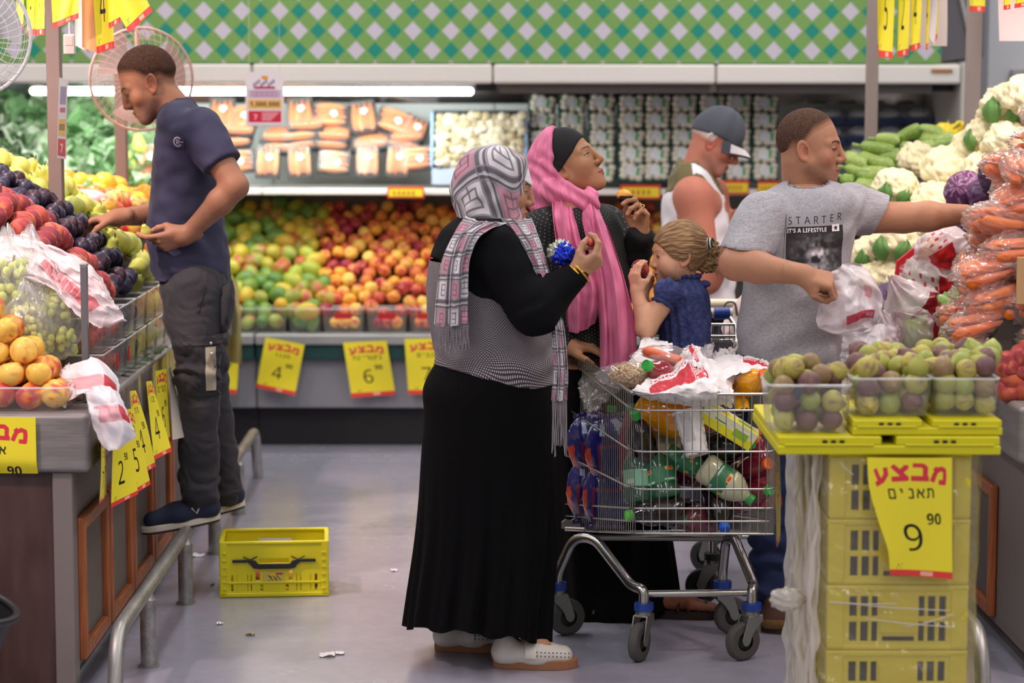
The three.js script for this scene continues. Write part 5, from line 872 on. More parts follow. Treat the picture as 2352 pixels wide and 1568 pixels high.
// punnets and figs
const pun = (label, px0, px1, D, y, h, depth, n, where) => {
const a = P(px0, 950, D).x, b = P(px1, 950, D).x, ww = b - a, c = V((a + b) / 2, y, -D - depth / 2); tub('fig_punnet', label, c, ww, h, depth, 'punnets of figs');
const nx = Math.max(3, Math.round(ww / .062)), nz = Math.round(depth / .066), ny = n;
for (let l = 0; l < ny; l++) { const kk = .86 + .12 * Math.min(1, l / 2); for (let i = 0; i < nx; i++) for (let j = 0; j < nz; j++) { if (l > 0 && l < ny - 1 && j > 0 && i > 0 && i < nx - 1) continue; if (l === ny - 1 && FR() < .3) continue; put('fig', c.clone().add(V((i - (nx - 1) / 2) / nx * ww * kk + (FR() - .5) * .012, .034 + l * .046 + (FR() - .5) * .014, (-(j - (nz - 1) / 2) / nz * depth) * kk + (FR() - .5) * .012)), `green or purple fig ${where}`, 'figs in the punnets', { s: .94 }); } }
};
pun('clear punnet of figs standing lowest at the left end of the crates', 1765, 1957, 5.8, yA + hA + .002, .125, .2, 3, 'in the lowest, left-hand punnet');
const y2 = yA + hA + .042; pun('clear punnet of figs in the middle of the row', 1960, 2141, 5.82, y2, .1, .2, 3, 'in the middle punnet'); pun('clear punnet of figs at the right end of the row', 2145, 2296, 5.82, y2, .1, .2, 3, 'in the right-hand punnet');
pun('clear punnet of figs in the second row behind the middle one', 1965, 2140, 6.06, y2, .11, .2, 3, 'in the punnets of the second row'); pun('clear punnet of figs in the second row behind the right one', 2140, 2280, 6.06, y2, .11, .2, 3, 'in the punnets of the second row');
for (let i = 0; i < 44; i++) { const px = 1972 + FR() * 312, t = FR(); put('fig', P(px, lerp(858, 806, t) - (px > 2080 ? 6 : 0) + (FR() - .5) * 10, lerp(5.9, 6.16, t)), 'green or purple fig heaped over the edges of the right-hand punnets', 'figs heaped on top of the punnets', { s: .92 }); }
for (let i = 0; i < 12; i++) put('fig', P(1786 + FR() * 160, 868 - FR() * 34, 5.86 + FR() * .1), 'green or purple fig heaped over the left-hand punnet', 'figs on top of the left punnet', { s: .92 });
// signs
{ const D = 5.755, tl = P(1992, 1050, D), tr = P(2187, 1051, D), bl = P(2040, 1322, D), br = P(2187, 1330, D); const m = mesh('price_sign', patch([[[1992, 1050, D], [2187, 1051, D]], [[1996, 1120, D], [2187, 1120, D]], [[2018, 1200, D], [2187, 1200, D]], [[2038, 1262, D], [2187, 1262, D]], [[2042, 1318, D], [2187, 1330, D]]], 12, 20, (u, v) => .004 * Math.sin(u * 4 + v * 3) + (1 - u) ** 3 * v * .012), SIGN.fig); tag(m, 'large yellow 9.90 sale sign taped to the wrapped crates', 'sign'); }
tag(mesh('price_sign', patch([[[1785, 1005, 5.9], [1789, 1005, 6.15]], [[1782, 1130, 5.9], [1793, 1130, 6.15]], [[1784, 1258, 5.9], [1792, 1240, 6.15]]], 4, 8), SIGN.plain), 'yellow sale sign seen edge-on below the left punnet of figs', 'sign');
}
// ---------------------------------------------------------------- the shopping cart and what is in it
const chrome = mat('#b9b8b4', .26, { metalness: .95 }), chromeDull = mat('#8f8d88', .36, { metalness: .9 }), tyre = mat('#4b4a48', .75), tyreDark = mat('#2a2a2b', .7), blueP = mat('#1c3f95', .4), forkM = mat('#8a8d87', .4, { metalness: .8 }), handleM = mat('#ddd2b8', .45);
function caster(parent, c, yaw, rubber = tyre, collar = blueP) {   // c: point on the floor under the swivel
const g = new THREE.Group(); g.name = 'caster'; g.position.copy(c); g.rotation.y = yaw; parent.add(g);
const R = .062, off = .035;
mesh('wheel', lathe([[.03, -.016], [.05, -.017], [.058, -.015], [R, -.008], [R, .008], [.058, .015], [.05, .017], [.03, .016]], 32).rotateX(Math.PI / 2).translate(off, R, 0), rubber, g);
mesh('wheel_hub', [lathe([[.0, -.012], [.018, -.012], [.022, -.006], [.046, -.009], [.046, .009], [.022, .006], [.018, .012], [0, .012]], 24).rotateX(Math.PI / 2).translate(off, R, 0)], tyreDark, g);
mesh('axle', bar(V(off, R, -.026), V(off, R, .026), .006, 8), forkM, g);
const plate = (z) => { const sh = new THREE.Shape(); sh.moveTo(-.026, .142); sh.lineTo(.028, .142); sh.quadraticCurveTo(.04, .11, .052, .07); sh.quadraticCurveTo(.05, .05, .035, .05); sh.quadraticCurveTo(.022, .055, .018, .075); sh.quadraticCurveTo(0, .11, -.026, .125); return new THREE.ExtrudeGeometry(sh, { depth: .003, bevelEnabled: true, bevelSize: .001, bevelThickness: .001, bevelSegments: 1 }).translate(0, 0, z - .0015); };
mesh('fork', merge([plate(-.023), plate(.023), box(.056, .008, .05, 0, .142, 0, .003), cyl(.026, .028, .016, 20).translate(0, .151, 0)]), forkM, g);
mesh('collar', cyl(.031, .031, .024, 24).translate(0, .17, 0), collar, g);
return g;
}
const floorAt = (px, py) => { const d = P(px, py, 1).sub(camera.position); return camera.position.clone().addScaledVector(d, -camera.position.y / d.y); };
{
const t = thing('shopping_cart', 'chrome wire shopping cart heaped with drinks in front of the two women', 'shopping cart');
// four posts and the tube frame
const fl = floorAt(1478, 1512), fr = floorAt(1725, 1512), rl = floorAt(1280, 1460), rr = floorAt(1658, 1456);
caster(t, fl, 4.25); caster(t, fr, 3.7); caster(t, rl, .4); caster(t, rr, .3);
const up = (p, y) => V(p.x, y, p.z), r = .0165;
const L0 = P(1318, 1234, 7.36), L1 = P(1366, 1236, 7.3), RT = P(1668, 1236, 7.34), RT2 = P(1686, 1232, 7.28);
mesh('frame_tube', pipe([up(rl, .178), up(rl, .21).lerp(L0, .05), L0, L1, P(1450, 1345, 7.12), up(fl, .225), up(fl, .178)], r, .06, 12), chrome, t);
mesh('frame_tube', pipe([up(rr, .178), up(rr, .21).lerp(RT, .05), RT, RT2, P(1732, 1345, 7.12), up(fr, .225), up(fr, .178)], r, .06, 12), chrome, t);
mesh('cross_bar', bar(P(1478, 1363, 7.1), P(1718, 1361, 7.1), .0115, 12), chrome, t);
mesh('cross_bar', bar(L0, RT, .01, 10), chromeDull, t);
mesh('under_bar', [bar(P(1300, 1214, 7.42), P(1345, 1216, 7.36), .008, 8), bar(P(1700, 1232, 7.5), P(1740, 1232, 7.5), .009, 8)], chrome, t); t.children[t.children.length - 1].userData.kind = 'stuff';
// basket rings: [nose y px, rear-left px point]
const DN = 6.86, DR = 7.7;
const ringL = [[905, [1323, 808]], [942, [1306, 826]], [1037, [1296, 933]], [1123, [1283, 1036]], [1167, [1286, 1156]], [1197, [1287, 1183]], [1224, [1298, 1217]]];
const rings = ringL.map(([ny, [rx, ry]], i) => { const a = P(rx, ry, DR), b = P(1453 + (i > 4 ? 6 : 0), ny, DN), c = P(1786 - (i > 4 ? 8 : 0), ny + (i === 6 ? 2 : 0), DN), d = V(.775 - (i > 3 ? .015 : 0), a.y, -DR); return [a, b, c, d]; });
rings.forEach((q, i) => mesh('basket_ring', pipe(q, i === 0 ? .0048 : i === 6 ? .004 : .0034, .05, 8), chrome, t));
const wires = (a0, a1, b0, b1, n, name, r = .0017) => { const list = []; for (let k = 0; k <= n; k++) { const s = k / n; list.push(bar(a0.clone().lerp(a1, s), b0.clone().lerp(b1, s), r, 5)); } const m = mesh(name, list, chrome, t); stuff(m); };
const T = rings[0], B = rings[6];
wires(T[0], T[1], B[0], B[1], 34, 'side_wires'); wires(T[1], T[2], B[1], B[2], 17, 'nose_wires'); wires(T[2], T[3], B[2], B[3], 34, 'side_wires'); wires(B[0], B[3], B[1], B[2], 16, 'floor_wires'); wires(B[0], B[1], B[3], B[2], 12, 'floor_wires');
// rear corner rods, hinge plates, rear gate with the child's seat
const rodL = [P(1276, 905, 7.72), P(1281, 1130, 7.7), P(1289, 1205, 7.66)];
mesh('corner_rod', polyTube(rodL, .0055, 8), chrome, t); mesh('corner_rod', bar(P(1296, 930, 7.68), P(1311, 1195, 7.62), .005, 8), chrome, t);
mesh('hinge_plate', new THREE.ExtrudeGeometry((() => { const s = new THREE.Shape(); [[0, 0], [.06, 0], [.062, .016], [.05, .024], [.045, .034], [.03, .026], [.012, .03], [0, .02]].forEach(([x, y], i) => s[i ? 'lineTo' : 'moveTo'](x, y)); return s; })(), { depth: .006, bevelEnabled: true, bevelSize: .001, bevelThickness: .001, bevelSegments: 1 }), chromeDull, t).position.copy(P(1290, 1212, 7.5));
const G = (px, py, d = 7.72) => P(px, py, d);
mesh('gate_rail', pipe([G(1292, 748), G(1395, 747), G(1510, 746), G(1522, 720), G(1536, 718), G(1544, 744), G(1688, 745)], .0048, .012, 8), chrome, t);
mesh('gate_rail', pipe([G(1292, 771), G(1380, 771), G(1388, 748)], .004, .01, 8), chrome, t);
mesh('gate_loop', pipe([G(1412, 838, 7.6), G(1416, 769, 7.62), G(1608, 771, 7.62), G(1612, 838, 7.6)], .0042, .02, 8), chrome, t);
mesh('gate_loop', pipe([G(1374, 832, 7.62), G(1380, 768, 7.66), G(1690, 772, 7.7)], .0042, .02, 8), chrome, t);
wires(G(1600, 748), G(1688, 748), G(1600, 900), G(1688, 900), 7, 'gate_wires'); wires(G(1300, 771), G(1600, 771), G(1300, 1150), G(1600, 1180), 14, 'gate_wires');
mesh('gate_rail', bar(G(1300, 832), G(1690, 828), .0034, 8), chrome, t); mesh('side_brace', bar(P(1684, 782, 7.68), P(1736, 846, 7.3), .006, 8), chrome, t);
mesh('seat_plate', slab(.33, .74, 0, .006, 7.52, 7.74, .002).translate(0, P(1, 850, 7.6).y - .012, 0), mat('#9a9a98', .4), t);
// handle
const hl = P(1284, 722, 7.86), hr = P(1682, 719, 7.86);
mesh('handle', bar(hl, hr, .0165, 20), handleM, t, 'cream handle bar');
mesh('handle_end', bar(P(1282, 722, 7.86), P(1316, 722, 7.86), .0215, 18), blueP, t); mesh('handle_end', bar(P(1640, 720, 7.86), P(1676, 719, 7.86), .0215, 18), blueP, t);
mesh('handle_arm', pipe([P(1672, 722, 7.86), P(1690, 748, 7.82), P(1690, 800, 7.74)], .0085, .02, 10), chrome, t); mesh('handle_arm', pipe([P(1288, 722, 7.86), P(1288, 748, 7.82), P(1290, 810, 7.74)], .0085, .02, 10), chrome, t);
mesh('hook', pipe([P(1662, 712, 7.9), P(1666, 694, 7.9), P(1688, 692, 7.9), P(1694, 725, 7.9)], .004, .02, 8), chromeDull, t);

// ------------------------------------------------ drinks
const bottle = (label, base, cap, R, liquid, capC, o = {}) => {
const b = P(...base), c = P(...cap), Lh = b.distanceTo(c), m = thing(o.name ?? 'bottle', label, 'bottle', b); m.quaternion.setFromUnitVectors(V(0, 1, 0), c.clone().sub(b).normalize());
const prof = [[0, 0], [R * .8, .002], [R, .014], [R * .985, Lh * .2], [R * .93, Lh * .3], [R * .99, Lh * .42], [R, Lh * .58], [R * .82, Lh * .72], [R * .5, Lh * .84], [.0145, Lh * .9], [.0135, Lh * .95]];
const pts = new THREE.SplineCurve(prof.slice(1).map((p) => new THREE.Vector2(...p))).getPoints(34).map((p) => [Math.max(.001, p.x), p.y]);
mesh('bottle_body', lathe([[0, 0], ...pts], 26), new THREE.MeshPhysicalMaterial({ color: C(liquid), roughness: .16, clearcoat: .8, clearcoatRoughness: .08, specularIntensity: .8 }), m);
mesh('cap', merge([cyl(.0165, .0165, .021, 22).translate(0, Lh * .955, 0), new THREE.TorusGeometry(.0158, .0016, 6, 24).rotateX(Math.PI / 2).translate(0, Lh * .955 + .0105, 0), ...[...Array(16).keys()].map((i) => box(.0016, .018, .0016, Math.cos(i * .3927) * .0165, Lh * .955, Math.sin(i * .3927) * .0165))]), mat(capC, .4), m);
if (o.label) mesh('label', lathe([[R * .985, Lh * .27], [R * 1.012, Lh * .3], [R * 1.015, Lh * .52], [R * 1.0, Lh * .55]], 26), new THREE.MeshPhysicalMaterial({ map: o.label, roughness: .4 }), m);
return m;
};
const lab = (bg, paint) => canvasTex(128, 48, (g, w, h) => { g.fillStyle = bg; g.fillRect(0, 0, w, h); paint?.(g, w, h); });
const greenL = lab('#2f7a52', (g, w, h) => { for (let i = 0; i < 4; i++) { g.fillStyle = '#e8c83a'; g.fillRect(8 + i * 32, 8, 14, 12); g.fillStyle = '#d8443a'; g.fillRect(13 + i * 32, 12, 7, 7); g.fillStyle = '#bfe0c8'; g.fillRect(4 + i * 32, 30, 18, 5); } });
const paleG = lab('#7fb89a', (g) => { g.fillStyle = '#d6ead8'; for (let i = 0; i < 6; i++) g.fillRect(4 + i * 21, 12 + (i % 2) * 14, 12, 5); });
const colaL = lab('#1a1214');
bottle('upright bottle of dark cola beside the red bottle, middle of the cart front', [1488, 1072, 7.05], [1458, 948, 7.0], .047, '#170d0c', '#2fae48');
bottle('red syrup bottle with a green cap at the left corner of the cart', [1452, 1130, 7.2], [1448, 926, 7.25], .042, '#8e2238', '#2fae48');
bottle('magenta bottle with a green cap behind the left wires', [1400, 1100, 7.35], [1405, 932, 7.4], .043, '#6a1a2c', '#2fae48');
bottle('large bottle of orange juice lying towards the nose of the cart', [1470, 948, 7.15], [1625, 975, 7.02], .062, '#e0930e', '#e87a1c');
bottle('bottle of orange drink with an orange cap sticking out at the right of the cart', [1690, 900, 7.15], [1757, 858, 6.96], .042, '#f0a414', '#f0701c');
bottle('bottle of cloudy white soda lying slanted with its green cap to the right', [1612, 1068, 7.02], [1728, 1150, 6.98], .05, '#c9c9a6', '#2fae48', { label: greenL });
bottle('second cloudy white soda bottle standing behind the white cup', [1545, 1065, 7.15], [1520, 960, 7.2], .044, '#bcbc98', '#2fae48');
bottle('green labelled soda bottle standing at the left of the nose', [1468, 1160, 7.0], [1462, 1010, 7.06], .047, '#24503c', '#2fae48', { label: paleG });
bottle('green labelled soda bottle leaning in the middle of the nose', [1532, 1150, 6.99], [1494, 1020, 7.06], .05, '#1f5a3c', '#2fae48', { label: greenL });
bottle('small green bottle lying between the two soda bottles', [1530, 1040, 7.08], [1640, 1092, 7.06], .036, '#2e7a4e', '#e6c832', { label: greenL });
bottle('dark cola bottle lying on the cart floor with its green cap to the left', [1570, 1168, 6.98], [1440, 1184, 6.94], .043, '#140c0e', '#5fd04a', { label: colaL });
bottle('dark cola bottle pointing down with a blue cap at the nose', [1640, 1105, 7.1], [1665, 1216, 6.95], .046, '#160e10', '#2566d8');
bottle('black cola bottle lying under the white cup', [1600, 1030, 7.12], [1728, 1018, 7.0], .05, '#100b0d', '#2fae48');
bottle('red syrup bottle standing at the right of the nose', [1768, 1170, 7.02], [1735, 985, 7.1], .044, '#8a1c34', '#f0701c');
bottle('red bottle lying with an orange cap turned to the front', [1700, 1090, 7.2], [1766, 1064, 6.96], .046, '#7c1a30', '#f0701c');
bottle('red bottle with a green cap at the lower right of the nose', [1690, 1150, 7.15], [1770, 1124, 6.96], .046, '#741a2c', '#35c24a');
bottle('dull red bottle lying at the bottom of the nose', [1640, 1196, 7.1], [1560, 1190, 7.0], .047, '#6a2c34', '#2fae48');
bottle('amber bottle under the yellow juice carton', [1610, 1010, 7.2], [1716, 1002, 7.05], .045, '#9a5a14', '#f08a1c');
bottle('red bottle top with a green cap poking out of the chickpeas', [1560, 880, 7.15], [1484, 838, 7.05], .04, '#8c2430', '#2fb048');
bottle('clear red bottle low at the left of the nose', [1500, 1150, 7.1], [1490, 1030, 7.2], .05, '#7e3038', '#2fae48');
bottle('dark bottle on the cart floor in the middle', [1520, 1180, 7.15], [1640, 1175, 7.15], .046, '#15100f', '#2fae48');
bottle('plum coloured bottle deep in the cart behind the cola', [1580, 1120, 7.35], [1585, 960, 7.4], .048, '#43141f', '#2fae48');
bottle('dark bottle deep in the cart behind the red bottles', [1690, 1130, 7.4], [1680, 970, 7.45], .048, '#1a1214', '#2fae48');
// blue film-wrapped packs along the left side
const bt = canvasTex(128, 128, (g, w, h) => { g.fillStyle = '#272a7c'; g.fillRect(0, 0, w, h); g.fillStyle = '#c9d4ee'; for (let i = 0; i < 6; i++) g.fillRect(10 + i * 20, 12, 8, 30); g.fillStyle = '#d8402c'; g.beginPath(); g.moveTo(60, 90); g.lineTo(128, 58); g.lineTo(128, 96); g.fill(); g.strokeStyle = '#8a3a5a'; g.lineWidth = 5; g.strokeRect(10, 56, 40, 54); }), bM = new THREE.MeshPhysicalMaterial({ map: bt, roughness: .28, clearcoat: .6 });
[[1398, 1135, 7.36, 'lower front'], [1358, 1122, 7.52, 'lower back'], [1402, 1030, 7.34, 'upper front'], [1358, 1018, 7.52, 'upper back']].forEach(([x, y, d, w], i) => { const q = thing('snack_pack', `blue and red packet behind the left wires of the cart, ${w} one`, 'packet', P(x, y, d)); q.rotation.set(0, .5 + i * .1, (i - 1.5) * .08); q.scale.set(1.25, 1.22, 1.2); mesh('packet', ball((v) => { const e = Math.abs(v.y) ** 6; return V(Math.sign(v.x) * Math.abs(v.x) ** .6 * .068 * (1 + e * .1), v.y * .085, Math.sign(v.z) * Math.abs(v.z) ** .8 * .05 * (1 - e * .8)).multiplyScalar(1 + .05 * noise3(v.x * 4 + i, v.y * 4, v.z * 4)); }, null, 28, 20), bM, q); for (const s of [-1, 1]) mesh('seal', box(.12, .012, .004, 0, s * .088, 0, .001), bM, q); });
// white pot with red print, juice carton, chickpeas, wrapped buns
{ const a = P(1602, 1046, 6.93), b = P(1578, 942, 6.97), Lh = a.distanceTo(b), q = thing('dairy_pot', 'tall white plastic pot with red print hanging tilted inside the nose wires', 'pot', a); q.quaternion.setFromUnitVectors(V(0, 1, 0), b.clone().sub(a).normalize()); const tx = canvasTex(256, 160, (g, w, h) => { g.fillStyle = '#eceae8'; g.fillRect(0, 0, w, h); for (let k = 0; k < 2; k++) { const o = k * 128; g.strokeStyle = '#c2303c'; g.lineWidth = 6; g.strokeRect(o + 70, 84, 40, 70); g.beginPath(); g.moveTo(o + 70, 112); g.lineTo(o + 110, 112); g.stroke(); g.fillStyle = '#9a9aa2'; for (let i = 0; i < 10; i++) g.fillRect(o + 74 + i * 3.4, 30, 1.6, 38); g.strokeStyle = '#a8a6aa'; g.lineWidth = 1.5; g.strokeRect(o + 14, 34, 44, 50); for (let i = 0; i < 6; i++) g.fillRect(o + 18, 40 + i * 7, 34, 2); } }); mesh('pot', lathe([[0, 0], [.034, 0], [.036, .004], [.045, Lh * .92], [.047, Lh * .94]], 30).rotateY(.6), mat('#ffffff', .35, { map: tx }), q); mesh('lid', lathe([[.047, Lh * .93], [.05, Lh * .94], [.05, Lh * .985], [.046, Lh], [0, Lh]], 30), mat('#f3f2f0', .35), q); }
{ const q = thing('juice_carton', 'yellow and pale juice carton lying slanted in the nose of the cart', 'carton', P(1672, 975, 6.98)); q.rotation.set(.15, -.1, -.55); const tx = canvasTex(128, 64, (g, w, h) => { g.fillStyle = '#eef0c8'; g.fillRect(0, 0, w, h); g.fillStyle = '#ece81e'; g.fillRect(0, 34, w, 30); g.fillStyle = '#9ac63a'; g.fillRect(78, 20, 34, 26); g.fillStyle = '#4a7a3a'; g.fillRect(30, 24, 26, 4); g.fillStyle = '#ffffff'; g.fillRect(88, 12, 22, 6); }); mesh('carton', box(.19, .062, .06, 0, 0, 0, .003), mat('#ffffff', .35, { map: tx }), q); mesh('cap', cyl(.013, .013, .014, 18).rotateZ(Math.PI / 2).translate(.101, .01, 0), mat('#f2862a', .4), q); }
{ const q = thing('chickpea_bag', 'clear bag of dried chickpeas lying at the left rim of the cart', 'bag of chickpeas', P(1448, 862, 7.12)); const pea = new THREE.SphereGeometry(.0052, 7, 5), list = [], rr2 = rnd(9); for (let i = 0; i < 620; i++) { const a = rr2() * 6.28, b = Math.acos(2 * rr2() - 1), k = .86 + rr2() * .14; list.push(pea.clone().translate(Math.sin(b) * Math.cos(a) * .066 * k, Math.cos(b) * .036 * k, Math.sin(b) * Math.sin(a) * .05 * k)); } stuff(mesh('chickpeas', list, mat('#c9a978', .6), q)); mesh('core', ball((v) => V(v.x * .06, v.y * .032, v.z * .045)), mat('#b8966a', .7), q); mesh('bag', ball((v) => V(v.x * .076 + (v.x < -.4 ? (v.x + .4) * .06 : 0), v.y * .044, v.z * .058).multiplyScalar(1 + .1 * noise3(v.x * 5, v.y * 5, v.z * 5)), null, 30, 22), film({ transmission: .92, roughness: .08 }), q); }
{ const q = thing('bun_pack', 'clear film pack of pinkish sausages below the child', 'food pack', P(1520, 822, 7.2)); for (let i = 0; i < 4; i++) mesh('sausage', new THREE.CapsuleGeometry(.016, .1, 6, 14).rotateZ(1.3).translate(0, i * .004, -.04 + i * .028), mat(['#e0703a', '#e8b49a', '#e6a08a', '#e2683a'][i], .4), q); mesh('film', ball((v) => V(v.x * .1, v.y * .04, v.z * .07).multiplyScalar(1 + .12 * noise3(v.x * 5, v.y * 5, v.z * 5)), null, 28, 20), film({ transmission: .88, roughness: .1 }), q); }
// carriers on top
const bagTex = (rot, ox, oy) => canvasTex(512, 384, (g, w, h) => { g.fillStyle = '#f7f3f4'; g.fillRect(0, 0, w, h); g.save(); g.translate(ox * w, oy * h); g.rotate(rot); g.fillStyle = '#cf1f34'; g.fillRect(-150, -44, 190, 84); g.fillRect(44, -48, 76, 92); g.strokeStyle = '#f6e3e6'; g.lineWidth = 3; for (let i = 0; i < 6; i++) { g.beginPath(); g.moveTo(50 + i * 12, -44); g.lineTo(54 + i * 9, 20); g.moveTo(46, -38 + i * 11); g.lineTo(118, -40 + i * 11); g.stroke(); } g.fillStyle = '#f6e3e6'; g.beginPath(); g.arc(60, 34, 7, 0, 7); g.arc(104, 34, 7, 0, 7); g.fill(); g.fillStyle = '#cf1f34'; for (let l = 0; l < 3; l++) for (let i = 0; i < 11; i++) g.fillRect(-150 + i * 16, -64 - l * 18, 10, 9); g.restore(); });
const bagM = (tx) => new THREE.MeshPhysicalMaterial({ map: tx, roughness: .42, transmission: .12, thickness: 0, side: THREE.DoubleSide });
const cr = (s, k = 1) => (u, v) => V(.004 * noise3(u * 8 + s, v * 8, 1), .006 * k * noise3(u * 7, v * 7 + s, 5) + .003 * noise3(u * 18 + s, v * 16, 2), .01 * k * noise3(u * 5 + s, v * 6, 3) + .004 * noise3(u * 16, v * 16, s));
tag(mesh('carrier_bag', patch([[[1520, 856, 7.3], [1560, 818, 7.3], [1590, 800, 7.28], [1625, 822, 7.3], [1690, 842, 7.32]], [[1492, 866, 7.1], [1545, 852, 7.06], [1590, 812, 7.1], [1632, 838, 7.12], [1690, 862, 7.14]], [[1470, 884, 6.95], [1532, 878, 6.92], [1592, 858, 6.9], [1640, 866, 6.93], [1682, 888, 7.0]], [[1448, 898, 6.87], [1520, 902, 6.83], [1595, 903, 6.83], [1650, 904, 6.85], [1684, 908, 6.92]], [[1470, 906, 6.93], [1530, 928, 6.93], [1600, 934, 6.93], [1640, 930, 6.94], [1680, 938, 6.98]]], 60, 54, cr(2)), bagM(bagTex(-.32, .42, .5))), 'white carrier bag with a red shopping cart print on top of the cart', 'plastic bag');
tag(mesh('carrier_bag', patch([[[1570, 800, 7.3], [1588, 792, 7.28], [1606, 798, 7.3]], [[1566, 830, 7.1], [1590, 806, 7.06], [1622, 830, 7.12]], [[1578, 880, 6.93], [1600, 840, 6.95], [1640, 880, 7.0]]], 24, 30, cr(6, 1.3)), bagM(bagTex(1.2, .5, .5))), 'twisted white handle of the carrier bag on top of the cart', 'plastic bag');
tag(mesh('carrier_bag', patch([[[1610, 830, 7.45], [1680, 815, 7.4], [1740, 822, 7.3], [1768, 836, 7.2]], [[1620, 850, 7.2], [1690, 830, 7.16], [1742, 834, 7.1], [1766, 842, 7.06]], [[1640, 885, 7.0], [1690, 862, 7.0], [1735, 852, 7.0], [1766, 848, 7.0]]], 40, 26, cr(9)), bagM(bagTex(.1, .72, .5))), 'white carrier bag with red netting print at the right rim of the cart', 'plastic bag');
tag(mesh('white_packet', patch([[[1474, 764, 7.5], [1512, 786, 7.46]], [[1468, 800, 7.4], [1545, 792, 7.4]], [[1420, 848, 7.3], [1500, 830, 7.25]], [[1385, 862, 7.28], [1440, 862, 7.22]]], 26, 30, cr(13)), bagM(null)), 'folded white paper packet sticking up in front of the child', 'packet');
tag(mesh('tissue_bag', patch([[[1605, 800, 7.5], [1640, 786, 7.5]], [[1610, 820, 7.4], [1638, 806, 7.42]], [[1600, 842, 7.35], [1628, 842, 7.36]]], 16, 20, cr(15, 1.6)), MILKY), 'wispy clear bag end sticking up to the right of the child', 'plastic bag');
tag(mesh('tissue_bag', patch([[[1640, 806, 7.5], [1694, 796, 7.5]], [[1632, 826, 7.4], [1690, 812, 7.42]], [[1626, 846, 7.35], [1680, 836, 7.36]]], 16, 20, cr(17, 1.6)), MILKY), 'second wispy clear bag end at the rear right of the cart', 'plastic bag');
tag(mesh('film_bag', patch([[[1330, 870, 7.6], [1400, 830, 7.6], [1470, 812, 7.55]], [[1330, 905, 7.45], [1400, 860, 7.4], [1470, 838, 7.35]], [[1350, 960, 7.3], [1410, 905, 7.2], [1470, 872, 7.2]]], 40, 30, cr(21, 2)), film({ transmission: .86, roughness: .12 })), 'crackled clear film over the goods at the left rear of the cart', 'plastic film');
tag(mesh('snack_packet', patch([[[1670, 862, 7.2], [1694, 864, 7.2]], [[1676, 900, 7.1], [1712, 902, 7.1]], [[1690, 940, 7.0], [1722, 936, 7.0]]], 14, 16, cr(25)), mat('#eeb424', .4)), 'yellow packet corner beside the orange drink', 'packet');
}
{
// a second cart behind, seen between the first cart and the legs
const t = thing('shopping_cart', 'second chrome cart half hidden behind the man in the grey T-shirt', 'shopping cart');
const f = floorAt(1636, 1385), r2 = V(f.x + .42, 0, f.z - .05), r3 = V(f.x + .05, 0, f.z - .5), r4 = V(f.x + .47, 0, f.z - .5), up = (p, y) => V(p.x, y, p.z);
for (const [i, p] of [f, r2, r3, r4].entries()) caster(t, p, [2.9, 2.9, 2.6, 2.6][i], tyreDark, tyreDark);
mesh('frame_tube', pipe([up(f, .178), up(f, .26), V(f.x - .03, .42, f.z), V(f.x + .02, .44, f.z - .3), up(r3, .178)], .014, .06, 10), chrome, t); mesh('frame_tube', pipe([up(r2, .178), up(r2, .26), V(r2.x, .43, r2.z), V(r2.x, .44, r2.z - .3), up(r4, .178)], .014, .06, 10), chrome, t);
const c = [V(f.x - .02, 0, f.z + .02), V(r2.x + .02, 0, r2.z + .05), V(r4.x + .04, 0, r4.z), V(r3.x - .02, 0, r3.z)];
for (const y of [.46, .6, .74, .88, .94]) mesh('basket_ring', pipe(c.map((p) => up(p, y)), .004, .04, 7, true), chrome, t);
const list = []; for (let e = 0; e < 4; e++) for (let k = 0; k < 16; k++) { const p = c[e].clone().lerp(c[(e + 1) % 4], k / 16); list.push(bar(up(p, .46), up(p, .94), .0016, 5)); } stuff(mesh('basket_wires', list, chrome, t));
mesh('cross_bar', bar(V(f.x, .36, f.z), V(r2.x, .36, r2.z), .012, 10), chrome, t);
mesh('handle', bar(V(f.x + .0, 1.02, f.z - .52), V(f.x + .52, 1.02, f.z - .5), .016, 14), handleM, t);
const cr = (s) => (u, v) => V(.01 * noise3(u * 6 + s, v * 6, 1), .012 * noise3(u * 6, v * 6 + s, 5), .02 * noise3(u * 5 + s, v * 6, 3));
tag(mesh('carrier_bag', bagGeo(.16, .13, .14, 77, .5, .2, 44, 32).translate(f.x + .22, .97, f.z - .2), new THREE.MeshPhysicalMaterial({ color: C('#efd9d6'), roughness: .5, transmission: .15, thickness: 0, side: THREE.DoubleSide })), 'pinkish white bag piled in the cart behind the child', 'plastic bag');
}
// ---------------------------------------------------------------- figure modelling: heads, hands, limbs as one signed distance field each
const frame = (origin, fwd, up, s = 1) => { const z = fwd.clone().normalize(), y = up.clone().addScaledVector(z, -up.dot(z)).normalize(), x = y.clone().cross(z); const m = new THREE.Matrix4().makeBasis(x, y, z).scale(V(s, s, s)).setPosition(origin); return { m, inv: m.clone().invert(), s }; };
const loc = (fr, p) => p.clone().applyMatrix4(fr.inv);
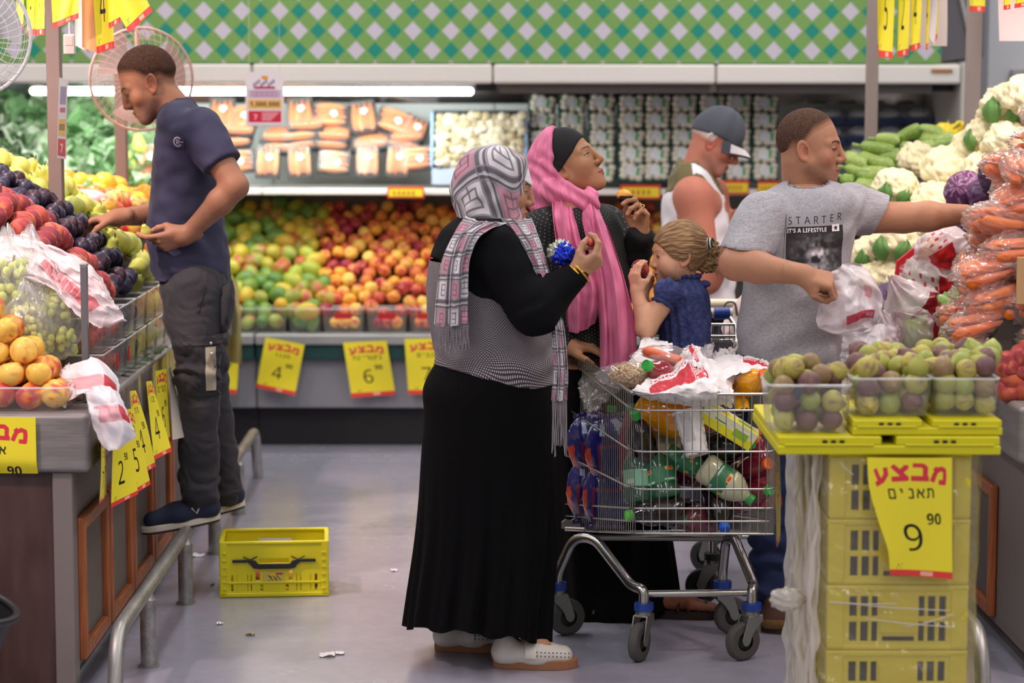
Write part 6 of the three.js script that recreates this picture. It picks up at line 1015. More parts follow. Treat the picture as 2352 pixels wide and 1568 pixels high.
// head: local x to its side, y up, z forwards, origin between the eyes' depth and the ears; about .245 m from chin to crown
function headField(o = {}) {
const k = { jaw: 1, nose: 1, cheek: 0, lips: 1, brow: 1, ...o }, L = [];
const add = (f, s) => L.push([f, s]);
if (o.child) {
add(egg(V(0, .03, -.015), .083, .097, .103), 0); add(egg(V(0, -.03, .03), .064, .07, .058), .03); add(egg(V(0, -.056, .03), .05, .042, .05), .03);
} else {
add(egg(V(0, .035, -.013), .076, .095, .099), 0); add(egg(V(0, -.02, .026), .06, .09, .065), .03); add(cone(V(0, -.055, .01), V(0, -.09, .06), .056 * k.jaw, .027), .025);
}
const S = (f) => (x, y, z) => f(Math.abs(x), y, z);
add(S(cone(V(.05 * k.jaw, -.05, -.002), V(.014, -.098, .066), .02, .016)), .025);
add(orb(V(0, -.1, .073), .019), .02); add(S(orb(V(.043, -.026, .053), .0205 + .0095 * k.cheek)), .025);
if (k.cheek) add(S(orb(V(.043, -.05, .045), .026 * k.cheek)), .03);
add(S(cone(V(.008, .025, .083), V(.046, .021, .062), .0115 * k.brow, .01)), .014);
const pre = L.slice();
const socket = S(orb(V(.033, .001, .106), .019)), eye = S(orb(V(.0315, .002, .0745), .0125)), lidU = S(cone(V(.02, .008, .0845), V(.043, .007, .076), .004, .004));
const n = k.nose, post = [
[cone(V(0, .015, o.child ? .084 : .0925), V(0, -.029, .094 + .017 * n), .0082, .0108 * Math.sqrt(n)), .009], [cone(V(0, -.03, .093 + .017 * n), V(0, -.042, .098), .007, .006), .008], [S(orb(V(.0112 * n, -.035, .0915 + .006 * n), .0094)), .009],
[egg(V(0, -.07, .076), .028, .022, .02), .014], [S(cone(V(.0, -.0635, .0965), V(.021, -.0665, .085), .0062 * k.lips, .003)), .004], [S(cone(V(0, -.0755, .094), V(.018, -.071, .086), .0072 * k.lips, .003)), .004],
];
const ear = (x, y, z) => { const ax = Math.abs(x), ez = z + .014 + (y + .006) * .2, ey = y + .008, q = Math.hypot(ez / .0195, ey / .032), x0 = .0745 - ez * .45 - (o.child ? -.005 : 0); const plate = Math.max(Math.abs(ax - x0 + .003) - .0035, (q - 1) * .018), rim = Math.min(Math.hypot((q - .9) * .019, ax - x0 - .003) - .0042, ez < .004 ? Math.hypot((q - .55) * .02, ax - x0 - .0005) - .003 : 1), lobe = Math.hypot(ez - .005, ey + .03, ax - x0) - .0085, trag = Math.hypot(ez - .017, ey + .004, ax - x0) - .006; return sminK(sminK(plate, rim, .004), Math.min(lobe, trag), .005); };
const cranium = (x, y, z) => { let d = 1e9; for (const [f, s] of pre) d = sminK(d, f(x, y, z), s); return d; };
const f = (x, y, z) => {
let d = cranium(x, y, z);
if (d < .06) { d = smaxK(d, -socket(x, y, z), .012); d = sminK(d, eye(x, y, z), .002); d = sminK(d, lidU(x, y, z), .004); for (const [g, s] of post) d = sminK(d, g(x, y, z), s); if (!o.noEar) d = sminK(d, ear(x, y, z), .004); if (o.crease) { const c = S(cone(V(.016, -.04, .099), V(.03, -.072, .084), .002, .002))(x, y, z); d += .0022 * Math.exp(-c * c / .000012); } }
return d;
};
return { f, cranium };
}
// colouring of a face in head coordinates; p: { skin, lip, browC, stubble, hair(x,y,z) -> 0..1, hairC, gaze }
function faceColor(p) {
const skin = C(p.skin), lip = C(p.lip ?? '#9c5148'), brow = C(p.browC ?? '#2a1d16'), red = C(p.red ?? '#b5614a'), hairC = C(p.hairC ?? '#2a2320'), white = C('#c4b5aa'), iris = C(p.iris ?? '#2b1a12'), lash = C('#2a1a14'), stub = C(p.stubC ?? '#5a4a44'), g = p.gaze ?? [0, 0, 1];
return (x, y, z) => {
const ax = Math.abs(x), s = Math.sign(x) || 1; let c = skin.clone();
const n = fbm(x * 40, y * 40, z * 40); c.multiplyScalar(1 + n * .06);
c.lerp(red, .28 * Math.exp(-((ax - .045) ** 2 + (y + .028) ** 2 + (z - .06) ** 2) / .0007) + .25 * Math.exp(-(x * x + (y + .03) ** 2 + (z - .112) ** 2) / .0004) + (ax > .07 && Math.abs(y + .008) < .036 && Math.abs(z + .012) < .024 ? .3 : 0));
if (p.stubble) { const m = sstep(-.035, -.065, y) * sstep(-.02, .01, z) * (1 - Math.exp(-((y + .07) ** 2 + x * x * .4) / .00012)); c.lerp(stub, p.stubble * m * (.8 + .5 * noise3(x * 300, y * 300, z * 300))); }
if (z > .07) { const lw = .023, u = ax / lw; if (u < 1) { const up = -.0615 + .002 * Math.sin(u * 3) - u * .004, dn = -.081 + u * u * .012; if (y < up && y > dn) { c.lerp(lip, .75); if (Math.abs(y + .0695 - u * .001) < .0016) c.lerp(C('#4a2018'), .7); } } }
if (z > .045 && ax > .011 && ax < .05) { const t = (ax - .011) / .039, yb = .024 + .006 * Math.sin(t * 2.4) - t * .004, w = .0042 * (1 - t * .55) * (p.browW ?? 1); if (Math.abs(y - yb) < w) c.lerp(brow, .85); }
if (z > .06 && ax > .014 && ax < .05) { const dx = (ax - .0318) / .0145, open = p.open ?? .0052, h = open * (1 - dx * dx), dy = y - .0015 + .0012 * dx; if (Math.abs(dx) < 1) { if (Math.abs(dy) < h) { const ex = (x - s * .0315) / .0125, ey = (y - .002) / .0125, ez = (z - .0745) / .0125, L = Math.hypot(ex, ey, ez) || 1, d = (ex * g[0] + ey * g[1] + ez * g[2]) / L; c.copy(d > (p.irisW ?? .8) ? iris : white); if (dy > h - .0018 || open < .0035) c.lerp(lash, .8); } else if (dy >= h && dy < h + .003) c.lerp(lash, .8); else if (dy < -h && dy > -h - .003) c.lerp(C('#6a3a2e'), .45); } }
if (p.nostril !== false && z > .09 && y < -.04 && y > -.049 && ax > .004 && ax < .014) c.lerp(C('#3a1a14'), .5);
if (ax > .066 && Math.hypot((z + .008) / .009, (y + .008) / .014) < 1) c.lerp(C('#5a2a20'), .35);
if (p.hair) { const h = p.hair(x, y, z); if (h > 0) c.lerp(hairC, h * (.85 + .15 * noise3(x * 260, y * 260, z * 260))); }
return c;
};
}
// hand: local origin at the wrist, y along the hand, z out of the palm, x to the thumb side; curls: per finger [knuckle, middle, tip] in radians
const POSES = {
relaxed: { c: [[.35, .5, .3], [.4, .55, .35], [.5, .6, .35], [.55, .6, .4]], th: [V(.022, .018, .012), V(.047, .05, .022), V(.055, .08, .032), V(.05, .102, .044)] },
pinch: { c: [[.75, .75, .45], [1.0, .95, .5], [1.15, 1.05, .6], [1.2, 1.1, .6]], th: [V(.022, .018, .012), V(.04, .052, .034), V(.04, .078, .054), V(.032, .096, .066)] },
grip: { c: [[1.05, 1.2, .7], [1.15, 1.25, .7], [1.2, 1.25, .75], [1.2, 1.2, .75]], th: [V(.022, .018, .012), V(.044, .05, .034), V(.034, .076, .052), V(.016, .09, .058)] },
reach: { c: [[.5, .45, .25], [.6, .5, .3], [.7, .55, .35], [.8, .6, .35]], th: [V(.022, .018, .012), V(.05, .045, .03), V(.062, .072, .046), V(.06, .094, .06)] },
cup: { c: [[.55, .6, .4], [.6, .65, .4], [.65, .65, .45], [.7, .7, .45]], th: [V(.022, .018, .014), V(.048, .046, .034), V(.056, .07, .054), V(.05, .088, .07)] },
};
function handField(pose, side = 1, spread = .05) {
const q = typeof pose === 'string' ? POSES[pose] : pose, fingers = [], tips = [];
const base = [[.03, .088], [.0105, .092], [-.009, .089], [-.0275, .081]], len = [[.042, .026, .021], [.046, .03, .022], [.042, .028, .022], [.033, .02, .019]], rad = [.0094, .0096, .0091, .0081];
base.forEach(([x, y], i) => {
let p = V(x, y, 0), a = 0; const sp = (1.5 - i) * spread, seg = [];
for (let j = 0; j < 3; j++) { a += q.c[i][j]; const l = len[i][j], n = p.clone().add(V(Math.sin(sp) * Math.cos(a) * l, Math.cos(sp) * Math.cos(a) * l, Math.sin(a) * l)); seg.push(cone(p, n, rad[i] * (1 - j * .06), rad[i] * (.94 - j * .08))); if (j < 2) seg.push(orb(n, rad[i] * 1.02)); p = n; }
tips.push(p); fingers.push(seg);
});
const th = []; for (let j = 0; j < 3; j++) th.push(cone(q.th[j], q.th[j + 1], [.0165, .0115, .0102][j], [.0118, .0105, .0082][j]));
const palm = [cone(V(.021, .022, .002), V(.029, .084, 0), .0165, .0115), cone(V(.006, .015, 0), V(.0105, .088, 0), .0165, .0115), cone(V(-.009, .015, 0), V(-.009, .085, 0), .0165, .011), cone(V(-.019, .022, .002), V(-.027, .078, 0), .0155, .0105), cone(V(.024, .02, .01), V(.038, .05, .018), .015, .011), cone(V(0, -.035, 0), V(0, .015, 0), .024, .025)];
const f = (x, y, z) => {
x *= side; let d = 1e9; for (const g of palm) d = sminK(d, g(x, y, z), .014);
let t = 1e9; for (const g of th) t = sminK(t, g(x, y, z), .006); d = sminK(d, t, .008);
for (const s of fingers) { let e = 1e9; for (const g of s) e = sminK(e, g(x, y, z), .003); d = sminK(d, e, .005); }
return d;
};
return { f, tips: [...tips, q.th[3]].map((p) => V(p.x * side, p.y, p.z)) };
}
// a body: coarse skin + fine head + fine hands, merged into one mesh
class Figure {
constructor(label, root, skin) { this.t = thing('person', label, 'person', V(0, 0, 0)); this.parts = []; this.skin = C(skin); this.skinHex = skin; }
tone(k = 1) { return (x, y, z) => this.skin.clone().multiplyScalar(k * (1 + .05 * fbm(x * 30, y * 30, z * 30))); }
limbs(fields, pad = .11, h = .009, k = .02) {   // fields: [a, b, ra, rb]
const lo = V(9, 9, 9), hi = V(-9, -9, -9); for (const [a, b] of fields) for (const p of [a, b]) { lo.min(p); hi.max(p); }
const L = fields.map(([a, b, ra, rb]) => cone(a, b, ra, rb)); this.parts.push(nets(union(L, k), lo.subScalar(pad), hi.addScalar(pad), h, { color: this.tone() })); return this;
}
head(c, fwd, up, s, o, color, neckTo, neckR = .056, h = .0024, backDown = .2) {
this.hf = frame(c, fwd, up, s); const H = headField(o); this.H = H;
const nb = loc(this.hf, neckTo), na = V(0, -.045, -.026), nk = cone(na, nb, neckR / s, neckR * 1.1 / s), f = (x, y, z) => sminK(H.f(x, y, z), nk(x, y, z), .02);
const cf = faceColor({ skin: this.skinHex, ...color });
this.headF = f; const g = nets(f, V(-.115, Math.min(-.135, nb.y - .02), Math.min(-.135, nb.z - .075)), V(.115, .15, .145), h, { color: cf, slack: .03 }); g.applyMatrix4(this.hf.m); this.parts.push(g); return this;
}
hand(wrist, dir, palm, pose, side, s, elbow, wristR = .027, h = .0026, spread) {
const fr = frame(wrist, palm, dir, s), H = handField(pose, side, spread); // local y = dir, z = palm
const z = palm.clone().normalize(), y = dir.clone().normalize(); z.addScaledVector(y, -z.dot(y)).normalize(); const x = y.clone().cross(z); fr.m.makeBasis(x, y, z).scale(V(s, s, s)).setPosition(wrist); fr.inv.copy(fr.m).invert();
const e = loc(fr, elbow), st = cone(V(0, .0, 0), e.clone().multiplyScalar(.5), wristR / s, wristR * 1.35 / s), f = (a, b, c) => sminK(H.f(a, b, c), st(a, b, c), .02);
const g = nets(f, V(-.085, -.06, -.05), V(.085, .215, .125), h, { color: (a, b, c) => { const k = this.skin.clone().multiplyScalar(1 + .05 * fbm(a * 40, b * 40, c * 40)); for (const t of H.tips) { const d = Math.hypot(a - t.x, b - t.y, c - t.z); if (d < .016) k.lerp(C('#d99a86'), .35 * (1 - d / .016)); } return k; }, slack: .02 });
g.applyMatrix4(fr.m); this.parts.push(g); fr.tips = H.tips.map((t) => t.clone().applyMatrix4(fr.m)); return fr;
}
finish(rough = .52) { const m = mesh('body', this.parts, new THREE.MeshPhysicalMaterial({ color: 0xffffff, vertexColors: true, roughness: rough, specularIntensity: .5, sheen: .15, sheenColor: C('#ffb8a0') }), this.t); return m; }
cloth(name, f, lo, hi, h, m, o = {}) { return mesh(name, nets(f, lo, hi, h, o), m, this.t); }
}
// torso rows from surveyed outline: [[py, left px, right px, half depth (m), depth shift]] at depth D
const rowsOf = (list, D) => list.map(([py, a, b, rz, dz = 0]) => { const l = P(a, py, D), r = P(b, py, D); return [(l.y + r.y) / 2, (l.x + r.x) / 2, -D + dz, (r.x - l.x) / 2, rz]; });
const cyUV = (cx, cz, R = .2) => (x, y, z) => [Math.atan2(x - cx, z - cz) * R, y];
// a patch that lies on a field: marches from a plane along dir until it meets f
function decal(f, origin, right, up, w, h, dir, nu, nv, off = .0016) {
const miss = [];
const g = sheet((u, v) => { const p = origin.clone().addScaledVector(right, (u - .5) * w).addScaledVector(up, (v - .5) * h); let hit = false, go = 0; for (let i = 0; i < 120 && go < .75; i++) { const d = f(p.x, p.y, p.z) - off; if (d < .0006) { hit = true; break; } const st = Math.min(d * .7, .03); go += st; p.addScaledVector(dir, st); } miss.push(!hit); return p; }, nu, nv);
const ix = g.index.array, keep = []; for (let i = 0; i < ix.length; i += 3) if (!miss[ix[i]] && !miss[ix[i + 1]] && !miss[ix[i + 2]]) keep.push(ix[i], ix[i + 1], ix[i + 2]);
g.setIndex(keep); g.computeVertexNormals(); return g;
}
// cropped hair: a thin shell over the skull whose colour fades into the skin at its edge
function crop(F, color, line, thick, lo = -.06) {
const H = F.H.cranium, hc = C(color), g = nets((x, y, z) => { const l = line(x, y, z), t = thick * sstep(-.004, .04, y - l) + .0006; return smaxK(H(x, y, z) - t + .0006 * noise3(x * 160, y * 160, z * 160), l - .012 - y, .006); }, V(-.1, lo, -.13), V(.1, .165, .118), .003, { color: (x, y, z) => mixC(F.skin, hc, sstep(-.012, .026, y - line(x, y, z)) * (.86 + .14 * noise3(x * 220, y * 220, z * 220))) });
g.applyMatrix4(F.hf.m); mesh('hair', g, vmat(.9, { specularIntensity: .3 }), F.t);
}
// ribbed band where cut meets base
function collar(F, name, base, cut, w, t, lo, hi, m, h = .0042) { F.cloth(name, (x, y, z) => smaxK(Math.abs(base(x, y, z)) - t, Math.abs(cut(x, y, z) - w * .5) - w, .003), lo, hi, h, m, { slack: .05 }); }
const weave = (seed) => { const n = tileNoise(64, seed); const t = dataTex(64, (u, v, x, y) => 120 + ((x % 2) ^ (y % 2)) * 60 + n(u, v) * 40, false); t.repeat.set(60, 60); return t; };
const WEAVE = weave(3);
const fabric = (color, o = {}) => new THREE.MeshPhysicalMaterial({ color: C(color), roughness: .88, bumpMap: WEAVE, bumpScale: .0006, sheen: .25, sheenColor: C('#ffffff'), sheenRoughness: .6, ...o });
// a shoe: sole outline swept; local x forwards, y up, standing on y = 0, heel at x = 0
function shoeField(L, w, hgt, low = .5) {
const upper = union([cone(V(.035, .05, 0), V(.04, hgt, 0), .036, .034), cone(V(.035, .042, 0), V(L * .55, .042, 0), .037, .04), cone(V(L * .5, .038, 0), V(L - .045, .034, 0), .04, .032)], .03);
return (x, y, z) => smaxK(upper(x, y, z * .078 / w * 1.0), .012 - y, .006);
}
const soleGeo = (L, w, h) => { const s = new THREE.Shape(), pts = []; for (let i = 0; i < 32; i++) { const a = i / 32 * Math.PI * 2, cx = Math.cos(a), t = (cx + 1) / 2; pts.push(new THREE.Vector2(L * (.5 + .5 * Math.sign(cx) * Math.abs(cx) ** .8), Math.sin(a) * w / 2 * (.8 + .25 * t - .1 * Math.sin(t * 6)))); } s.setFromPoints(pts); return new THREE.ExtrudeGeometry(s, { depth: h, bevelEnabled: true, bevelSize: .003, bevelThickness: .003, bevelSegments: 2 }).rotateX(-Math.PI / 2); };
// ---------------------------------------------------------------- man in the navy T-shirt, standing on the foot rail
{
const D = 8.15, F = new Figure('man in a navy V-neck T-shirt and cargo trousers standing on the left foot rail', null, '#9a6c54');
const q = (x, y, d = D) => P(x, y, d);
const shN = q(462, 300, 7.98), elN = q(541, 428, 7.9), wrN = q(428, 541, 7.93), shF = q(440, 300, 8.32), elF = q(405, 488, 8.3), wrF = q(270, 499, 8.08), neck = q(408, 262, 8.15);
F.head(q(341, 194), V(-.86, -.5, .1), V(-.5, .86, 0), 1.0, { jaw: 1.0, nose: .92, crease: true, lips: .9 }, { lip: '#8a4a3e', stubble: .65, browC: '#1a1412', browW: 1.35, open: .003, gaze: [0, -.5, .86], hairC: '#4a3a32', hair: (x, y, z) => sstep(-.03, .0, y - (.05 + sstep(.0, .075, z) * .05 - sstep(.02, -.03, z) * .06 - sstep(-.05, -.09, z) * .04)) * .45 }, neck, .058);
F.limbs([[shN, elN, .06, .044], [elN, elN.clone().lerp(wrN, .3), .043, .045], [elN.clone().lerp(wrN, .3), wrN, .045, .028]]); F.limbs([[shF, elF, .058, .045], [elF, elF.clone().lerp(wrF, .3), .044, .046], [elF.clone().lerp(wrF, .3), wrF, .046, .029]]);
F.limbs([[q(408, 262), q(425, 330), .06, .1], [q(425, 330), q(432, 600), .1, .09]], .13, .016);
const hN = F.hand(wrN, V(-.93, -.28, .1), V(-.15, .45, -.85), { c: [[.25, .5, .35], [.85, .9, .5], [1.0, 1.0, .6], [1.05, 1.05, .6]], th: [V(.022, .018, .012), V(.042, .055, .03), V(.04, .084, .036), V(.034, .104, .042)] }, -1, 1.02, elN, .029);
F.hand(wrF, V(-.96, -.22, .1), V(-.1, -.9, .35), 'reach', 1, 1.0, elF, .029);
F.finish();
put('pear', hN.tips[0].clone().lerp(hN.tips[4], .5).add(V(0, .006, 0)), 'small green fruit pinched between his thumb and finger', null, { s: .5 });
crop(F, '#110e0d', (x, y, z) => .046 + sstep(.0, .075, z) * .03 - sstep(.02, -.03, z) * .045 - sstep(-.05, -.09, z) * .03, .009);
// T-shirt
const body = loft(rowsOf([[228, 398, 440, .06], [240, 380, 452, .13], [262, 366, 474, .19], [300, 360, 492, .205], [340, 354, 502, .2], [380, 351, 508, .19], [420, 351, 509, .182], [460, 345, 509, .178], [500, 339, 513, .178], [540, 337, 519, .18], [580, 341, 525, .182], [620, 350, 530, .184], [640, 356, 532, .186]], D));
const slN = cone(shN, shN.clone().lerp(elN, .72), .082, .07), slF = cone(shF, shF.clone().lerp(elF, .55), .08, .07), axN = elN.clone().sub(shN).normalize(), cutN = shN.clone().lerp(elN, .62), cutF = shF.clone().lerp(elF, .5), axF = elF.clone().sub(shF).normalize();
const nk = loc(F.hf, V(0, 0, 0)), neckC = cone(q(398, 250, 8.15), q(352, 300, 8.15), .062, .012), neckC2 = cone(q(370, 215), q(410, 262), .068, .066);
const shirt0 = (x, y, z) => {
let s = smaxK(slN(x, y, z), (x - cutN.x) * axN.x + (y - cutN.y) * axN.y + (z - cutN.z) * axN.z, .006); const s2 = smaxK(slF(x, y, z), (x - cutF.x) * axF.x + (y - cutF.y) * axF.y + (z - cutF.z) * axF.z, .006);
let d = sminK(sminK(body(x, y, z), s, .03), s2, .03);
d += .0045 * Math.sin((y * 1.0 + x * .75) * 55 + 3 * noise3(x * 5, y * 5, z * 5)) * sstep(1.45, 1.15, y) * sstep(.9, 1.0, y) * .8 + .004 * noise3(x * 9, y * 14, z * 9);
return d;
}, cutF2 = (x, y, z) => Math.min(neckC(x, y, z), neckC2(x, y, z)), shirtField = (x, y, z) => smaxK(shirt0(x, y, z), -cutF2(x, y, z), .004);
collar(F, 'collar', shirt0, cutF2, .006, .004, V(-1.36, 1.58, -8.32), V(-1.08, 1.8, -7.98), fabric('#2b2b44'));
F.cloth('tshirt', shirtField, V(-1.42, .98, -8.45), V(-.86, 1.82, -7.82), .0075, fabric('#30304a'), { uv: cyUV(-1.15, -8.15) });
{ const logo = canvasTex(96, 96, (g, w, h) => { g.fillStyle = '#30304a'; g.fillRect(0, 0, w, h); g.strokeStyle = '#cfc9d4'; g.lineWidth = 8; g.beginPath(); g.arc(44, 48, 30, .6, 5.6); g.stroke(); g.lineWidth = 5; g.beginPath(); g.moveTo(36, 66); g.lineTo(36, 34); g.quadraticCurveTo(58, 34, 54, 48); g.lineTo(38, 50); g.lineTo(54, 66); g.moveTo(54, 50); g.lineTo(90, 50); g.stroke(); }); mesh('shirt_print', decal(shirtField, q(386, 329, 7.7), V(1, 0, 0), V(0, 1, 0), .045, .05, V(0, 0, -1), 12, 12), fabric('#ffffff', { map: logo, bumpMap: null }), F.t, 'small round pale emblem with letters'); }
// cargo trousers
const hipN = q(452, 668, 8.03), hipF = q(456, 668, 8.28), knN = q(455, 862, 8.0), knF = q(476, 862, 8.3), anN = q(458, 1128, 8.02), anF = q(516, 1122, 8.28);
const pel = loft(rowsOf([[618, 368, 526, .165], [640, 368, 530, .175], [690, 374, 534, .19], [740, 380, 528, .19], [775, 392, 515, .18]], D));
const legs = [[hipN, knN, .098, .078], [knN, anN, .076, .066], [hipF, knF, .098, .078], [knF, anF, .076, .064]].map(([a, b, r, s]) => cone(a, b, r, s));
const pants = (x, y, z) => { let d = pel(x, y, z), a = sminK(legs[0](x, y, z), legs[1](x, y, z), .03), b = sminK(legs[2](x, y, z), legs[3](x, y, z), .03); d = sminK(d, Math.min(a, b), .05); const ank = sstep(.6, .3, y), kn = Math.exp(-((y - .82) ** 2) / .006), n = noise3(x * 5, y * 7, z * 5), w = noise3(x * 8 + n, (y + x * .5) * 22 + 2 * n, z * 7); d += .009 * w * (.35 + .9 * ank + .7 * kn) + .006 * n + (.005 * ank + .005 * kn) * Math.sin(y * 105 + 4 * n); return Math.max(d, .262 - y); };
const pm = fabric('#353338', { roughness: .95 });
F.cloth('trousers', pants, V(-1.42, .24, -8.46), V(-.85, 1.22, -7.84), .0078, pm, { uv: cyUV(-1.15, -8.15) });
// pocket flap, knee strap with stud, belt loop seam
const strip = (name, o, r, u, w, h, m, off = .004, n = 8) => mesh(name, decal(pants, o, r, u, w, h, V(0, 0, -1), n, n * 2, off), m, F.t);
strip('strap', q(463, 866, 7.7), V(1, 0, 0), V(0, 1, 0), .033, .155, fabric('#a39a88'), .006);
strip('pocket', q(452, 868, 7.7), V(1, 0, 0), V(0, 1, 0), .15, .19, fabric('#302e33', { roughness: .95 }), .0035, 14);
strip('pocket_flap', q(455, 798, 7.7), V(1, 0, 0), V(0, 1, 0), .165, .035, fabric('#3a373c', { roughness: .95 }), .007, 14);
strip('side_pocket', q(440, 700, 7.7), V(1, .0, 0), V(.25, .97, 0), .01, .1, fabric('#29272b'), .003);
{ const m = mesh('rear_pocket', ball((v) => V(v.x * .028 + v.y * .012, v.y * .095, v.z * .05).multiplyScalar(1 + .12 * noise3(v.x * 4, v.y * 4, v.z * 4)), null, 22, 18), pm, F.t); m.position.copy(q(520, 705, 8.02)); }
for (const [x, y] of [[463, 806], [466, 830]]) { const p = q(x, y, 7.7); for (let i = 0; i < 60; i++) { const d = pants(p.x, p.y, p.z) - .008; if (d < .0005) break; p.z -= d * .7; } mesh('stud', new THREE.SphereGeometry(.006, 12, 8).scale(1, 1, .5), mat('#c8c2b8', .3, { metalness: .8 }), F.t).position.copy(p); }
// trainers
const shoe = (heel, toe, y, name) => {
const L = .285, g = new THREE.Group(); g.name = 'shoe'; F.t.add(g); const d = toe.clone().sub(heel); g.position.copy(heel); g.position.y = y; g.rotation.y = Math.atan2(-d.z, d.x); g.rotation.z = Math.atan2(d.y, Math.hypot(d.x, d.z)); g.rotation.order = 'YZX';
const f = shoeField(L, .09, .095), geo = nets(f, V(-.02, .005, -.07), V(L + .02, .15, .07), .004, { color: (x, yy, z) => { if (x < .035 && yy > .075) return C('#c98a3a'); if (yy > .1) return C('#15181f'); return x > .07 && x < .19 && Math.abs(z) < .024 ? C('#141822') : C('#1d2740'); } });
mesh('shoe_upper', geo, vmat(.8), g); mesh('sole', soleGeo(L, .092, .016), mat('#d8d2c0', .6), g); mesh('outsole', soleGeo(L - .01, .086, .006).translate(.005, -.008, 0), mat('#2a2a2c', .8), g);
for (let i = 0; i < 6; i++) mesh('lace', polyTube([V(.09 + i * .018, .092 - i * .0062, -.024), V(.094 + i * .018, .097 - i * .0062, 0), V(.09 + i * .018, .092 - i * .0062, .024)], .0024, 6), mat('#2f3850', .8), g);
for (const s of [-1, 1]) mesh('chevron', polyTube([V(.055, .085, s * .04), V(.085, .04, s * .046), V(.1, .062, s * .045)], .003, 6), mat('#d8d4cc', .6), g);
};
shoe(q(505, 1175, 8.05), q(385, 1196, 8.0), .272, 0); shoe(q(562, 1160, 8.32), q(452, 1186, 8.27), .272, 1);
}
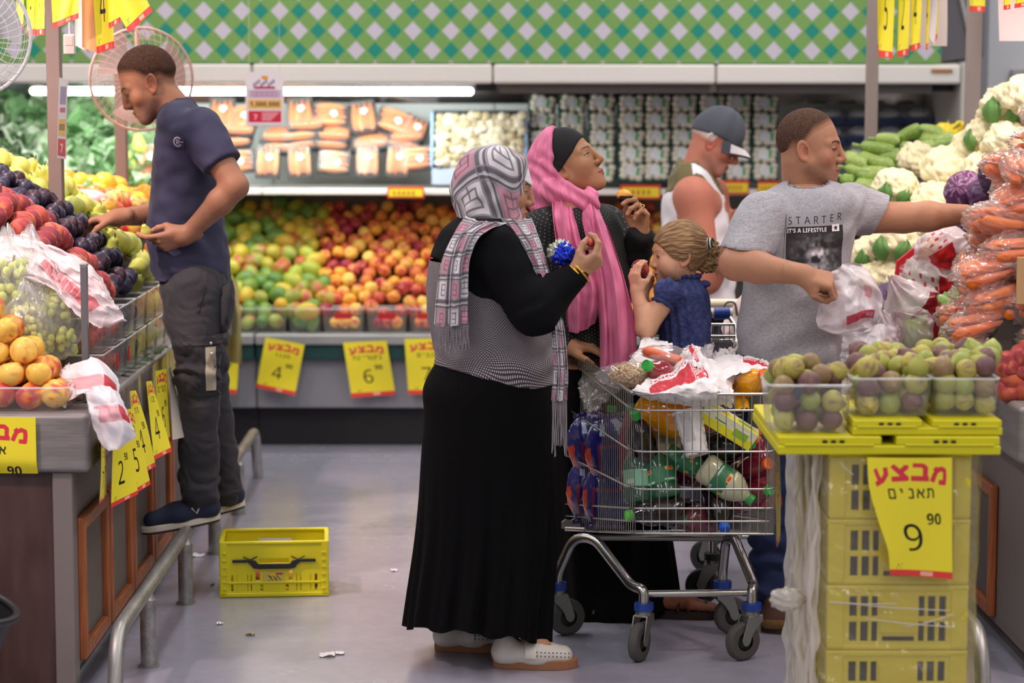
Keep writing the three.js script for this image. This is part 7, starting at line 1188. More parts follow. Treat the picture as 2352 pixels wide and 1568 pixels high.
// ---------------------------------------------------------------- woman in the patterned scarf (back to us, facing right)
{
const D = 7.07, F = new Figure('woman in a grey and pink patterned headscarf, speckled tunic and long black skirt', null, '#b88a6c');
const q = (x, y, d = D) => P(x, y, d);
const sh = q(1128, 575, 6.9), el = q(1232, 712, 6.84), wr = q(1322, 632, 6.86), neck = q(1120, 530);
F.head(q(1147, 433), V(.985, -.14, -.1), V(.12, .99, 0), .975, { jaw: .92, nose: .95, cheek: .5, noEar: true }, { lip: '#9a5248', browC: '#3a2a20', open: .0045, gaze: [0, -.3, .95] }, neck, .052);
F.limbs([[sh, el, .07, .055], [el, wr, .052, .031]]); F.limbs([[q(1115, 540), q(1115, 650), .06, .12], [q(1120, 650), q(1125, 900), .13, .15]], .2, .02);
const hf = F.hand(wr, V(.8, .58, .05), V(-.45, .62, -.62), 'pinch', 1, .96, el, .03);
F.finish();
// tunic: patterned body
const body = loft(rowsOf([[500, 1050, 1185, .12], [522, 1022, 1206, .17], [560, 1002, 1226, .195], [600, 986, 1240, .205], [650, 979, 1250, .21], [700, 979, 1259, .212], [750, 986, 1267, .212], [800, 995, 1272, .212], [840, 996, 1274, .213], [880, 1000, 1275, .212], [905, 1003, 1274, .205]], D));
const arm = [cone(sh, el, .094, .069), cone(el, el.clone().lerp(wr, .94), .068, .044)];
const bodyF = (x, y, z) => body(x, y, z) + .004 * noise3(x * 7, y * 10, z * 7) + .005 * Math.sin(y * 50 + x * 12 + 3 * noise3(x * 4, y * 4, z * 4)) * Math.exp(-((y - .98) ** 2) / .006);
const yokeLine = (x) => { const t = (x - q(997, 573).x) / (q(1150, 655).x - q(997, 573).x); return lerp(q(997, 573).y, q(1100, 655).y, sstep(0, .75, t)) - sstep(.8, 1.6, t) * .02; };
const hem = (x) => lerp(q(997, 834).y, q(1262, 880).y, sstep(.05, .95, (x - q(997, 0).x) / (q(1262, 0).x - q(997, 0).x)));
const dots = dataTex(256, (u, v, x, y) => { const a = ((x + (Math.floor(y / 8) % 2) * 5) % 10) - 4.5, b = (y % 8) - 3.5, k = 1 - sstep(2.2, 3.6, Math.hypot(a * .85, b)); return [lerp(46, 182, k), lerp(43, 174, k), lerp(48, 180, k)]; }); dots.repeat.set(5.6, 5.6);
F.cloth('tunic', (x, y, z) => smaxK(smaxK(bodyF(x, y, z), y - yokeLine(x), .003), hem(x) - y, .006), V(-.36, .78, -7.33), V(.18, 1.28, -6.82), .0075, new THREE.MeshPhysicalMaterial({ map: dots, roughness: .9, bumpMap: dots, bumpScale: .0006 }), { uv: (x, y, z) => { const a = Math.atan2(x + .06, z + 7.07) * .2, s = -.35 * Math.exp(-((y - .98) ** 2) / .02) * .2; return [a + .02 * noise3(x * 5, y * 5, 1), y * 1.0 + s + a * .12 + .03 * noise3(x * 4, y * 4, 4)]; } });
F.cloth('black_yoke', (x, y, z) => { let a = smaxK(bodyF(x, y, z) - .0035, yokeLine(x) - .022 - y, .006); const s = sminK(arm[0](x, y, z), arm[1](x, y, z), .05) + .005 * noise3(x * 9, y * 9, z * 9) + .004 * Math.sin((x * .6 - y) * 70 + 3 * noise3(x * 5, y * 5, z * 5)) * Math.exp(-((x - el.x) ** 2 + (y - el.y) ** 2) / .006); return sminK(a, s, .025); }, V(-.36, 1.02, -7.3), V(.26, 1.5, -6.7), .0075, fabric('#0c0c0f', { sheen: 0, specularIntensity: .3 }), { uv: cyUV(-.06, -7.07) });
// bangle and sweets
{ const c = wr.clone().lerp(el, -.02), dir = wr.clone().sub(el).normalize(), qn = new THREE.Quaternion().setFromUnitVectors(V(0, 0, 1), dir); const gold = mat('#d9a93c', .25, { metalness: 1 }); for (let i = 0; i < 2; i++) { const m = mesh('bangle', new THREE.TorusGeometry(.038, .0045, 8, 28), gold, F.t, 'gold bangle'); m.position.copy(c).addScaledVector(dir, .002 + i * .012); m.quaternion.copy(qn); } }
{ const p = q(1291, 585, 6.9), foil = new THREE.MeshPhysicalMaterial({ color: C('#1a36c4'), roughness: .16, metalness: .6, side: THREE.DoubleSide }), silver = new THREE.MeshPhysicalMaterial({ color: C('#c9cfb8'), roughness: .2, metalness: .5, side: THREE.DoubleSide }), t = thing('sweet_wrapper', 'crumpled blue and silver foil wrapper in the scarfed woman\'s hand', 'sweet wrapper', p); const cr = (R, s) => ball((d) => d.clone().multiplyScalar(R * (1 + .4 * noise3(d.x * 2.4 + s, d.y * 2.4, d.z * 2.4) + .1 * noise3(d.x * 6, d.y * 6, d.z * 6 + s))), null, 30, 22); mesh('blue_foil', cr(.033, 1).translate(.004, 0, .008), foil, t); mesh('silver_foil', cr(.035, 5).translate(-.004, .006, -.012), silver, t); mesh('red_seal', ball((d) => V(d.x * .011, d.y * .016, d.z * .006)).translate(.0, -.05, .01), mat('#c8202e', .3), t); }
put('nectarine', V(.02, .1, .055).applyMatrix4(hf.m), 'bit of pink fruit between the fingers of the scarfed woman', null, { s: .42, pick: [4] });
// skirt with pleats
const skirtRows = rowsOf([[812, 1002, 1266, .19], [832, 1000, 1268, .2], [860, 984, 1270, .212], [895, 971, 1272, .222], [950, 974, 1276, .226], [1050, 967, 1279, .224], [1150, 962, 1281, .222], [1250, 953, 1280, .226], [1350, 940, 1268, .235], [1420, 931, 1262, .245], [1452, 927, 1260, .25]], D).reverse();
{
skirtRows.sort((m, n) => m[0] - n[0]); const L = loft(skirtRows), skirtEnd = skirtRows[0], yTop = q(1100, 818).y, hemY = (a) => { const r = skirtEnd, x = -Math.sin(a) * r[3], z = r[2] - Math.cos(a) * r[4]; return P(1100, lerp(1440, 1476, .5 + x / r[3] / 2), -z).y + .008 * Math.sin(a * 9); };
const g = sheet((u, v) => { const a = u * Math.PI * 2, y = lerp(hemY(a), yTop, v), r = L.at(y), k = sstep(.72, .0, v), fold = 1 + k * (.05 * Math.sin(a * 9 + 2 * noise3(Math.cos(a), Math.sin(a), 1)) + .035 * Math.sin(a * 17 + 1 + v * 2) + .02 * Math.sin(a * 31)); return V(r[1] - Math.sin(a) * r[3] * fold, y, r[2] - Math.cos(a) * r[4] * fold); }, 220, 60);
const inner = sheet((u, v) => { const a = u * Math.PI * 2, r = L.at(yTop); return V(r[1] + Math.sin(a) * r[3] * (1 - v), yTop + v * .01, r[2] - Math.cos(a) * r[4] * (1 - v)); }, 40, 3);
mesh('skirt', merge([g, inner]), fabric('#070709', { sheen: 0, specularIntensity: .25, side: THREE.DoubleSide, roughness: .92 }), F.t);
}
// white closed shoes with a thick brown sole
const shoe = (heel, len, y0) => {
const g = new THREE.Group(); g.name = 'shoe'; F.t.add(g); g.position.copy(heel); g.position.y = y0; const f = shoeField(len, .092, .082);
const open = cone(V(len * .33, .12, 0), V(len * .62, .092, 0), .036, .03); const upper = nets((x, y, z) => smaxK(f(x, y, z), -open(x, y, z), .006), V(-.02, .005, -.07), V(len + .02, .13, .07), .0038); mesh('shoe_upper', upper, mat('#d3cec6', .5), g);
mesh('sole', soleGeo(len, .094, .024).translate(0, .0, 0), mat('#9a6a4a', .75), g); const strap = mesh('strap', decal((x, y, z) => f(x, y, z), V(len * .44, .062, .1), V(1, 0, 0), V(0, 1, 0), .035, .05, V(0, 0, -1), 6, 8, .004), mat('#dcd8d0', .5), g);
const holes = []; for (let i = 0; i < 9; i++) for (let j = 0; j < 2; j++) { const p = V(len * .52 + i * .0125, .046 + j * .011 - i * .0012, .1); let ok = false; for (let k = 0; k < 70; k++) { const d = f(p.x, p.y, p.z) - .0005; if (d < .0005) { ok = true; break; } p.z -= d * .7; if (p.z < 0) break; } if (ok) { const h = mesh('perforation', new THREE.SphereGeometry(.0022, 7, 5), mat('#5a5550', .8), g); h.position.copy(p); } }
mesh('foot', ball((d) => V(d.x * .055, d.y * .03, d.z * .032)).translate(len * .48, .066, 0), mat('#b98766', .6), g); mesh('cut_out', box(.022, .007, .004, len * .12, .05, .036, .003), mat('#6a4a3a', .8), g);
};
shoe(q(1134, 1500, 6.98), .262, .003); shoe(q(1000, 1490, 7.2), .25, .003);
// headscarf: wrap, neck drape and hanging ends
const plaid = canvasTex(512, 512, (g, w, h) => {
g.fillStyle = '#b4afb4'; g.fillRect(0, 0, w, h);
for (let cy = 0; cy < 2; cy++) for (let cx = 0; cx < 2; cx++) { const ox = cx * 256, oy = cy * 256; g.fillStyle = (cx + cy) % 2 ? '#c88c9e' : '#d8d4d8'; g.fillRect(ox + 74, oy + 74, 172, 172); g.strokeStyle = 'rgba(112,106,114,.8)'; g.lineWidth = 13; g.strokeRect(ox + 108, oy + 108, 104, 104); g.lineWidth = 11; g.beginPath(); g.moveTo(ox + 108, oy + 162); g.lineTo(ox + 212, oy + 162); g.moveTo(ox + 160, oy + 74); g.lineTo(ox + 160, oy + 162); g.stroke(); }
for (let k = 0; k < 2; k++) for (const [o, wd, c, al] of [[0, 26, '#47444b', .68], [34, 12, '#d0ccd0', .8], [48, 15, '#55515a', .8], [68, 8, '#8a858c', .7], [246, 10, '#8a858c', .7]]) { g.globalAlpha = al; g.fillStyle = c; g.fillRect(k * 256 + o, 0, wd, h); g.fillRect(0, k * 256 + o, w, wd); } g.globalAlpha = 1;
}); plaid.wrapS = plaid.wrapT = THREE.RepeatWrapping; plaid.repeat.set(3.3, 3.3);
const scarfM = new THREE.MeshPhysicalMaterial({ map: plaid, roughness: .9, bumpMap: WEAVE, bumpScale: .0005, side: THREE.DoubleSide, sheen: .3, sheenColor: C('#ffffff') });
const tex2 = plaid.clone(); tex2.repeat.set(1.6, 2.6); tex2.needsUpdate = true; const tailM = new THREE.MeshPhysicalMaterial({ map: tex2, roughness: .9, side: THREE.DoubleSide, bumpMap: WEAVE, bumpScale: .0005 });
const wrapRows = loft(rowsOf([[331, 1118, 1140, .03], [340, 1090, 1172, .07], [358, 1064, 1200, .095], [385, 1047, 1214, .108], [415, 1039, 1212, .112], [445, 1037, 1208, .112], [475, 1042, 1208, .11], [500, 1052, 1213, .11], [525, 1066, 1222, .115], [550, 1090, 1230, .12], [580, 1130, 1238, .12]], D));
const face = F.hf, inv = face.inv, tmp = V(0, 0, 0);
const wrapF = (x, y, z) => { tmp.set(x, y, z).applyMatrix4(inv); const opening = Math.max(.08 + .25 * Math.max(0, tmp.y - .05) - tmp.z, -tmp.y - .125); const fold = .006 * Math.sin((x * .9 + y * 1.1) * 75 + 4 * noise3(x * 6, y * 6, z * 6)) * sstep(1.52, 1.36, y) + .004 * Math.sin((x * 1.2 - y * .5) * 60 + 2 * noise3(x * 5, y * 5, z * 5)) + .004 * noise3(x * 14, y * 14, z * 14); return smaxK(wrapRows(x, y, z) + fold, -opening, .01); };
F.cloth('headscarf', wrapF, V(-.24, 1.27, -7.24), V(.14, 1.69, -6.9), .0055, scarfM, { uv: (x, y, z) => { const a = Math.atan2(x + .035, z + 7.07) * .13, t = sstep(1.5, 1.66, y); return [a * (1 - .25 * t) + (y - 1.4) * .35 + .02, (y - 1.1) + a * -.3 + .04 * Math.sin(a * 20)]; } });
// white under-scarf at the brow
mesh('under_scarf', nets((x, y, z) => { const H = F.H.f; return smaxK(smaxK(H(x, y, z) - .006, .05 - z, .004), .022 + (.1 - z) * .5 - y, .004); }, V(-.1, .0, .0), V(.1, .15, .13), .004).applyMatrix4(F.hf.m), fabric('#e4e2e4'), F.t, 'white cap edge under the headscarf');
const fr = (seed) => (u, v) => V(.004 * Math.sin(u * 26 + seed + v * 2), .002 * noise3(u * 7, v * 7, seed), .009 * Math.sin(u * 17 + v * 3 + seed) + .006 * noise3(u * 6, v * 5, seed));
mesh('scarf_end', patch([[[1066, 494, 6.93], [1098, 506, 6.87], [1130, 508, 6.86], [1168, 512, 6.88]], [[1040, 540, 6.88], [1060, 540, 6.83], [1084, 536, 6.81], [1110, 536, 6.8]], [[1016, 596, 6.87], [1038, 598, 6.81], [1060, 596, 6.79], [1081, 590, 6.79]], [[1004, 670, 6.86], [1030, 670, 6.8], [1056, 668, 6.78], [1077, 664, 6.79]], [[998, 745, 6.87], [1026, 752, 6.82], [1054, 746, 6.8], [1077, 740, 6.8]]], 40, 50, fr(2)), tailM, F.t);
mesh('scarf_end', patch([[[1150, 500, 6.9], [1190, 505, 6.9], [1222, 500, 7.0]], [[1196, 560, 6.86], [1222, 556, 6.86], [1240, 552, 6.94]], [[1226, 620, 6.84], [1246, 618, 6.84], [1258, 616, 6.9]], [[1250, 680, 6.82], [1266, 680, 6.82], [1276, 678, 6.88]]], 24, 40, fr(5)), tailM, F.t);
mesh('scarf_end', patch([[[1262, 700, 6.84], [1282, 715, 6.8], [1290, 730, 6.84]], [[1268, 780, 6.84], [1286, 780, 6.8], [1298, 780, 6.84]], [[1272, 850, 6.84], [1290, 850, 6.8], [1304, 850, 6.84]], [[1268, 920, 6.84], [1286, 920, 6.8], [1302, 916, 6.84]]], 20, 40, fr(8)), tailM, F.t);
const fringe = (pts, n, len, name) => { const list = []; for (let i = 0; i < n; i++) { const a = pts[0].clone().lerp(pts[1], (i + .5) / n), l = len * (.75 + FR() * .4); list.push(polyTube([a, a.clone().add(V((FR() - .5) * .006, -l * .5, (FR() - .5) * .008)), a.clone().add(V((FR() - .5) * .014, -l, (FR() - .5) * .012))], .0014, 5)); } stuff(mesh('fringe', list, fabric('#8d878c'), F.t)); };
fringe([q(1000, 742, 6.84), q(1077, 740, 6.8)], 34, .085); fringe([q(1268, 915, 6.83), q(1302, 914, 6.83)], 18, .16);
mesh('scarf_band', decal((x, y, z) => bodyF(x, y, z), q(1065, 497, 6.6), V(1, -.02, 0), V(0, 1, 0), .085, .022, V(0, 0, -1), 14, 4, .006), new THREE.MeshPhysicalMaterial({ map: dots, roughness: .9 }), F.t);
}
// ---------------------------------------------------------------- woman in the pink headscarf
{
const D = 7.78, F = new Figure('woman in a pink headscarf and black dotted top lifting a piece of fruit', null, '#a97b5a');
const q = (x, y, d = D) => P(x, y, d);
const neck = q(1300, 480, 7.8), shL = q(1398, 520, 7.92), elL = q(1448, 640, 7.86), wrL = q(1472, 540, 7.72), shR = q(1242, 530, 7.68), elR = q(1228, 725, 7.62), wrR = q(1302, 790, 7.6);
F.head(q(1307, 378), V(.852, .423, .3), V(-.4, .9, -.1), 1.0, { jaw: 1.02, nose: 1.0, cheek: .5, crease: true, lips: 1.15 }, { lip: '#8e4a42', browC: '#2e1c16', browW: .8, open: .0055, gaze: [0, .25, .96], iris: '#3a3a20', red: '#a8563c' }, neck, .056);
F.limbs([[shL, elL, .055, .046], [elL, wrL, .043, .026]]); F.limbs([[q(1312, 460, 7.7), q(1330, 515, 7.665), .05, .05], [q(1330, 515, 7.665), q(1344, 575, 7.62), .05, .02]], .08, .008); F.limbs([[shR, elR, .055, .046], [elR, wrR, .045, .028]]); F.limbs([[q(1300, 470), q(1320, 530), .055, .1], [q(1320, 530), q(1330, 900), .13, .13]], .2, .018);
const hf = F.hand(wrL, V(.05, 1, .2), V(-.55, .1, .4), { c: [[.35, .75, .5], [.7, .85, .5], [.95, 1.0, .6], [1.05, 1.05, .6]], th: [V(.022, .018, .014), V(.042, .055, .03), V(.04, .084, .042), V(.03, .106, .05)] }, -1, .98, elL, .028);
F.hand(wrR, V(.95, -.1, .18), V(.12, -.93, -.1), 'relaxed', -1, .98, elR, .028);
F.finish();
{ const p = hf.tips[0].clone().lerp(hf.tips[4], .45).add(V(-.004, .016, .004)), t = thing('bitten_fruit', 'piece of yellow fruit with dark skin in the raised hand', 'fruit', p); mesh('flesh', ball((d) => V(d.x * .026, d.y * .02, d.z * .022).multiplyScalar(1 + .14 * noise3(d.x * 4, d.y * 4, d.z * 4))), mat('#e3a63c', .4), t); mesh('dark_skin', ball((d) => V(d.x * .0275, Math.min(d.y, .15 * noise3(d.x * 4, 1, d.z * 4)) * .024, d.z * .024)).translate(.002, -.002, 0), mat('#2c1410', .4), t); }
{ const gold = mat('#d7b05a', .25, { metalness: 1 }); for (const [x, y] of [[-.0105, .108], [.009, .106]]) { const m = mesh('ring', new THREE.TorusGeometry(.0098, .0016, 8, 20), gold, F.t, 'gold ring'); m.position.copy(V(x, y, .012).applyMatrix4(hf.m)); m.lookAt(V(x, y + .1, .08).applyMatrix4(hf.m)); } }
const dots = dataTex(128, (u, v, x, y) => { const k = Math.hypot((x % 16) - 8, ((y + (Math.floor(x / 16) % 2) * 8) % 16) - 8) < 2.1 ? 150 : 20; return [k, k, k + 3]; }); dots.repeat.set(10.5, 10.5); const top = new THREE.MeshPhysicalMaterial({ map: dots, roughness: .85 }), black = fabric('#101013', { sheen: .08 });
const body = loft(rowsOf([[462, 1268, 1372, .1], [476, 1240, 1402, .15], [500, 1224, 1420, .175], [540, 1215, 1434, .185], [600, 1213, 1444, .188], [660, 1214, 1450, .187], [720, 1222, 1452, .186], [790, 1230, 1456, .19], [850, 1232, 1466, .195]], D));
const armL = [cone(shL, elL, .075, .062)], foreL = cone(elL, elL.clone().lerp(wrL, .97), .064, .047), armR = [cone(shR, elR, .078, .06), cone(elR, elR.clone().lerp(wrR, .95), .058, .038)], vneck = cone(q(1318, 470, 7.56), q(1346, 575, 7.54), .068, .012);
const topF = (x, y, z) => { let d = body(x, y, z); d = sminK(d, armL[0](x, y, z), .03); d = sminK(d, sminK(armR[0](x, y, z), armR[1](x, y, z), .04), .03); return d + .005 * noise3(x * 8, y * 8, z * 8) + .003 * Math.sin((y * .8 + x) * 60 + 2 * noise3(x * 5, y * 5, z * 5)); };
F.cloth('dotted_top', (x, y, z) => smaxK(topF(x, y, z), -vneck(x, y, z), .004), V(.02, .9, -8.08), V(.55, 1.49, -7.48), .008, top, { uv: cyUV(.22, -7.78) });
F.cloth('black_sleeve', (x, y, z) => foreL(x, y, z) + .004 * Math.sin(y * 80 + 3 * noise3(x * 9, y * 9, z)) + .003 * noise3(x * 10, y * 10, z * 10), V(.34, 1.1, -7.99), V(.56, 1.38, -7.6), .007, black);
{ const L = loft(rowsOf([[830, 1232, 1462, .19], [900, 1236, 1478, .2], [1000, 1240, 1502, .205], [1100, 1246, 1522, .205], [1230, 1254, 1543, .21], [1350, 1262, 1560, .215], [1398, 1266, 1564, .22]], D)), y0 = q(1, 1394).y, y1 = q(1, 832).y; mesh('skirt', sheet((u, v) => { const a = u * Math.PI * 2, y = lerp(y0 + .012 * Math.sin(a * 2), y1, v), r = L.at(y), k = 1 + (1 - v) * (.04 * Math.sin(a * 8) + .025 * Math.sin(a * 15 + 1)); return V(r[1] - Math.sin(a) * r[3] * k, y, r[2] - Math.cos(a) * r[4] * k); }, 140, 40), fabric('#070709', { side: THREE.DoubleSide, sheen: 0, specularIntensity: .25 }), F.t); }
// sandals with feet
for (const [x, y, d, L, yaw] of [[1312, 1396, 7.62, .2, .05], [1498, 1388, 7.66, .235, -.02]]) { const g = new THREE.Group(); g.name = 'sandal'; F.t.add(g); const p = q(x, y, d); g.position.set(p.x, .003, p.z); g.rotation.y = yaw; mesh('sole', soleGeo(L, .088, .022), mat('#2a1c18', .8), g); mesh('foot', nets(union([cone(V(.04, .055, 0), V(L * .55, .05, 0), .032, .03), ...[-2, -1, 0, 1, 2].map((k) => cone(V(L * .55, .046, k * .014), V(L * (.93 - Math.abs(k + .6) * .02), .034, k * .017), .018, .009))], .012), V(-.03, .0, -.07), V(L + .03, .11, .07), .005), mat('#8a5238', .6), g); for (let i = 0; i < 4; i++) mesh('strap', polyTube([V(L * (.35 + i * .13), .025, -.044), V(L * (.4 + i * .13), .075 - i * .007, -.01), V(L * (.42 + i * .12), .073 - i * .007, .014), V(L * (.36 + i * .15), .025, .044)], .005, 7), mat('#241612', .6), g); }
// black under-cap and pink scarf
const H = F.H.f;
mesh('under_cap', nets((x, y, z) => { const line = z < .05 ? -.002 + .62 * z : .029 + (z - .05) * 1.05; return smaxK(Math.min(H(x, y, z), F.H.cranium(x, y, z)) - .0065, line - y, .004); }, V(-.1, -.06, -.13), V(.1, .16, .12), .004).applyMatrix4(F.hf.m), fabric('#0f0f12', { sheen: .1 }), F.t, 'black cap under the pink scarf');
const fib = tileNoise(48, 61), fib2 = tileNoise(9, 62), pk = dataTex(256, (u, v) => { const k = (fib(u, v * .125) - .5) * 26 + (fib2(u, v) - .5) * 30; return [212 + k, 112 + k, 150 + k]; }); pk.repeat.set(4, 4); const pk2 = pk.clone(); pk2.repeat.set(.5, 1.6); pk2.needsUpdate = true; const pink = new THREE.MeshPhysicalMaterial({ map: pk, roughness: .75, side: THREE.DoubleSide, sheen: .5, sheenColor: C('#ffc4de'), bumpMap: WEAVE, bumpScale: .0004 }), pinkT = pink.clone(); pinkT.map = pk2;
const inv = F.hf.inv, tmp = V(0, 0, 0), nA = cone(q(1262, 430), q(1282, 490), .085, .09), nB = cone(q(1266, 436, 7.7), q(1348, 464, 7.66), .045, .033), nC = cone(q(1350, 464, 7.66), q(1352, 446, 7.74), .036, .028);
F.cloth('headscarf', (x, y, z) => { tmp.set(x, y, z).applyMatrix4(inv); const hd = sminK(H(tmp.x, tmp.y, tmp.z) - .016, Math.hypot(tmp.x, tmp.y + .01, tmp.z + .04) - .108, .03), cut = tmp.z - (-.027 + .285 * tmp.y); let d = smaxK(hd, Math.max(cut, -tmp.y - .13), .006); d = sminK(d, smaxK(nA(x, y, z), tmp.z - .028 , .01), .03); d = sminK(d, sminK(nB(x, y, z), nC(x, y, z), .03), .012); const w = sstep(1.66, 1.5, y); return d + .005 * w * Math.sin((x * .9 + y * 1.25) * 95 + 2.2 * noise3(x * 5, y * 5, z * 5)) + .002 * Math.sin((x * 1.1 + y * .5) * 70 + 2 * noise3(x * 4, y * 4, z * 4)) + .0012 * noise3(x * 25, y * 25, z * 25); }, V(.03, 1.33, -7.95), V(.34, 1.72, -7.5), .0055, pink, { uv: (x, y, z) => [Math.atan2(x - .2, z + 7.78) * .15 + y * .4, y] });
const fr = (s) => (u, v) => V(.003 * Math.sin(u * 20 + s), 0, .012 * Math.sin(u * 15 + v * 2 + s) + .006 * Math.sin(u * 31 + v * 4) + .005 * noise3(u * 5, v * 6, s));
mesh('scarf_end', patch([[[1266, 452, 7.7], [1284, 452, 7.68], [1302, 454, 7.68], [1318, 458, 7.7]], [[1268, 500, 7.62], [1286, 502, 7.58], [1306, 504, 7.58], [1322, 508, 7.6]], [[1276, 560, 7.58], [1298, 566, 7.54], [1320, 570, 7.54], [1342, 578, 7.56]], [[1290, 640, 7.56], [1316, 644, 7.52], [1346, 648, 7.52], [1378, 652, 7.54]], [[1296, 700, 7.56], [1322, 706, 7.53], [1350, 700, 7.52], [1384, 682, 7.54]], [[1302, 760, 7.58], [1324, 764, 7.55], [1346, 756, 7.55], [1366, 742, 7.56]]], 40, 50, fr(1)), pinkT, F.t);
mesh('scarf_end', patch([[[1338, 450, 7.7], [1350, 450, 7.66], [1360, 452, 7.68], [1370, 458, 7.72]], [[1336, 490, 7.62], [1354, 488, 7.58], [1370, 490, 7.6], [1386, 498, 7.66]], [[1346, 540, 7.58], [1364, 536, 7.55], [1384, 534, 7.56], [1404, 540, 7.62]], [[1366, 640, 7.55], [1390, 634, 7.51], [1412, 630, 7.51], [1436, 640, 7.56]], [[1378, 740, 7.53], [1400, 740, 7.49], [1428, 740, 7.49], [1460, 742, 7.54]], [[1380, 850, 7.53], [1404, 850, 7.49], [1434, 850, 7.49], [1466, 850, 7.54]]], 40, 60, fr(4)), pinkT, F.t);
{ const pts = []; for (let i = 0; i <= 14; i++) { const t = i / 14; pts.push(q(lerp(1306, 1336, t) + 4 * Math.sin(t * 3), lerp(492, 528, t) + 8 * t * t, 7.61)); } mesh('necklace', polyTube(pts, .0022, 6), mat('#d9c690', .25, { metalness: .9 }), F.t); }
}
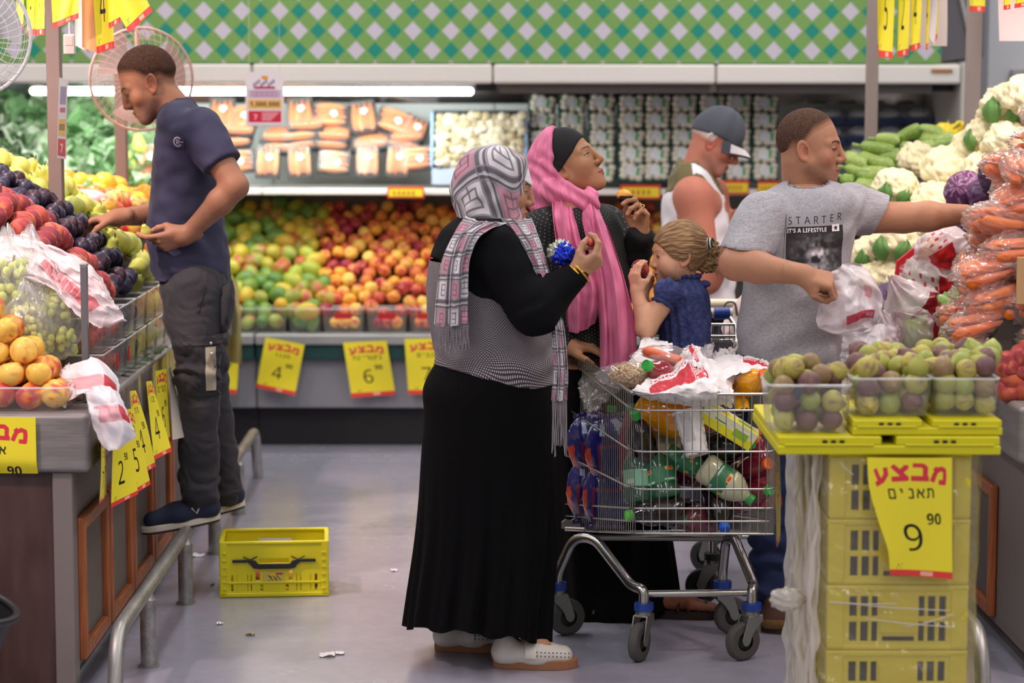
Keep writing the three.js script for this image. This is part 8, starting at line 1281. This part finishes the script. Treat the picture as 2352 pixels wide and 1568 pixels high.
// ---------------------------------------------------------------- man in the grey printed T-shirt reaching over the vegetables
{
const D = 7.55, F = new Figure('man with cropped hair in a grey printed T-shirt reaching over the vegetables', null, '#ab7d62');
const q = (x, y, d = D) => P(x, y, d);
const neck = q(1850, 470, 7.58), shN = q(1752, 500, 7.42), elN = q(1690, 606, 7.3), wrN = q(1842, 630, 7.17), shF = q(1965, 496, 7.66), wrF = q(2215, 492, 7.66), elF = q(2075, 500, 7.68);
F.head(q(1861, 341), V(.97, -.04, .22), V(.03, 1, 0), 1.0, { jaw: 1.1, nose: 1.02, lips: .85, brow: 1.1 }, { lip: '#9a5a4c', stubble: .5, browC: '#2a1e18', browW: 1.3, open: .003, gaze: [0, -.35, .9], red: '#b8644c' }, neck, .068);
F.limbs([[shN, elN, .066, .052], [elN, elN.clone().lerp(wrN, .35), .051, .05], [elN.clone().lerp(wrN, .35), wrN, .05, .032]]); F.limbs([[shF, elF, .062, .05], [elF, elF.clone().lerp(wrF, .4), .05, .05], [elF.clone().lerp(wrF, .4), wrF, .05, .033]]);
F.limbs([[q(1845, 455), q(1850, 520), .07, .12], [q(1850, 520), q(1830, 800), .15, .15]], .2, .02);
F.hand(wrN, V(.93, -.2, .12), V(-.3, -.72, -.6), 'grip', -1, 1.04, elN, .032);
F.hand(wrF, V(.96, -.1, -.1), V(.05, -.95, -.25), 'reach', -1, 1.02, elF, .031);
F.finish();
crop(F, '#2c2421', (x, y, z) => .058 + sstep(.0, .08, z) * .036 - sstep(.02, -.03, z) * .05 - sstep(-.05, -.09, z) * .05, .0035, -.1);
const body = loft(rowsOf([[408, 1812, 1900, .07], [424, 1788, 1935, .11], [445, 1752, 1968, .14], [475, 1726, 1978, .16], [510, 1712, 1968, .17], [560, 1704, 1958, .175], [610, 1705, 1952, .178], [660, 1707, 1948, .18], [710, 1701, 1944, .183], [770, 1693, 1940, .186], [838, 1698, 1935, .188]], D));
const axN = V(-.12, -.99, .05).normalize(), cutN = q(1706, 575, 7.32), slN = cone(shN, elN.clone().add(V(0, -.03, 0)), .09, .082), axF = V(.9, -.42, .05).normalize(), cutF = q(2022, 497, 7.66), slF = cone(q(1950, 478, 7.64), q(2060, 505, 7.68), .09, .066), nk = cone(q(1846, 350, 7.57), q(1857, 414, 7.5), .076, .066);
const shirt0 = (x, y, z) => {
const a = smaxK(slN(x, y, z), (x - cutN.x) * axN.x + (y - cutN.y) * axN.y + (z - cutN.z) * axN.z, .006), b = smaxK(slF(x, y, z), (x - cutF.x) * axF.x + (y - cutF.y) * axF.y + (z - cutF.z) * axF.z, .006);
let d = sminK(sminK(body(x, y, z), a, .03), b, .04);
d += .004 * noise3(x * 8, y * 8, z * 8) + .0035 * Math.sin((y * .9 - x * .45) * 60 + 3 * noise3(x * 4, y * 4, z * 4)) * sstep(1.3, 1.0, y) + .006 * Math.sin((x * .9 - y * .5) * 75 + 2 * noise3(x * 4, y * 4, z * 4)) * Math.exp(-((x - 1.13) ** 2 + (y - 1.37) ** 2) / .006);
return d;
}, shirtF = (x, y, z) => smaxK(shirt0(x, y, z), -nk(x, y, z), .004);
collar(F, 'collar', shirt0, nk, .005, .003, V(.78, 1.38, -7.76), V(1.12, 1.6, -7.3), fabric('#8f8f96'));
const mel = tileNoise(64, 91), gm = dataTex(256, (u, v) => { const k = (mel(u, v) - .5) * 26 + (mel(v, u * .25) - .5) * 16; return [158 + k, 158 + k, 164 + k]; }); gm.repeat.set(6, 6);
F.cloth('tshirt', shirtF, V(.62, .89, -7.82), V(1.36, 1.6, -7.2), .0075, new THREE.MeshPhysicalMaterial({ map: gm, roughness: .92, bumpMap: WEAVE, bumpScale: .0005, sheen: .25, sheenColor: C('#ffffff') }), { uv: cyUV(.97, -7.55) });
{ const pr = canvasTex(512, 480, (g, w, h) => {
g.fillStyle = '#9c9ca2'; g.fillRect(0, 0, w, h); g.strokeStyle = '#1c1a1e'; g.fillStyle = '#1c1a1e'; g.font = '78px sans-serif'; g.textAlign = 'center'; g.textBaseline = 'alphabetic'; [...'STARTER'].forEach((c, i) => g.fillText(c, 42 + i * 71, 84 - (i > 4 ? (i - 4) * 9 : 0)));
g.fillStyle = '#2a282c'; g.fillRect(10, 104, w - 14, 372); const n = tileNoise(8, 33), n2 = tileNoise(20, 34); for (let y = 158; y < 474; y += 4) for (let x = 12; x < w - 6; x += 4) { const u = x / w, v = y / h, k = .55 * n(u * .99, v * .99) + .35 * n2(u * .99, v * .99), e = Math.exp(-((u - .52) ** 2 + (v - .7) ** 2) / .11); const s = Math.round(40 + 190 * clamp((k - .3) * 2.4 * e)); g.fillStyle = `rgb(${s},${s - 2},${s})`; g.fillRect(x, y, 4, 4); }
g.fillStyle = '#f0eef0'; g.font = 'bold 44px sans-serif'; g.textAlign = 'left'; g.fillText("IT'S A LIFESTYLE", 16, 148, 372); g.fillRect(402, 96, 70, 54); g.fillStyle = '#2a282c'; g.beginPath(); for (let i = 0; i < 10; i++) { const a = i * .628 - 1.57, r = i % 2 ? 10 : 24; g.lineTo(437 + Math.cos(a) * r, 124 + Math.sin(a) * r); } g.fill(); });
const c = q(1934, 574, 7.1), dir = V(-.16, 0, -.98).normalize(), rt = V(.985, .035, -.16).normalize(); mesh('shirt_print', decal(shirtF, c, rt, V(0, 1, 0), .2, .205, dir, 34, 34, .0018), fabric('#ffffff', { map: pr, bumpMap: null }), F.t, 'grey print with white and black lettering'); }
// jeans and brown shoes
const hip = [q(1775, 845, 7.5), q(1880, 845, 7.6)], kn = [q(1772, 1120, 7.48), q(1880, 1120, 7.62)], an = [q(1771, 1388, 7.52), q(1885, 1395, 7.66)], pel = loft(rowsOf([[815, 1705, 1930, .165], [850, 1706, 1930, .17], [900, 1708, 1930, .17], [950, 1712, 1930, .16]], D)), legs = [0, 1].map((i) => [cone(hip[i], kn[i], .105, .082), cone(kn[i], an[i], .082, .062)]);
const jeans = (x, y, z) => { let d = pel(x, y, z); const a = sminK(legs[0][0](x, y, z), legs[0][1](x, y, z), .04), b = sminK(legs[1][0](x, y, z), legs[1][1](x, y, z), .04); d = sminK(d, Math.min(a, b), .04); const k = sstep(.5, .15, y); return Math.max(d + (.003 + .008 * k) * Math.sin(y * 75 + 3 * noise3(x * 5, y * 6, z * 5)) + .005 * noise3(x * 8, y * 8, z * 8), .035 - y); };
F.cloth('jeans', jeans, V(.7, .02, -7.84), V(1.16, .95, -7.3), .0085, fabric('#1f2c54', { roughness: .9 }), { uv: cyUV(.95, -7.55) });
for (const [x, d, yaw] of [[1748, 7.48, -.25], [1868, 7.64, -.2]]) { const g = new THREE.Group(); g.name = 'shoe'; F.t.add(g); const p = q(x, 1430, d); g.position.set(p.x, .003, p.z + .02); g.rotation.y = yaw; const f = shoeField(.29, .1, .09); mesh('shoe_upper', nets(f, V(-.02, .005, -.07), V(.32, .15, .07), .0045, { color: (a, b) => (b < .05 ? C('#7a5a2e') : C('#4a2c22')) }), vmat(.75), g); mesh('sole', soleGeo(.295, .1, .02), mat('#3a2a1c', .8), g); }
// translucent bag in his hand
const bm = canvasTex(512, 512, (g, w, h) => { g.fillStyle = '#f6f0f3'; g.fillRect(0, 0, w, h); g.save(); g.translate(330, 400); g.rotate(-.16); g.fillStyle = 'rgba(206,48,72,.8)'; g.fillRect(-130, -34, 210, 62); g.fillStyle = '#f3dfe4'; g.font = 'bold 34px sans-serif'; g.scale(-1, 1); g.fillText('555', -70, 12); g.restore(); g.fillStyle = 'rgba(200,60,80,.35)'; g.fillRect(330, 190, 60, 80); }), bagM = new THREE.MeshPhysicalMaterial({ map: bm, roughness: .35, transmission: .55, thickness: 0, side: THREE.DoubleSide });
const cr = (s) => (u, v) => V(.004 * noise3(u * 4 + s, v * 4, 1), .004 * noise3(u * 4, v * 4 + s, 5), .024 * noise3(u * 2.4 + s, v * 2.4, 3) + .011 * noise3(u * 6, v * 5, s) + .0014 * noise3(u * 20, v * 14, s));
const t = thing('plastic_bag', 'translucent white plastic bag with faint red print held in his near hand', 'plastic bag');
mesh('bag_front', patch([[[1882, 640, 7.26], [1915, 622, 7.22], [1950, 604, 7.22], [1990, 614, 7.28]], [[1884, 680, 7.24], [1930, 660, 7.16], [1985, 650, 7.16], [2022, 668, 7.24]], [[1890, 720, 7.24], [1940, 712, 7.14], [1990, 702, 7.15], [2024, 718, 7.24]], [[1876, 752, 7.24], [1930, 764, 7.15], [1985, 752, 7.16], [2018, 750, 7.24]]], 46, 46, cr(3)), bagM, t);
mesh('bag_back', patch([[[1882, 640, 7.30], [1950, 600, 7.36], [1990, 614, 7.32]], [[1880, 690, 7.32], [1950, 680, 7.40], [2026, 680, 7.32]], [[1876, 752, 7.30], [1950, 770, 7.38], [2018, 750, 7.30]]], 30, 30, cr(7)), bagM, t);
tag(mesh('plastic_bag', patch([[[1940, 762, 7.2], [1985, 756, 7.12], [2030, 742, 7.15], [2058, 752, 7.25]], [[1932, 800, 7.16], [1985, 800, 7.06], [2035, 796, 7.08], [2066, 800, 7.2]], [[1928, 836, 7.16], [1980, 846, 7.06], [2036, 846, 7.08], [2062, 840, 7.2]]], 40, 30, cr(11)), bagM), 'lower translucent bag with a red band of print between the T-shirt and the figs', 'plastic bag');
}
// ---------------------------------------------------------------- older man in a cap and white vest, further back
{
const D = 9.3, F = new Figure('sunburnt older man in a grey cap and white vest, head bent', null, '#bc7864');
const q = (x, y, d = D) => P(x, y, d), neck = q(1598, 400, 9.3), sh = q(1592, 452, 9.12), el = q(1622, 640, 9.06), wr = q(1690, 560, 8.95), shF = q(1640, 440, 9.46), elF = q(1655, 545, 9.5), wrF = q(1712, 490, 9.45);
F.head(q(1642, 326), V(.86, -.5, .12), V(.5, .86, 0), 1.0, { jaw: 1.05, nose: 1.15, crease: true }, { lip: '#8e443a', browC: '#c9b8a8', stubble: .3, stubC: '#c0a8a0', open: .003, hairC: '#ded6d2', red: '#c0463c', hair: (x, y, z) => sstep(-.012, .012, y - (-.005 + sstep(-.01, .02, z) * .08)) * sstep(.03, -.01, z) }, neck, .06, .003);
F.limbs([[sh, el, .076, .058], [el, wr, .056, .036], [sh, q(1608, 470, 9.2), .074, .09]], .2, .012, .04); F.limbs([[shF, elF, .06, .05], [elF, wrF, .048, .036], [q(1596, 420), q(1600, 480), .07, .115], [q(1600, 480), q(1600, 640), .115, .12]], .2, .013, .04); F.hand(wr, V(.9, .35, 0), V(0, .3, -.9), 'relaxed', -1, 1, el, .032, .004); F.hand(wrF, V(.95, .2, 0), V(-.2, .9, 0), 'relaxed', 1, 1, elF, .032, .004);
F.finish();
const body = loft(rowsOf([[372, 1556, 1606, .1], [392, 1548, 1636, .15], [420, 1534, 1652, .17], [460, 1524, 1664, .18], [520, 1519, 1674, .185], [600, 1518, 1684, .19], [700, 1520, 1690, .195], [740, 1522, 1690, .195]], D));
const hole = egg(q(1600, 470, 9.0), .105, .155, .17), neckHole = cone(q(1620, 350, 9.3), q(1625, 420, 9.28), .095, .06), vF = (x, y, z) => body(x, y, z) + .005 * noise3(x * 8, y * 8, z * 8) + .004 * Math.sin((x + y * .6) * 60 + 2 * noise3(x * 5, y * 5, z * 5)), cut = (x, y, z) => Math.min(hole(x, y, z), neckHole(x, y, z));
F.cloth('vest', (x, y, z) => smaxK(vF(x, y, z), .016 - cut(x, y, z), .004), V(.5, .9, -9.54), V(.98, 1.6, -9.04), .009, fabric('#e3e0e6'));
F.cloth('vest_trim', (x, y, z) => smaxK(smaxK(vF(x, y, z) - .004, -cut(x, y, z), .004), cut(x, y, z) - .02, .004), V(.5, .9, -9.54), V(.98, 1.6, -9.04), .009, fabric('#6c6440'));
F.cloth('vest_yoke', (x, y, z) => smaxK(smaxK(vF(x, y, z) - .003, -hole(x, y, z), .004), Math.max(q(1, 440).y - y + (x - q(1535, 0).x) * .5, x - q(1590, 0).x), .004), V(.5, 1.2, -9.54), V(.98, 1.6, -9.04), .009, fabric('#6c6440'));
const legs = [cone(q(1570, 740, 9.25), q(1565, 1000, 9.25), .1, .08), cone(q(1565, 1000, 9.25), q(1565, 1240, 9.25), .08, .07), cone(q(1640, 740, 9.35), q(1640, 1000, 9.35), .1, .08), cone(q(1640, 1000, 9.35), q(1640, 1236, 9.35), .08, .07)];
F.cloth('trousers', (x, y, z) => union(legs, .03)(x, y, z) + .006 * noise3(x * 8, y * 8, z * 8), V(.5, .0, -9.55), V(1.0, 1.05, -9.05), .014, fabric('#3a3c48'));
for (const [x, d] of [[1550, 9.2], [1625, 9.35]]) { const p = q(x, 1240, d), g = mesh('shoe', nets(shoeField(.28, .1, .09), V(-.02, .0, -.07), V(.31, .15, .07), .008), mat('#2a2624', .7), F.t); g.position.set(p.x, .0, p.z); }
// cap
const H = F.H.cranium, capM = fabric('#4f545e'), cap = new THREE.Group(); cap.name = 'cap'; F.t.add(cap); cap.applyMatrix4(F.hf.m);
mesh('crown', nets((x, y, z) => smaxK(Math.min(H(x, y, z), egg(V(0, .05, -.005), .08, .095, .1)(x, y, z)) - .008 + .002 * Math.cos(Math.atan2(x, z) * 6), .026 + (z < 0 ? z * .25 : .0) - y, .006), V(-.12, -.03, -.14), V(.12, .18, .13), .005), capM, cap);
const vis = (k) => sheet((u, v) => { const a = (u - .5) * 2.5, r = .092 + v * .075 * Math.cos(a * .62); return V(Math.sin(a) * .086 * (1 - v * .1), .036 - v * .018 - .03 * (u - .5) ** 2 * 4 * (.4 + v) + k, Math.cos(a) * (r - .002)); }, 18, 8);
mesh('visor', [vis(0), vis(-.004)], capM, cap); mesh('visor_patch', sheet((u, v) => { const a = -.25 - u * .8, r = .128 + v * .037 * Math.cos(a * .62); return V(Math.sin(a) * .082, .0335 - .012 * (.4 + v) - .03 * ((a / 2.5) ** 2) * 4 * (.4 + v) + .004, Math.cos(a) * r); }, 10, 4), fabric('#e0dde0'), cap, 'white edge of the visor'); mesh('button', new THREE.SphereGeometry(.008, 10, 8).scale(1, .6, 1).translate(0, .155, -.005), capM, cap);
}
// ---------------------------------------------------------------- little girl in the cart's seat
{
const D = 7.62, F = new Figure('little girl in a blue dress sitting in the cart holding a peach', null, '#d8a586');
const q = (x, y, d = D) => P(x, y, d), neck = q(1568, 655), sh = q(1536, 676, 7.52), el = q(1484, 754, 7.5), wr = q(1463, 670, 7.53), shF = q(1540, 676, 7.72), elF = q(1500, 748, 7.74), wrF = q(1474, 684, 7.68);
F.head(q(1555, 585), V(-.985, -.1, .14), V(-.08, 1, 0), .83, { child: true, nose: .62, cheek: 1.15, lips: 1.0, brow: .5 }, { lip: '#b8605a', browC: '#8a6a4e', browW: .55, open: .0058, gaze: [0, -.2, .95], iris: '#2e1f18', red: '#cf6f5c' }, neck, .04, .0022);
F.limbs([[sh, el, .036, .033], [el, wr, .033, .022]], .08, .007); F.limbs([[shF, elF, .036, .033], [elF, wrF, .032, .022]], .08, .007); F.limbs([[neck, q(1574, 700), .04, .06], [q(1574, 700), q(1572, 790), .065, .08]], .1, .012);
const hN = F.hand(wr, V(-.18, .97, .05), V(.62, .1, -.6), 'cup', -1, .68, el, .021, .003), hF = F.hand(wrF, V(-.3, .94, .0), V(.55, .1, .65), 'cup', 1, .68, elF, .021, .003);
F.finish();
put('peach', q(1470, 617, 7.6), 'red peach held to the little girl\'s mouth', null, { pick: [1], s: .7 });
// dress with gathered yoke and puff sleeve
const body = loft(rowsOf([[636, 1548, 1600, .045], [648, 1530, 1612, .07], [668, 1512, 1624, .1], [700, 1506, 1630, .11], [740, 1512, 1632, .115], [780, 1516, 1630, .12], [825, 1510, 1632, .13]], D)), puff = egg(q(1532, 672, 7.51), .048, .05, .047), puffF = egg(q(1535, 672, 7.74), .042, .048, .045), nk = cone(q(1560, 620), q(1572, 650), .036, .04);
const bl = tileNoise(24, 55), bt = dataTex(128, (u, v) => { const k = (bl(u, v) - .5) * 30; return [52 + k, 62 + k, 110 + k]; }); bt.repeat.set(7, 7); const blue = new THREE.MeshPhysicalMaterial({ map: bt, roughness: .9, bumpMap: WEAVE, bumpScale: .0006 });
F.cloth('dress', (x, y, z) => { let d = sminK(sminK(body(x, y, z), puff(x, y, z), .03), puffF(x, y, z), .012); const a = Math.atan2(x - .57, z + 7.62); d += .0035 * Math.sin(a * 22 + 2 * noise3(x * 5, y * 3, z * 5)) + .003 * noise3(x * 20, y * 20, z * 20); return smaxK(d, -nk(x, y, z), .004); }, V(.42, .88, -7.82), V(.74, 1.2, -7.4), .0055, blue, { uv: cyUV(.57, -7.62, .1) });
{ const c = q(1576, 640), list = []; for (const [dy, r] of [[0, .04], [.01, .046]]) { const pts = []; for (let i = 0; i < 60; i++) { const a = i / 60 * Math.PI * 2; pts.push(V(c.x + Math.cos(a) * (r + .004 * Math.sin(i * 2.2)), c.y + dy + .004 * Math.sin(i * 1.7), c.z + Math.sin(a) * (r + .004 * Math.cos(i * 2.4)))); } list.push(polyTube(pts, .006, 6, true)); } mesh('collar_ruffle', list[1], blue, F.t); mesh('collar_ruffle', list[0], blue, F.t); mesh('sleeve_band', new THREE.TorusGeometry(.037, .006, 8, 26).rotateX(1.25).rotateZ(-.55).translate(...q(1522, 699, 7.505).toArray()), blue, F.t); mesh('bow', ball((v) => V(v.x * .02, v.y * .012, v.z * .012).multiplyScalar(1 + .3 * noise3(v.x * 3, v.y * 3, v.z * 3))).translate(...q(1618, 652, 7.6).toArray()), blue, F.t); }
// hair: swept back into a small bun
{
const H = F.H.cranium, strand = (x, y, z) => { const r = Math.hypot(x, y - .03), a = Math.atan2(x, y - .03); return .0022 * Math.sin(a * 26 + z * 60 + 3 * noise3(x * 20, y * 20, z * 12)) + .0014 * Math.sin(a * 57 + z * 90); };
const f = (x, y, z) => { const hl = z > .035 ? -.006 + (z - .035) * 1.3 : z > -.02 ? -.006 + (z - .035) * .45 : -.031 + (z + .02) * 2; const vol = .009 + .008 * sstep(.04, -.08, z); return smaxK(H(x, y, z) - vol + strand(x, y, z), Math.max(hl - y, -.085 - y), .008); };
const cf = (x, y, z) => { const a = Math.atan2(x, y - .03), k = noise3(a * 9, z * 16, 3) * .6 + noise3(a * 26, z * 20, 7) * .4; return mixC(C('#5e4330'), C('#b08a5c'), .5 + .6 * k); };
mesh('hair', nets(f, V(-.12, -.11, -.15), V(.12, .16, .12), .003, { color: cf }).applyMatrix4(F.hf.m), vmat(.6, { sheen: .3 }), F.t);
const bun = (x, y, z) => Math.min(Math.hypot(x, (y - .008) * 1.0, z + .135) - .04, Math.hypot(x, y + .045, z + .118) - .042) - .008 * noise3(x * 55, y * 55, z * 55) - .005 * noise3(x * 110, y * 110, z * 110);
mesh('bun', nets(bun, V(-.07, -.11, -.2), V(.07, .08, -.05), .003, { color: (x, y, z) => mixC(C('#4e3826'), C('#b08d58'), .45 + .6 * noise3(x * 60, y * 60, z * 60)) }).applyMatrix4(F.hf.m), vmat(.6), F.t, 'curly bun');
const tie = new THREE.Group(); tie.name = 'hair_tie'; F.t.add(tie); tie.applyMatrix4(F.hf.m); for (let i = 0; i < 7; i++) mesh('band', new THREE.TorusGeometry(.017, .0042, 8, 22).rotateY(-.5).translate(.036, .036, -.105 - i * .0062), mat(i % 2 ? '#e6e2e2' : '#2a272c', .7), tie);
const wisps = []; for (let i = 0; i < 46; i++) { const a = (FR() - .5) * 2.6, z0 = .05 - FR() * .12, r = .1, p = V(Math.sin(a) * r * .86, .03 + Math.cos(a) * r, z0), d = V(Math.sin(a) * .02, .02 * Math.cos(a) + FR() * .01, -.05 - FR() * .03); wisps.push(polyTube([p, p.clone().addScaledVector(d, .6).add(V(0, .004, 0)), p.clone().add(d)], .0006, 4)); } for (let i = 0; i < 60; i++) { const a = FR() * 6.28, p = V((FR() - .5) * .06, (FR() - .7) * .12, -.12 - FR() * .05); wisps.push(polyTube([p, p.clone().add(V(Math.cos(a) * .014, Math.sin(a) * .014, -.012)), p.clone().add(V(Math.cos(a + 1) * .018, Math.sin(a + 1) * .018 - .008, -.022)), p.clone().add(V(Math.cos(a + 2) * .02, Math.sin(a + 2) * .02 - .016, -.02))], .0012, 4)); }
stuff(mesh('wisps', merge(wisps).applyMatrix4(F.hf.m), mat('#a58658', .6), F.t));
}
const legs = [[q(1560, 815, 7.55), q(1500, 830, 7.72)], [q(1570, 815, 7.68), q(1508, 830, 7.8)]]; for (const [a, b] of legs) mesh('legging', nets(union([cone(a, b, .05, .04), cone(b, b.clone().add(V(0, -.16, -.03)), .04, .03)], .02), V(.3, .62, -7.95), V(.7, 1.0, -7.45), .01), fabric('#2e3350'), F.t);
}
renderer.render(scene, camera);
